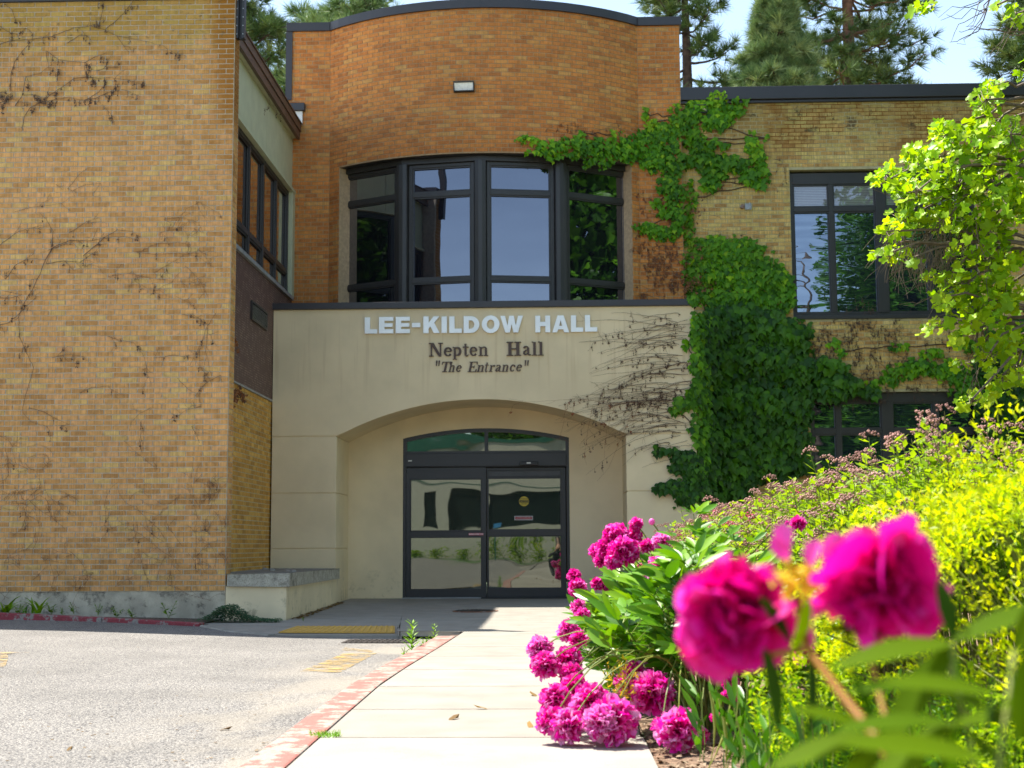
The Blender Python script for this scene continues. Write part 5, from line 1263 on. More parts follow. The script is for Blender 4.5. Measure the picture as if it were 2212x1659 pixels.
# ---------------------------------------------------------------- lime leaved tree at upper right
TRE = thing('tulip_tree', 'young tree with lime green lobed leaves reaching in from the right', 'tree', (5.7, 15.2, 0))
tY = 14.6
def tp_(x, y, dy=0.0): return onY(x, y, tY+dy)
blobs = [(2130, 215, 34, 30, 26), (2150, 185, 24, 16, 14), (2050, 285, 46, 26, 38), (2120, 300, 56, 50, 66), (2185, 290, 34, 44, 44), (1985, 335, 36, 30, 36), (2040, 345, 50, 40, 50), (1925, 385, 36, 24, 32), (1890, 382, 10, 6, 3), (1985, 410, 60, 36, 62), (2070, 400, 60, 44, 80),
         (2150, 400, 56, 56, 86), (2200, 430, 30, 50, 50), (1960, 470, 44, 26, 40), (2050, 470, 56, 30, 56), (2130, 490, 60, 40, 66), (1915, 500, 24, 16, 12), (1925, 545, 30, 16, 16), (1885, 545, 8, 7, 2), (1965, 560, 14, 12, 5), (2085, 545, 34, 30, 26), (2160, 560, 50, 34, 52), (2090, 610, 50, 26, 40), (2050, 640, 36, 26, 24), (2110, 670, 44, 34, 40),
         (2170, 640, 44, 44, 56), (2040, 690, 20, 16, 8), (2000, 712, 12, 14, 5), (2080, 720, 24, 16, 12), (2180, 730, 36, 40, 34), (2140, 760, 30, 26, 18), (2070, 790, 20, 14, 6), (2165, 810, 34, 40, 20), (2100, 862, 34, 16, 10), (2150, 850, 20, 26, 10), (2200, 800, 20, 40, 16), (2020, 595, 26, 14, 10), (2155, 10, 10, 10, 3), (1995, 15, 26, 12, 10), (2195, 30, 18, 26, 8), (2205, 150, 12, 30, 4), (2200, 350, 20, 20, 16)]
lm = MB(); hub = [tp_(2330, 560, .2), tp_(2310, 380, .2), tp_(2320, 720, -.1), tp_(2290, 250, .3)]
TT = [Vector((5.7, 15.2, -.1)), Vector((5.65, 15.1, 1.6)), tp_(2330, 720, .4), tp_(2325, 560, .3), tp_(2315, 380, .25), tp_(2300, 220, .3), tp_(2290, 20, .3), tp_(2280, -90, .3)]
MB().tube(TT, [.11, .10, .085, .075, .06, .045, .03, .02], 9).build('trunk', M['twig'], TRE, smooth=True)
pos = []; tip = []; nr = []; sc = []; tn = []
lr = random.Random(31)
for bi, (cx, cy, rx, ry, n) in enumerate(blobs):
    c = tp_(cx, cy, lr.uniform(-.7, .7)); h = min(TT[2:], key=lambda p: abs(p.z-c.z-.15)+.0*(p-c).length)
    C = curve_pts(h, c, (0, 0, lr.uniform(.05, .22)), 6, .05); lm.tube(C, [.022*(1-.75*j/6)+.004 for j in range(7)], 5, cap=False)
    for k in range(int(n*2.0)):
        a, q = lr.uniform(0, 6.283), math.sqrt(lr.random()); p = tp_(cx+rx*q*math.cos(a), cy+ry*q*math.sin(a), lr.gauss(0, .42))
        pos.append(p); sc.append(lr.uniform(.065, .125)*(.8+.5*lr.random()**3)); tn.append(lr.uniform(.1, 1))
        tip.append(Vector((lr.gauss(-.25, .6), lr.gauss(0, .6), lr.uniform(-1, .35)))); nr.append(Vector((lr.gauss(-.45, .45), lr.gauss(-.5, .5), lr.uniform(.3, 1.2))))
        if k % 4 == 0: lm.tube(curve_pts(c, p, (0, 0, -.04), 3, .015), .0042, 3, cap=False)
# bare hanging twigs
for k in range(240):
    x, y = lr.uniform(1920, 2150), lr.uniform(470, 560); L = lr.uniform(30, 110); dy = lr.uniform(-.5, .6); a = lr.uniform(1.3, 2.5); P = []
    for j in range(7): P.append(tp_(x, y, dy)); a += lr.uniform(-.22, .14); x += math.cos(a)*L/6; y += math.sin(a)*L/6
    lm.tube(P, [.0055*(1-.6*j/6) for j in range(7)], 4, cap=False)
for (px, py, qx, qy) in ((2150, -10, 2085, 70), (2130, 20, 2060, 95), (2212, 30, 2150, 110), (2212, 70, 2100, 60), (2170, -10, 2040, 40), (2090, 600, 1950, 650), (2100, 560, 1920, 600), (2120, 620, 2000, 700), (2140, 680, 2090, 860), (2120, 700, 2110, 850), (2100, 450, 1895, 400), (2100, 520, 1905, 560), (2060, 480, 1900, 525)):
    for s in range(3): lm.tube(curve_pts(tp_(px+lr.uniform(-8, 8), py, .1), tp_(qx+lr.uniform(-14, 14), qy+lr.uniform(-14, 14), lr.uniform(-.3, .3)), (0, 0, lr.uniform(-.1, .1)), 6, .04), [.008*(1-.7*j/6) for j in range(7)], 4, cap=False)
lm.build('branches', M['twig'], TRE, 'stuff')
split_parts('leaf', BROAD, [tuple(p) for p in pos], frames([tuple(v) for v in tip], [tuple(v) for v in nr]), sc, tn, M['tree_leaf'], TRE, stuff_name='leaves')

# ---------------------------------------------------------------- spirea hedge with faded heads
def hedge_edge(Y): return float(np.interp(Y, [6.6, 7.5, 9, 11, 15.5], [1.45, 1.42, 1.28, 1.10, .93]))
def hedge_h(Y): return float(np.interp(Y, [6.6, 7.5, 9, 11, 13, 15.5], [1.40, 1.38, 1.30, 1.22, 1.14, 1.10]))
def spirea_head_tpl(seed):
    r = random.Random(seed); m = MB()
    for k in range(34):
        a = r.uniform(0, 6.283); q = math.sqrt(r.random()); c = Vector((math.cos(a)*q*.5, math.sin(a)*q*.5, .30*(1-q*q)+r.uniform(-.10, .10))); s = r.uniform(.04, .085)
        m.add([c+Vector(v)*s for v in ((1, 0, 0), (-1, 0, 0), (0, 1, 0), (0, -1, 0), (0, 0, 1), (0, 0, -1))], [(0, 2, 4), (2, 1, 4), (1, 3, 4), (3, 0, 4), (2, 0, 5), (1, 2, 5), (3, 1, 5), (0, 3, 5)])
    return np.array([tuple(v) for v in m.v]), np.array(m.f)
HT = [spirea_head_tpl(i) for i in range(3)]
hr_ = random.Random(77)
labels = ['nearest and tallest spirea shrub with faded mauve heads before the lower window', 'second spirea shrub along the walk, behind the tallest one', 'third spirea shrub along the walk, low with many mauve heads', 'farthest spirea shrub, next to the beige porch pilaster']
for si, (ya, yb) in enumerate(((6.5, 8.3), (8.3, 10.3), (10.3, 12.8), (12.8, 15.6))):
    root = thing('spirea_shrub', labels[si], 'shrub', (2.0, (ya+yb)/2, 0), 'spirea shrubs along the walk')
    lp = []; lt = []; ln = []; ls = []; lo_ = []; sm = MB(); hpz = []; 
    nsh = int((yb-ya)*1.9*88)
    for k in range(nsh):
        Y = hr_.uniform(ya, yb); e = hedge_edge(Y); dx = hr_.random()**1.4*1.9; X = e+dx
        H = hedge_h(Y)*min(1, .62+dx*.95)*hr_.uniform(.90, 1.03)+(hr_.random() < .06)*.10
        b = Vector((X+hr_.uniform(.0, .15), Y+hr_.uniform(-.1, .1), 0)); tpz = Vector((X+hr_.gauss(-.05, .07), Y+hr_.gauss(0, .07), H))
        C = curve_pts(b, tpz, (hr_.uniform(-.05, .05), 0, 0), 4); sm.tube(C, [.005, .0045, .004, .0032, .0025], 3, tone=hr_.random()*.5, cap=False)
        n = 26 if si < 2 else 22
        for j in range(n):
            t = 1-.62*(j/n)**1.1; g_ = t*4; c = C[min(3, int(g_))].lerp(C[min(4, int(g_)+1)], g_-int(g_)); a = j*2.4+k
            d = Vector((math.cos(a), math.sin(a), hr_.uniform(.1, 1.1))); lp.append(tuple(c)); lt.append(tuple(d)); ln.append((hr_.gauss(0, .3)-d.x*.4, hr_.gauss(0, .3)-d.y*.4, 1))
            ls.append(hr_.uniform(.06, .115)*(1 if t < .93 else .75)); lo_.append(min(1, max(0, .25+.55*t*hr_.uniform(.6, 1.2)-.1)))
        if hr_.random() < (.52 if si else .46):
            hpz.append(tpz)
            if hr_.random() < .5: hpz.append(tpz+Vector((hr_.gauss(0, .05), hr_.gauss(0, .05), -hr_.uniform(.01, .06))))
    sm.build('stems', M['stem'], root, 'stuff')
    scatter('leaves', SPLEAF, lp, frames(lt, ln), ls, lo_, M['spirea'], root)
    N = len(hpz); P = [tuple(p) for p in hpz]; tl = [(hr_.gauss(0, .15), 1, hr_.gauss(0, .12)) for _ in P]; up_ = [(hr_.gauss(0, .15), hr_.gauss(0, .15), 1) for _ in P]
    tn = [hr_.random() for _ in P]; sc = [hr_.uniform(.06, .125) for _ in P]
    if si < 2: split_parts('flower_head', HT[si], P, frames(tl, up_), sc, tn, M['spirea_head'], root, cap=200, stuff_name='flower_heads')
    else: scatter('flower_heads', HT[2], P, frames(tl, up_), sc, tn, M['spirea_head'], root)

# ---------------------------------------------------------------- golden spirea mound
GS = thing('golden_spirea', 'bright yellow green spirea mound in the right foreground', 'shrub', (2.15, 4.9, 0))
gr_ = np.random.RandomState(5); N = 60000
ph = gr_.uniform(0, 2*math.pi, N); u_ = gr_.uniform(0, 1, N)**.75; th = np.arccos(1-u_)
lump = 1+.10*np.sin(ph*5+1)*np.sin(th*4)+.07*np.sin(ph*9)*np.cos(th*7)
rr = (1-.11*gr_.random_sample(N)**1.6)*lump
D = np.stack([np.sin(th)*np.cos(ph), np.sin(th)*np.sin(ph), np.cos(th)], -1)
P = np.stack([2.27+1.5*rr*D[:, 0], 4.95+1.25*rr*D[:, 1], .02+1.26*rr*D[:, 2]**.8], -1); nrm_ = norm(D/np.array([1.5, 1.25, 1.26]))
tipd = norm(nrm_*.6+gr_.normal(size=(N, 3))*.6+np.array([0, 0, .25])); nn_ = norm(gr_.normal(size=(N, 3))*.55+np.array([-.1, .1, 1]))
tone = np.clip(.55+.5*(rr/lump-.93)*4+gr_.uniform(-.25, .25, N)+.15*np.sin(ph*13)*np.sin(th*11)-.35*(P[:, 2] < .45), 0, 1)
keep = (D[:, 1] < .55)
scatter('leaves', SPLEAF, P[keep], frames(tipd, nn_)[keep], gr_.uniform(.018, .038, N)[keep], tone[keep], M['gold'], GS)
m = MB()
for k in range(220):
    a = rnd.uniform(0, 6.28); t = rnd.uniform(.2, 1.4); e = Vector((2.15+1.38*math.sin(t)*math.cos(a), 4.95+1.13*math.sin(t)*math.sin(a), 1.12*math.cos(t)**.8+.02)); m.tube(curve_pts((2.15+.3*math.cos(a), 4.95+.3*math.sin(a), 0), e, (0, 0, .05), 4), .004, 3, tone=.3, cap=False)
m.build('stems', M['stem'], GS, 'stuff')

# ---------------------------------------------------------------- peonies
def petal_tpl(nu, nv, wd, ruf, cup, seed, ln=1.0):
    r = random.Random(seed); V = []; F = []; ph = r.uniform(0, 6)
    for j in range(nv+1):
        t = j/nv; hw = wd*.5*(.30+1.2*math.sin(math.pi*min(1, t*.62+.08))**1.2)*(1 if t < .9 else .86)
        for i in range(nu+1):
            s = -1+2*i/nu
            V.append((hw*s, ln*t*(1-.10*s*s*t)+(ruf*.35*math.sin(s*7+ph)*t*t), cup*(s*s*.5*hw/ (wd*.5)-.0)+ruf*math.sin(s*5+ph+t*3)*t*t-cup*.6*t*t))
    for j in range(nv):
        for i in range(nu): a = j*(nu+1)+i; F.append((a, a+1, a+nu+2, a+nu+1))
    return V, F
PT = [petal_tpl(3, 3, .34, .11, .16, s) for s in range(4)]
PTBIG = [petal_tpl(6, 5, .80, .07, .28, 10+s) for s in range(4)]
def flower_arrays(seed, n, face=(0, 0, 1), flat=.8):
    r = np.random.RandomState(seed); ga = math.pi*(3-math.sqrt(5)); i = np.arange(n); zc = 1-(i+.5)/n*1.45
    rad = np.sqrt(np.maximum(0, 1-zc*zc)); D = np.stack([rad*np.cos(i*ga), rad*np.sin(i*ga), zc], -1)+r.normal(size=(n, 3))*.16; D = norm(D)
    f = norm(np.array(face, float)); a = norm(np.cross(f, [.31, .2, .9])); b = np.cross(f, a); B = np.stack([a, b, f], -1); D = D@B.T
    return D, r
def peony_flower(parent, c, rad, seed, pale=0.0, face=(0, -.4, .9), n=110, name='flower', lab=None):
    D, r = flower_arrays(seed, n, face); c = np.array(c)
    pos = c+D*rad*.18*r.uniform(.6, 1.4, (n, 1)); nrm_ = np.cross(D, r.normal(size=(n, 3)))
    sz = rad*r.uniform(.68, .92, n); V = []; F = []; T = []
    tn = np.clip(r.uniform(.2, .72, n)+pale*r.uniform(.4, 1, n), 0, 1); Rm = frames(D+r.normal(size=(n, 3))*.22, nrm_)
    b = 0
    for v in range(4):
        tv, tf = PT[v]; tv = np.array(tv); tf = np.array(tf); ix = np.arange(v, n, 4)
        Pq = np.einsum('nij,nkj->nki', Rm[ix], tv[None]*sz[ix][:, None, None])+pos[ix][:, None, :]
        V.append(Pq.reshape(-1, 3)); F.append((tf[None]+(np.arange(len(ix))*len(tv))[:, None, None]).reshape(-1, 4)+b); b += len(ix)*len(tv)
        tt = np.repeat(tn[ix], len(tf)); tt += np.tile(np.repeat([-.22, -.02, .26], 3), len(ix)); T.append(tt)
    o = link(name, np_mesh(name, np.concatenate(V), np.concatenate(F), np.clip(np.concatenate(T), 0, 1), M['petal']), parent)
    if lab: o['label'] = lab
    return o
def leaf_cluster(L, base, d, n, size, r, tone=.5):
    """compound peony leaf: leaflets fanning from the end of a petiole"""
    d = Vector(d).normalized(); s = d.cross(Vector((0, 0, 1)));  s = s.normalized() if s.length > .05 else Vector((1, 0, 0))
    for k in range(n):
        a = (k-(n-1)/2)*r.uniform(.42, .62); dd = (d*math.cos(a)+s*math.sin(a)+Vector((0, 0, r.uniform(-.2, .15)))).normalized()
        L[0].append(tuple(Vector(base)+dd*.01)); L[1].append(tuple(dd)); L[2].append((r.gauss(0, .45), r.gauss(0, .4)-.45, .8)); L[3].append(size*r.uniform(.75, 1.15)); L[4].append(min(1, max(0, tone+r.uniform(-.35, .45))))
fl_list = [  # x, y, diameter (picture units at 2212), depth Y, pale, group index
 (1375, 1133, 30, 7.9, 0, 1), (1366, 1160, 40, 7.9, 0, 1), (1330, 1160, 56, 7.8, 0, 1), (1346, 1192, 64, 7.7, 0, 1), (1310, 1186, 46, 7.8, 0, 1), (1292, 1192, 38, 7.9, 0, 1), (1297, 1214, 30, 7.8, 0, 1), (1325, 1214, 38, 7.7, 0, 1), (1428, 1170, 40, 7.6, .38, 1), (1397, 1180, 32, 7.7, .05, 1),
 (1423, 1224, 48, 7.3, .22, 1), (1386, 1248, 28, 7.2, .45, 1), (1240, 1244, 30, 8.3, 0, 2), (1247, 1270, 40, 8.2, 0, 2), (1290, 1262, 28, 8.0, 0, 2), (1306, 1270, 20, 8.0, 0, 2), (1250, 1312, 34, 7.9, .2, 2), (1258, 1330, 34, 7.8, .05, 2), (1227, 1364, 46, 7.5, .18, 2), (1250, 1382, 40, 7.4, .03, 2),
 (1166, 1402, 54, 7.0, .36, 0), (1178, 1438, 60, 6.9, .05, 0), (1226, 1428, 62, 7.0, .02, 0), (1234, 1458, 50, 6.9, .02, 0), (1200, 1512, 66, 6.6, .05, 0), (1240, 1484, 56, 6.7, .0, 0), (1190, 1560, 62, 6.4, .12, 0), (1225, 1570, 74, 6.35, .26, 0), (1275, 1520, 84, 6.5, .12, 0), (1322, 1560, 104, 6.35, .24, 0), (1294, 1562, 70, 6.3, .45, 0),
 (1376, 1462, 66, 6.8, .08, 0), (1408, 1500, 92, 6.6, .12, 0), (1350, 1478, 50, 6.8, .2, 0), (1465, 1580, 92, 6.2, .18, 0), (1428, 1572, 44, 6.3, .05, 0), (1512, 1590, 40, 6.3, .2, 0), (1700, 1130, 10, 7, 0, 1), (1724, 1132, 34, 6.8, 0, 1), (1736, 1412, 50, 5.9, .08, 0), (1576, 1474, 40, 6.3, 0, 0), (1590, 1500, 26, 6.2, 0, 0), (1568, 1505, 26, 6.2, 0, 0), (1546, 1550, 26, 6.2, .0, 0)]
pr = random.Random(9)
centres = [(.72, 6.9), (.78, 8.0), (.42, 8.6)]
plabels = ['nearest peony plant, heavy magenta blooms resting on the sidewalk', 'middle peony plant with upright leaf shoots and a cluster of dark magenta blooms', 'farthest peony plant with small magenta blooms beside the door']
proots = [thing('peony_plant', plabels[i], 'peony', (centres[i][0], centres[i][1], 0), 'magenta peonies along the walk') for i in range(3)]
stems = [MB() for _ in range(3)]
for k, (x, y, d, Y, pale, gi) in enumerate(fl_list):
    p = onY(x, y, Y); rad = d*.54/F_PX*Y; p.z = max(p.z, rad*.75)
    peony_flower(proots[gi], p, rad, 100+k, pale, (pr.uniform(-.4, .2), -.55, .75), 190 if d > 44 else 110, lab='pale pink bloom' if pale > .3 else None)
    b = Vector((centres[gi][0]+pr.uniform(-.12, .12), centres[gi][1]+pr.uniform(-.15, .15), .02))
    stems[gi].tube(curve_pts(b, p, (0, 0, .16+.3*max(0, .6-p.z)), 8), [.0042]*5+[.0034]*4, 5, tone=pr.uniform(.4, .9), cap=False)
for (x, y, d, Y, gi) in ((1408, 1127, 14, 7.8, 1), (1313, 1186-6, 0, 7.7, 1), (1232, 1168-0, 0, 7.8, 2), (1229, 1163, 0, 7.8, 2)):
    if d:
        p = onY(x, y, Y); m = MB(); r = d*.5/F_PX*Y
        for j in range(5):
            pass
        vs = []; fs = []
        for j in range(5):
            t = math.pi*j/4
            for i in range(8): vs.append(p+Vector((math.sin(t)*math.cos(i*.785)*r, math.sin(t)*math.sin(i*.785)*r, math.cos(t)*r*1.1)))
        for j in range(4):
            for i in range(8): fs.append((j*8+i, j*8+(i+1) % 8, (j+1)*8+(i+1) % 8, (j+1)*8+i))
        m.add(vs, fs, .9); m.build('bud', M['petal'], proots[gi], smooth=True)
        stems[gi].tube(curve_pts((centres[gi][0], centres[gi][1], .3), p, (0, 0, .1), 6), .004, 5, tone=.7, cap=False)
# foliage of the three plants
LL = [([], [], [], [], []) for _ in range(3)]
def peony_shoot(gi, base, top, r, size=.11, nlev=5):
    C = curve_pts(base, top, (r.uniform(-.05, .05), r.uniform(-.05, .05), .03), 6); stems[gi].tube(C, [.0055-.0005*j for j in range(7)], 5, tone=r.uniform(.2, .8), cap=False)
    for j in range(nlev):
        t = .45+.55*j/(nlev-1); g_ = min(5.99, t*6); c = C[int(g_)].lerp(C[int(g_)+1], g_-int(g_)); a = r.uniform(0, 6.28)
        for s in range(2):
            d = Vector((math.cos(a+s*2.6), math.sin(a+s*2.6), r.uniform(.25, 1.4))); e = c+d.normalized()*size*.6; stems[gi].tube([c, e], .0025, 3, tone=.6, cap=False)
            leaf_cluster(LL[gi], e, d, r.choice((3, 3, 5)), size*r.uniform(.85, 1.2), r, .3+.25*t)
for k in range(58):
    a, q = pr.uniform(0, 6.283), math.sqrt(pr.random()); tx, ty = .74+.60*q*math.cos(a), 6.95+.68*q*math.sin(a); tz = (.78-.42*q*q)*pr.uniform(.75, 1.08)
    peony_shoot(0, (.74+.25*q*math.cos(a), 6.95+.25*q*math.sin(a), 0), (tx, ty, tz), pr, .14)
for k in range(48):
    a, q = pr.uniform(0, 6.283), math.sqrt(pr.random()); tx, ty = .76+.58*q*math.cos(a), 8.0+.7*q*math.sin(a); tz = (.84-.40*q*q)*pr.uniform(.75, 1.05)
    peony_shoot(1, (.76+.22*q*math.cos(a), 8.0+.22*q*math.sin(a), 0), (tx, ty, tz), pr, .15)
for (x, y, Y) in ((1500, 1105, 7.4), (1530, 1130, 7.3), (1560, 1150, 7.2), (1475, 1150, 7.4), (1470, 1190, 7.2), (1600, 1165, 7.2), (1520, 1180, 7.0), (1545, 1210, 7.0), (1450, 1215, 7.2), (1590, 1215, 6.9), (1490, 1235, 7.0)):
    p = onY(x, y, Y); p.z -= .06; peony_shoot(1, (p.x*.6+.3, Y+.1, 0), p, pr, .105, 4)
for k in range(34):
    a, q = pr.uniform(0, 6.283), math.sqrt(pr.random()); tx, ty = .44+.36*q*math.cos(a), 8.3+.62*q*math.sin(a); tz = (.62-.30*q*q)*pr.uniform(.7, 1.05)
    peony_shoot(2, (.46+.15*q*math.cos(a), 8.3+.2*q*math.sin(a), 0), (tx, ty, tz), pr, .12)
for gi in range(3):
    stems[gi].build('stems', M['stem'], proots[gi], 'stuff')
    L = LL[gi]; split_parts('leaf', LANCE, L[0], frames(L[1], L[2]), L[3], L[4], M['peony_leaf'], proots[gi], cap=290, stuff_name='leaves')
# yellow fading stamens in the near plant
m = MB()
for k in range(260):
    c = onY(1345+pr.gauss(0, 20), 1480+pr.gauss(0, 28), 6.6+pr.gauss(0, .06)); s = .008
    m.add([c+Vector((pr.gauss(0, s), pr.gauss(0, s), pr.gauss(0, s))) for _ in range(3)], [(0, 1, 2)], pr.random())
m.build('dry_stamens', M['stamen'], proots[0], 'stuff')

# foreground peony, close to the lens
FG = thing('peony_plant', 'big blurred magenta peony stems right in front of the camera', 'peony', (.62, 1.15, 0))
def big_flower(c, rad, face, seed, cut=None, lab=None):
    c = np.array(c); r = np.random.RandomState(seed)
    core = MB(); fl = link('flower', np_mesh('flower', [(c+v*rad*.35) for v in norm(r.normal(size=(20, 3)))], [(0, i, i+1) for i in range(1, 18)], [.1]*17, M['petal']), FG)
    if lab: fl['label'] = lab
    D, _ = flower_arrays(seed, 120, face); n = 120
    Rm = frames(D+r.normal(size=(n, 3))*.2, np.cross(D, r.normal(size=(n, 3)))); sz = rad*r.uniform(.75, 1.0, n); pos = c+D*rad*.12
    sz = sz*(1+.22*np.sin(D[:, 0]*4+seed)*np.cos(D[:, 2]*5+seed*2)+.12*np.sin(D[:, 1]*9)); sz *= r.uniform(.78, 1.12, n); sz[r.random_sample(n) < .14] *= 1.28
    tn = np.clip(r.uniform(.05, .62, n), 0, 1)
    for v in range(4):
        ix = np.arange(v, n, 4); parts('petal', PTBIG[v] if v == 3 else petal_tpl(4, 4, .5, .08, .2, 40+v), pos[ix], Rm[ix], sz[ix], tn[ix], M['petal'], fl, True, grad=.55)
    f = norm(np.array(face, float)); a = norm(np.cross(f, [.3, .5, .2])); b = np.cross(f, a)
    P = []; T_ = []; Nn = []; S = []
    for k in range(12):
        an = k*2*math.pi/12+r.uniform(-.2, .2); d = a*math.cos(an)+b*math.sin(an)-f*r.uniform(.15, .7); P.append(c-f*rad*.1); T_.append(d); Nn.append(f+d*.3); S.append(rad*r.uniform(1.0, 1.45))
    parts('petal', PTBIG[0], P, frames(T_, Nn), S, r.uniform(.25, .6, 12), M['petal'], fl, True, grad=.3)
    for k in range(14):
        d = norm(r.normal(size=3)*np.array([1, .6, 1])); P.append(c+d*rad*.45); T_.append(d+r.normal(size=3)*.3); Nn.append(np.cross(d, r.normal(size=3))); S.append(rad*r.uniform(.6, .95))
    parts('petal', petal_tpl(5, 5, .62, .09, .25, 77), P[12:], frames(T_[12:], Nn[12:]), S[12:], r.uniform(.2, .7, 14), M['petal'], fl, True, grad=.5)
    return fl
c1_ = onY(1578, 1318, 1.58); c2_ = onY(1905, 1262, 1.50)
big_flower(c1_, .052, (-.25, -.55, .75), 51, lab='left one of the two large blurred blooms'); big_flower(c2_, .051, (.15, -.2, .95), 52, lab='right one of the two large blurred blooms')
sm = MB(); rs = MB()
hub_ = onY(1725, 1268, 1.54)
m = MB()
for k in range(7):
    a = k*.9; d = Vector((math.cos(a), -.3, math.sin(a))); m.add([hub_, hub_+d*.014+Vector((0, 0, .007)), hub_+d*.022, hub_+d*.014-Vector((0, 0, .007))], [(0, 1, 2, 3)], rnd.random())
for k in range(70): 
    c = hub_+Vector((rnd.gauss(-.004, .009), rnd.gauss(0, .008), rnd.gauss(.012, .010))); m.add([c+Vector((rnd.gauss(0, .004), rnd.gauss(0, .004), rnd.gauss(0, .004))) for _ in range(3)], [(0, 1, 2)], rnd.random())
m.build('seed_head', M['stamen'], FG, 'stuff')
P = []; T_ = []; Nn = []; S = []
for (x, y, dx, dz, s) in ((1700, 1215, -.5, .9, .03), (1780, 1210, .6, .8, .034), (1750, 1225, .2, 1, .03), (1740, 1340, -.1, -1, .034), (1755, 1300, -.4, -.6, .03), (1700, 1190, -.2, 1, .03), (1790, 1240, .8, .3, .03)):
    p = onY(x, y, 1.54); P.append(tuple(p)); T_.append((dx, -.1, dz)); Nn.append((rnd.gauss(0, .4), -1, .3)); S.append(s)
parts('petal', petal_tpl(4, 4, .5, .08, .2, 60), P, frames(T_, Nn), S, [.75]*len(P), M['petal'], FG, True)
rs.tube([onY(1722, 1290, 1.54), onY(1745, 1400, 1.50), onY(1810, 1490, 1.45), onY(1890, 1590, 1.40), onY(1960, 1700, 1.32), Vector((.62, 1.2, 0))], [.0040, .0042, .0045, .005, .0055, .006], 8, tone=.3)
rs.tube([onY(1610, 1390, 1.58), onY(1640, 1420, 1.56), onY(1745, 1400, 1.50)], .0032, 6, tone=.6)
rs.tube([onY(1900, 1340, 1.50), onY(1880, 1420, 1.47), onY(1910, 1540, 1.42), onY(1960, 1700, 1.34), Vector((.6, 1.18, 0))], [.0026, .0028, .003, .0035, .005], 8, tone=.9)
gs_ = MB(); gs_.tube([onY(2060, 1390, 1.38), onY(2055, 1450, 1.37), onY(2090, 1560, 1.36), onY(2110, 1720, 1.34), Vector((.66, 1.1, 0))], .0022, 6, tone=.8)
gs_.tube([onY(2190, 1405, 1.30), onY(2180, 1500, 1.28), onY(2150, 1700, 1.22), Vector((.66, 1.05, 0))], .0022, 6, tone=.8); gs_.build('green_stems', M['stem'], FG, 'stuff', smooth=True)
rs.build('stems', M['red_stem'], FG, 'stuff', smooth=True)
PLB = T_leaf(.32, 8, .25, .10)
P = []; T_ = []; Nn = []; S = []; tn = []
for (x, y, Y, dx, dz, dy, s, nx, ny, nz, t_) in (
 (1745, 1290, 1.50, -.10, -1.0, 0, .060, .6, -.8, .3, .9), (1770, 1360, 1.50, 1.0, .10, 0, .085, 0, -.35, 1, .95), (1640, 1290, 1.52, .75, -.75, .1, .060, -.3, -.4, .8, .3), (1745, 1395, 1.50, .18, -1, 0, .10, .8, -.5, .2, .15), (1650, 1400, 1.52, .35, -1, 0, .09, .6, -.6, .3, .3),
 (2060, 1390, 1.38, -1.0, .02, 0, .115, 0, -.45, 1, .95), (2060, 1392, 1.38, -.75, -.75, 0, .115, .2, -.4, 1, .85), (2060, 1385, 1.38, .95, .55, 0, .115, -.2, -.4, 1, .8), (2060, 1380, 1.38, -.05, 1.0, .2, .06, .2, -.8, .4, .35), (2058, 1400, 1.38, .2, -1, 0, .09, .8, -.6, .2, .6),
 (2150, 1420, 1.30, 0, -1.0, 0, .10, 1, -.3, .1, .1), (2190, 1405, 1.30, .6, .9, 0, .08, .2, -.6, .8, .9), (2195, 1410, 1.30, 1, -.4, 0, .08, 0, -.4, 1, .95), (2180, 1430, 1.28, .2, -1, 0, .09, .9, -.3, .3, .35),
 (2050, 1560, 1.30, -1, .15, 0, .10, .1, -.3, 1, .8), (2060, 1560, 1.30, -.8, -.45, 0, .12, 0, -.4, 1, .9), (2060, 1565, 1.30, .9, .3, 0, .09, 0, -.3, 1, .9), (2070, 1570, 1.30, .9, -.6, 0, .11, 0, -.3, 1, .85), (2060, 1570, 1.30, -.1, -1, 0, .09, .6, -.8, .2, .6),
 (1880, 1575, 1.36, -.9, .45, 0, .075, 0, -.4, 1, .9), (1885, 1590, 1.36, -1, -.1, 0, .10, 0, -.5, 1, .9), (1890, 1600, 1.36, -.5, -.9, 0, .10, .3, -.4, .8, .8), (1890, 1580, 1.36, -.15, 1, 0, .06, .8, -.6, .1, .4), (1900, 1620, 1.34, .9, -.3, 0, .10, 0, -.3, 1, .9),
 (2150, 1500, 1.26, -.9, .3, 0, .10, 0, -.4, 1, .9), (2160, 1520, 1.24, 1, .1, 0, .08, 0, -.4, 1, .95), (2130, 1640, 1.22, -.9, .3, 0, .12, 0, -.4, 1, .9), (2200, 1600, 1.22, .3, 1, 0, .10, 0, -.9, .4, .8), (1990, 1480, 1.36, -.8, .1, 0, .07, 0, -.4, 1, .7), (2000, 1490, 1.36, .9, -.1, 0, .08, 0, -.4, 1, .75), (1820, 1330, 1.5, .3, -.9, 0, .035, .5, -.8, .1, .8)):
    P.append(tuple(onY(x, y, Y))); T_.append((dx, dy-.05, dz)); Nn.append((nx, ny, nz)); S.append(s); tn.append(t_)
FGL = foliage('peony_leaf_near', [(0, (.012, .04, .012)), (.5, (.036, .10, .005)), (1, (.10, .175, .003))], .45, .6, (1.3, 1.3, .15), spec=.04)
parts('leaf', PLB, P, frames(T_, Nn), S, tn, FGL, FG, True)

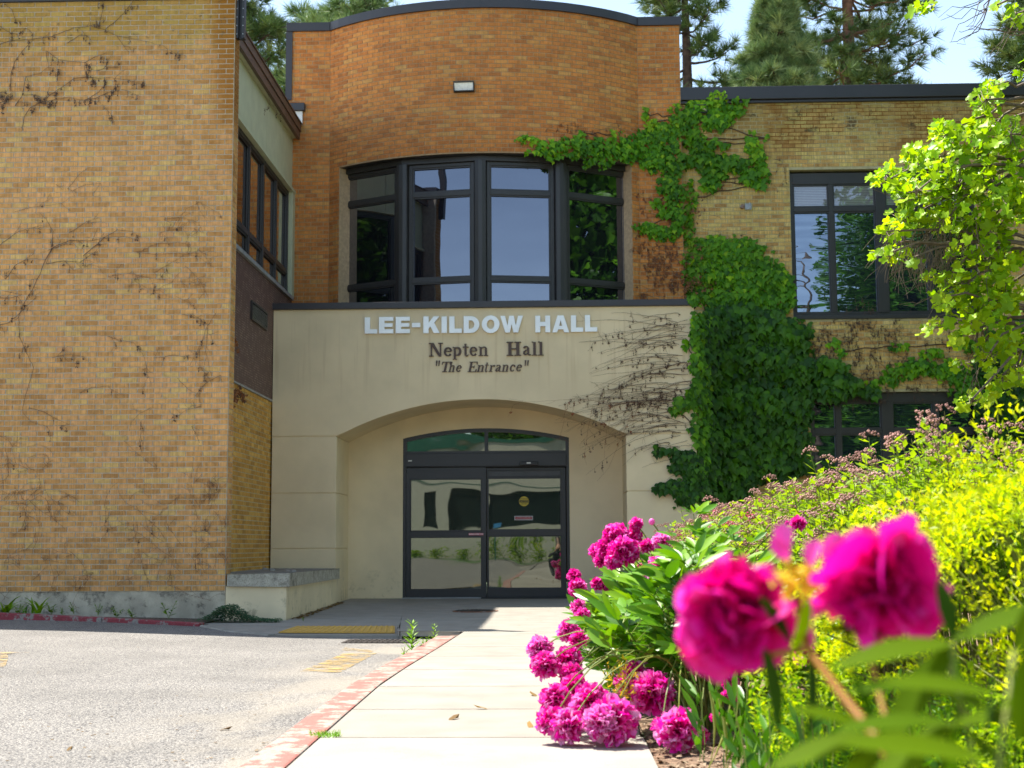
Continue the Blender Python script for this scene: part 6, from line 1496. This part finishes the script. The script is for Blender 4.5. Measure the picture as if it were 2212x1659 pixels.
# ---------------------------------------------------------------- bed soil, mulch, grass
bed = MB(); bx = list(np.linspace(.40, 6.5, 24)); by = list(np.linspace(-5.9, 17.5, 60))
hz = lambda x, y: -.02+.05*min(1, max(0, (x-.42)*1.4))+.012*math.sin(x*9+y*5)*math.sin(y*7)
for i in range(len(bx)-1):
    for j in range(len(by)-1):
        bed.add([(x, y, hz(x, y)) for x, y in ((bx[i], by[j]), (bx[i+1], by[j]), (bx[i+1], by[j+1]), (bx[i], by[j+1]))], [(0, 1, 2, 3)])
tag(bed.build('planting_bed', M['mulch'], smooth=True), kind='structure')
N = 5200; cr = np.random.RandomState(3); P = np.stack([cr.uniform(.40, 1.5, N), cr.uniform(3.2, 7.2, N), np.zeros(N)], -1); P[:, 2] = [hz(p[0], p[1])+.008 for p in P]
chip = ([(-.5, -.25, 0), (.5, -.18, .05), (.42, .25, 0), (-.45, .2, .08)], [(0, 1, 2, 3)])
o = scatter('wood_chips', chip, P, frames(rand_unit(N)*np.array([1, 1, .35]), rand_unit(N)*.5+np.array([0, 0, 1])), cr.uniform(.012, .035, N), cr.random_sample(N), M['chips'], None)
tag(o, 'pale wood chip mulch at the lower edge of the flower bed', 'mulch')
N = 7500; P = np.stack([.60+cr.random_sample(N)**.8*2.2, cr.uniform(2.6, 5.7, N), np.zeros(N)], -1)
keep = ~((P[:, 0] < .85) & (P[:, 1] > 5.0)); P = P[keep]; N = len(P)
hgt = np.interp(P[:, 1], [2.6, 4.5, 5.7], [.22, .30, .34])*cr.uniform(.5, 1.15, N)
an = cr.uniform(0, 2*math.pi, N); ln_ = cr.uniform(.1, .55, N); tipv = np.stack([np.cos(an)*ln_, np.sin(an)*ln_, np.ones(N)], -1); nv = np.stack([np.cos(an), np.sin(an), np.zeros(N)], -1)+cr.normal(size=(N, 3))*.3
o = scatter('grass', T_blade(4, .05, .35), P, frames(tipv, nv), hgt, cr.random_sample(N)*.75, M['grass'], None)
tag(o, 'tall green grass and weeds at the lower right below the peonies', 'grass')
# broad weedy leaves among the grass, seed stalks
wd = thing('weed_clump', 'weeds with pale seed stalks standing in front of the right hand peony bloom', 'weeds', (.7, 5.2, 0))
m = MB(); L = ([], [], [], [], [])
for k in range(110):
    b = Vector((pr.uniform(.55, 1.7), pr.uniform(4.2, 6.1), 0)); t_ = b+Vector((pr.gauss(0, .05), pr.gauss(0, .05), pr.uniform(.15, .42))); C = curve_pts(b, t_, (.02, 0, 0), 4); m.tube(C, .0025, 3, tone=pr.random(), cap=False)
    for j in range(9):
        c = C[0].lerp(t_, .1+.8*j/9); a = pr.uniform(0, 6.28); L[0].append(tuple(c)); L[1].append((math.cos(a), math.sin(a), pr.uniform(.6, 2.2))); L[2].append((math.cos(a), -.5, 1)); L[3].append(pr.uniform(.06, .13)); L[4].append(pr.random()*.55)
for k in range(16):
    b = Vector((pr.uniform(.5, 1.2), pr.uniform(5.0, 6.0), 0)); t_ = b+Vector((pr.gauss(0, .05), 0, pr.uniform(.2, .36))); m.tube(curve_pts(b, t_, (.02, 0, 0), 4), [.002, .002, .006, .007, .003], 5, tone=1)
m.build('stems', M['stem'], wd, 'stuff'); scatter('leaves', T_leaf(.22, 3), L[0], frames(L[1], L[2]), L[3], L[4], M['grass'], wd)

# ---------------------------------------------------------------- small weeds along walls and kerbs
def weed(x, y, z, h, label, kind='leafy', seed=0, n=16, mat='grass', tone=(.2, .9), name='weed', sp=1.0):
    r = random.Random(seed); p = onZ(x, y, z)
    if y < 1335 and x < 500: p = onY(x, y, 16.86 if y < 1321 else 16.62); p.z = z+.01; h = h*1.45
    root = thing(name, label, 'weed', tuple(p)); m = MB(); L = ([], [], [], [], [])
    if kind == 'blade':
        for k in range(n):
            a = r.uniform(0, 6.28); l = r.uniform(.2, .9)*sp; L[0].append((p.x+r.gauss(0, .02), p.y+r.gauss(0, .02), p.z)); L[1].append((math.cos(a)*l, math.sin(a)*l, 1)); L[2].append((math.cos(a), math.sin(a), .1)); L[3].append(h*r.uniform(.6, 1.1)); L[4].append(r.uniform(*tone))
        scatter('blades', T_blade(5, .10, .9), L[0], frames(L[1], L[2]), L[3], L[4], M[mat], root)
    else:
        ns = 3 if kind == 'leafy' else 1
        for s in range(ns if kind != 'upright' else 1):
            a = r.uniform(0, 6.28); t_ = p+Vector((math.cos(a)*h*.45, math.sin(a)*h*.3, h*r.uniform(.6, 1))) if kind == 'leafy' else p+Vector((0, 0, h)); C = curve_pts(p, t_, (0, 0, .02), 4); m.tube(C, .003, 4, tone=.5, cap=False)
            for j in range(n):
                c = p.lerp(t_, .15+.85*j/n); b = j*2.4; L[0].append(tuple(c)); L[1].append((math.cos(b), math.sin(b), .5 if kind != 'upright' else .8)); L[2].append((0, -.1, 1)); L[3].append(h*r.uniform(.25, .42)*(1.15-.5*j/n)); L[4].append(r.uniform(*tone))
        m.build('stems', M['stem'], root, 'stuff'); scatter('leaves', T_leaf(.34 if kind == 'leafy' else .2, 3), L[0], frames(L[1], L[2]), L[3], L[4], M[mat], root)
    return root
weed(12, 1318, .09, .24, 'drooping yellow green clump at the far left by the wall', 'blade', 1, 22, tone=(.6, 1), sp=1.4)
weed(84, 1319, .09, .20, 'upright yellowing iris like blades by the kerb', 'blade', 2, 14, tone=(.7, 1), sp=.5)
weed(40, 1322, .08, .11, 'small leafy weed overhanging the far left kerb', 'leafy', 3, 9)
weed(112, 1326, .08, .12, 'bushy green weed growing on the red kerb, nearest to the iris blades', 'leafy', 4, 12)
weed(56, 1318, .09, .13, 'thin weed against the foundation at far left', 'blade', 5, 7, sp=.5)
weed(134, 1330, .07, .07, 'tiny weed in the crack of the red kerb', 'leafy', 6, 8)
weed(160, 1316, .08, .10, 'thin sprig before the foundation wall', 'leafy', 7, 7)
weed(212, 1320, .06, .10, 'low weed in the dark soil left of the foundation hole', 'leafy', 8, 8)
weed(252, 1332, .04, .11, 'spreading weed at the middle of the red kerb', 'leafy', 9, 12)
weed(288, 1332, .03, .10, 'bright weed at the kerb below the foundation hole', 'leafy', 10, 12, tone=(.5, 1))
weed(365, 1316, .02, .15, 'lone sprig with round leaves near the bench', 'leafy', 11, 7)
weed(890, 1418, -.09, .30, 'tall upright bright green weed at the red kerb', 'upright', 12, 34, tone=(.6, 1), sp=.3)
weed(874, 1420, -.09, .10, 'yellowish seedling left of the tall kerb weed', 'leafy', 13, 7, tone=(.8, 1))
weed(915, 1402, -.09, .14, 'low yellow green weed between the two taller kerb weeds', 'leafy', 14, 12, tone=(.6, 1))
weed(938, 1388, -.09, .18, 'leafy weed at the far end of the red kerb', 'upright', 15, 22, tone=(.6, 1))
weed(655, 1342, 0, .05, 'tiny weed in the pavement joint before the bench', 'leafy', 16, 8)
for k, (x, y) in enumerate(((690, 1589), (705, 1588), (720, 1590))):
    pass
gw = thing('weed', 'strip of grass growing in the sidewalk joint beside the red kerb', 'weed', tuple(onZ(700, 1590, 0))); L = ([], [], [], [], [])
for k in range(170):
    p = onZ(pr.uniform(672, 735), 1590+pr.gauss(0, 2.0), .0); a = pr.uniform(0, 6.28); L[0].append(tuple(p)); L[1].append((math.cos(a), math.sin(a), .5)); L[2].append((0, -.3, 1)); L[3].append(pr.uniform(.015, .045)); L[4].append(pr.uniform(.5, 1))
scatter('blades', T_blade(3, .14, .5), L[0], frames(L[1], L[2]), L[3], L[4], M['grass'], gw)
# creeping ground cover in front of the bench
gc = thing('ground_cover', 'dark green creeping plant at the foot of the bench', 'ground cover', tuple(onZ(520, 1335, 0))); L = ([], [], [], [], [])
for k in range(3000):
    t = pr.random()**1.0; x = pr.gauss(492, 26) if pr.random() < .78 else pr.uniform(520, 602); ztop = .17*math.exp(-((x-492)/38)**2)+.03
    p = onY(min(x, 606), 1334, 16.55); p.z = 0; z = ztop*pr.random()**.6; a = pr.uniform(0, 6.28)
    L[0].append((p.x, p.y+pr.uniform(-.15, .25), max(.0, z))); L[1].append((math.cos(a), math.sin(a), pr.uniform(-.1, .6))); L[2].append((0, -.3, 1)); L[3].append(pr.uniform(.022, .045)); L[4].append(pr.uniform(0, .6))
scatter('leaves', T_leaf(.5, 2), L[0], frames(L[1], L[2]), L[3], L[4], foliage('ground_cover_leaf', [(0, (.02, .07, .035)), (1, (.07, .19, .07))], .2, .5), gc)
# scattered dry leaves
def litter(pts, name, label, zf, sz=(.02, .05), mat='wood_leaf', cat='dry leaf'):
    for k, (x, y, lb) in enumerate(pts):
        p = onZ(x, y, 0); z = zf(p.x, p.y); p = onZ(x, y, z); a = pr.uniform(0, 3); s = pr.uniform(*sz)
        u = Vector((math.cos(a), math.sin(a), .15)); v = Vector((-math.sin(a), math.cos(a), .1))
        m = MB(); m.add([p+Vector((0, 0, .004))+q for q in (-u*s, -u*s*.3-v*s*.35+Vector((0, 0, .006)), u*s*.5-v*s*.25, u*s+Vector((0, 0, .012)), u*s*.4+v*s*.3+Vector((0, 0, .010)), -u*s*.4+v*s*.3+Vector((0, 0, .004)))], [(0, 1, 4, 5), (1, 2, 3, 4)], pr.random())
        o = m.build(name, M[mat], None); tag(o, lb, cat)
litter([(487, 1578, 'curled dry leaf on the asphalt near the lower middle'), (150, 1622, 'yellowish dry leaf on the asphalt at lower left'), (846+640-300, 1500, 'dry leaf against the blooms on the sidewalk')][:2], 'dry_leaf', '', zr)
litter([(1152, 1503, 'long curled leaf lying beside the blooms on the walk'), (1040, 1532, 'withered sprig in the middle of the sidewalk'), (980, 1554, 'brown shred on the sidewalk near a joint'), (1145, 1570, 'fallen magenta petal shred near the blooms')], 'dry_leaf', '', lambda x, y: 0.0, (.03, .06))
m = MB()
for k in range(240):
    x, y = pr.uniform(0, 980), pr.uniform(1355, 1650); p = onZ(x, y, 0)
    if p.x > -1.2: continue
    p = onZ(x, y, zr(p.x, p.y)+.003); s = pr.uniform(.004, .012); m.add([p+Vector((math.cos(a)*s, math.sin(a)*s, .002)) for a in (0, 1.5, 3, 4.6)], [(0, 1, 2, 3)], pr.random()*.5)
for k in range(160):
    p = Vector((pr.uniform(-3.1, .3), pr.uniform(15.5, 22), 0)); p.z = z_walk(p.x, p.y)+.003; s = pr.uniform(.006, .018); m.add([p+Vector((math.cos(a)*s, math.sin(a)*s, .003)) for a in (0, 1.5, 3, 4.6)], [(0, 1, 2, 3)], pr.random())
for k in range(200):
    t = pr.random(); p = Vector((-3.20+pr.uniform(0, .10), 17.1+3.8*t, .0)); p.z = z_walk(p.x, p.y)+.004; s = pr.uniform(.008, .03); m.add([p+Vector((math.cos(a)*s, math.sin(a)*s, pr.uniform(0, .02))) for a in (0, 1.5, 3, 4.6)], [(0, 1, 2, 3)], pr.random()*.6)
tag(m.build('litter', M['wood_leaf'], None, 'stuff'), 'scattered grit and leaf crumbs on asphalt and pavement', 'debris')

# ================================================================ what stands behind the camera (seen in the panes)
OB = thing('brick_building', 'pale hall with dark glazing behind the camera, seen mirrored in the doors', 'building', (-2, -32, 0))
sc_ = 76/F_PX
pw = simple('pale_masonry', (.52, .49, .42), .9, var=.06); green = simple('green_trim', (.02, .12, .08), .5)
m = MB(); op = [(-7.35, -6.35, 1.75, 3.7), (-5.65, -3.95, 1.75, 3.7), (-3.75, .35, 1.75, 3.75), (3, 7, 1.75, 3.7), (10, 14, 1.75, 3.7), (-16, -12, 1.75, 3.7), (-24, -19, 1.75, 3.7)]
m.prism([[(-45, -.3), (40, -.3), (40, 6.3), (-45, 6.3)]]+[[(a, c), (a, d), (b, d), (b, c)] for a, b, c, d in op], toY, -32.3, -32.0); m.build('wall', pw, OB)
MB().box(-45, 40, -32.35, -31.9, 6.3, 6.75).build('roof_band', green, OB); MB().box(-45, 40, -44, -32.36, 0, 6.5).build('building_body', pw, OB)
for a, b, c, d in op:
    MB().box(a, b, -32.22, -32.2, c, d).build('window', simple('dark_glazing', (.012, .02, .02), .15), OB)
MB().box(-45, 40, -31.99, -31.97, 4.15, 4.2).build('trim_line', green, OB)
sg = thing('sign_lettering', 'dark McLAIN HALL letters on the pale hall behind the camera', 'sign', (-6.8, -31.9, 5.6))
for ch_, x in zip('McLAIN HALL', [-5.7, -6.05, -6.3, -6.6, -6.88, -7.08, -7.33, -7.55, -7.8, -8.05, -8.3]):
    if ch_ == ' ': continue
    o = text_mesh(ch_, .42 if ch_ != 'c' else .34, 0, 5.62, -31.93, M['ink'], 'letter', None, .01, 1.0, .008)
    o.data.transform(Matrix.Rotation(math.pi, 4, 'Z') if False else Matrix.Identity(4))
    for v in o.data.vertices: v.co.x = x - v.co.x
    adopt(o, sg)
for k in range(1):
    lawn = MB(); lawn.add([(-60, -31.9, .02), (40, -31.9, .02), (40, -27.6, -.02), (-60, -27.6, -.02)], [(0, 1, 2, 3)]); tag(lawn.build('lawn', simple('lawn_green', (.05, .12, .02), 1, var=.3, scale=8, bstr=.5)), kind='structure')
tag(MB().box(-60, 40, -27.6, -27.4, -.3, .02).build('far_kerb', M['kerb_plain']), kind='structure')
SHP = None
for i, x in enumerate((-7.6, -6.4, -5.1, -3.9, -3.2, -2.0, -1.0, .1, 1.4)):
    root = thing('small_shrub', ['leftmost','second','third','fourth','fifth','sixth','seventh','eighth','ninth'][i]+' small shrub counted along the pale hall behind the camera', 'shrub', (x, -31.0, 0), 'shrubs before the hall behind the camera')
    n = 380; q = np.random.RandomState(i); h = [.6, .9, .7, 1.3, 1.5, 1.2, 1.2, 1.2, 1.6][i]
    P = np.stack([x+q.normal(0, .22, n), -31+q.normal(0, .2, n), q.uniform(.05, h, n)], -1); scatter('leaves', SPLEAF, P, frames(rand_unit(n), rand_unit(n)), np.full(n, .16), q.random_sample(n), M['spirea'], root)
    MB().tube([(x, -31, 0), (x, -31, h*.8)], .03, 5).build('stem', M['bark'], root)
sp = thing('street_sign', 'blue parking sign on a thin green post behind the camera', 'sign', (-3.0, -27.0, 0))
MB().tube([(-3.0, -27, -.1), (-2.95, -27, 2.0)], .035, 8).build('post', green, sp); MB().box(-3.15, -2.8, -26.98, -26.95, 1.75, 2.05).build('plate', simple('blue_sign', (.06, .25, .5), .4), sp)
tag(MB().box(-60, 40, -100, -44.1, -.2, -.15).build('back_lawn', M['soil']), kind='structure')
def round_tree(x, y, h, r0, label, seed):
    root = thing('broadleaf_tree', label, 'tree', (x, y, 0)); q = np.random.RandomState(seed); n = 3200 if y < 0 else 12000; lf_ = (.35, .7) if y < 0 else (.16, .30)
    MB().tube([(x, y, 0), (x+.2, y, h*.55)], [.3, .18], 8).build('trunk', M['bark'], root)
    D_ = rand_unit(n)*(q.random_sample((n, 1))**.33)*np.array([r0, r0, h*.38])*(1+.25*np.sin(q.uniform(0, 6, (n, 1))*3)); P = D_+np.array([x, y, h*.62]); scatter('crown', BROAD, P, frames(rand_unit(n), rand_unit(n)+np.array([0, 0, .6])), q.uniform(*lf_, n), q.uniform(0, .6, n), M['ivy'], root)
round_tree(-1.5, -52, 13, 4.5, 'round tree behind the hall, mirrored low in the bay window', 3); round_tree(9, -50, 15, 5, 'tall tree behind the hall mirrored at right', 4); round_tree(18, -46, 14, 6, 'wide tree far right behind the camera', 5)
round_tree(10.5, -12, 9, 4.0, 'low wide tree behind the camera at right, mirrored in the lower window', 8); round_tree(10.0, 8.0, 12, 2.5, 'leafy tree outside the frame at right, mirrored in the right windows', 6); round_tree(11.2, 16.6, 13.5, 3.6, 'leafy tree beyond the right frame edge, mirrored in the bay', 7)

# photographer crouching behind the lens, seen only as a reflection
PE = thing('person', 'photographer crouching with a camera at the eye, dark clothes', 'person', (.0, -.5, 0))
def skin(name, joints, edges, mat, parent, root_i=0, sub=1):
    me = bpy.data.meshes.new(name); me.from_pydata([j[0] for j in joints], edges, []); me.update(); me.materials.append(mat)
    o = link(name, me, parent); sk = o.modifiers.new('skin', 'SKIN'); sk.use_smooth_shade = True
    lay = me.skin_vertices[0].data
    for i, j in enumerate(joints): lay[i].radius = (j[1], j[1]*(j[2] if len(j) > 2 else 1)); lay[i].use_root = (i == root_i)
    s = o.modifiers.new('sub', 'SUBSURF'); s.levels = sub; s.render_levels = sub; return o
J = [((0, -.62, .26), .15, .9), ((0, -.56, .46), .135, .8), ((0, -.46, .66), .14, .75), ((0, -.42, .77), .06), ((0, -.39, .84), .055),
     ((-.19, -.44, .69), .055), ((-.24, -.32, .50), .045), ((-.07, -.14, .80), .03), ((.19, -.44, .69), .055), ((.24, -.32, .52), .045), ((.08, -.14, .82), .03),
     ((-.12, -.60, .24), .10), ((-.20, -.22, .42), .075), ((-.16, -.48, .09), .055), ((-.17, -.30, .035), .04), ((.12, -.60, .24), .10), ((.22, -.22, .40), .075), ((.17, -.50, .09), .055), ((.18, -.32, .035), .04)]
E_ = [(0, 1), (1, 2), (2, 3), (3, 4), (2, 5), (5, 6), (6, 7), (2, 8), (8, 9), (9, 10), (0, 11), (11, 12), (12, 13), (13, 14), (0, 15), (15, 16), (16, 17), (17, 18)]
skin('body', J, E_, simple('dark_clothes', (.02, .022, .025), .8), PE)
sk_ = simple('skin_tone', (.45, .25, .17), .6)
skin('head', [((0, -.37, .86), .07), ((0, -.35, .93), .088), ((0, -.36, 1.0), .085), ((0, -.37, 1.05), .05)], [(0, 1), (1, 2), (2, 3)], sk_, PE)
skin('hair', [((0, -.43, .93), .09), ((0, -.42, 1.03), .095), ((0, -.36, 1.08), .07)], [(0, 1), (1, 2)], simple('dark_hair', (.02, .014, .01), .5), PE)
for s in (-1, 1):
    skin('hand', [((s*.075, -.15, .81), .028), ((s*.07, -.12, .845), .030), ((s*.072, -.09, .87), .02)], [(0, 1), (1, 2)], sk_, PE)
    for k in range(4): skin('finger', [((s*.078, -.115, .835+k*.017), .0085), ((s*.082, -.075, .838+k*.017), .008), ((s*.06, -.062, .838+k*.017), .007)], [(0, 1), (1, 2)], sk_, PE)
CA = thing('hand_camera', 'black camera held up by the crouching photographer', 'camera', (0, -.08, .87))
m = MB(); m.box(-.065, .065, -.16, -.095, .825, .90); m.box(-.025, .025, -.155, -.10, .90, .925); m.build('camera_body', M['lamp_black'], CA, bevel=.008)
m = MB(); m.tube([(0, -.095, H_CAM), (0, -.015, H_CAM)], [.035, .036], 20); m.build('lens', M['lamp_black'], CA)
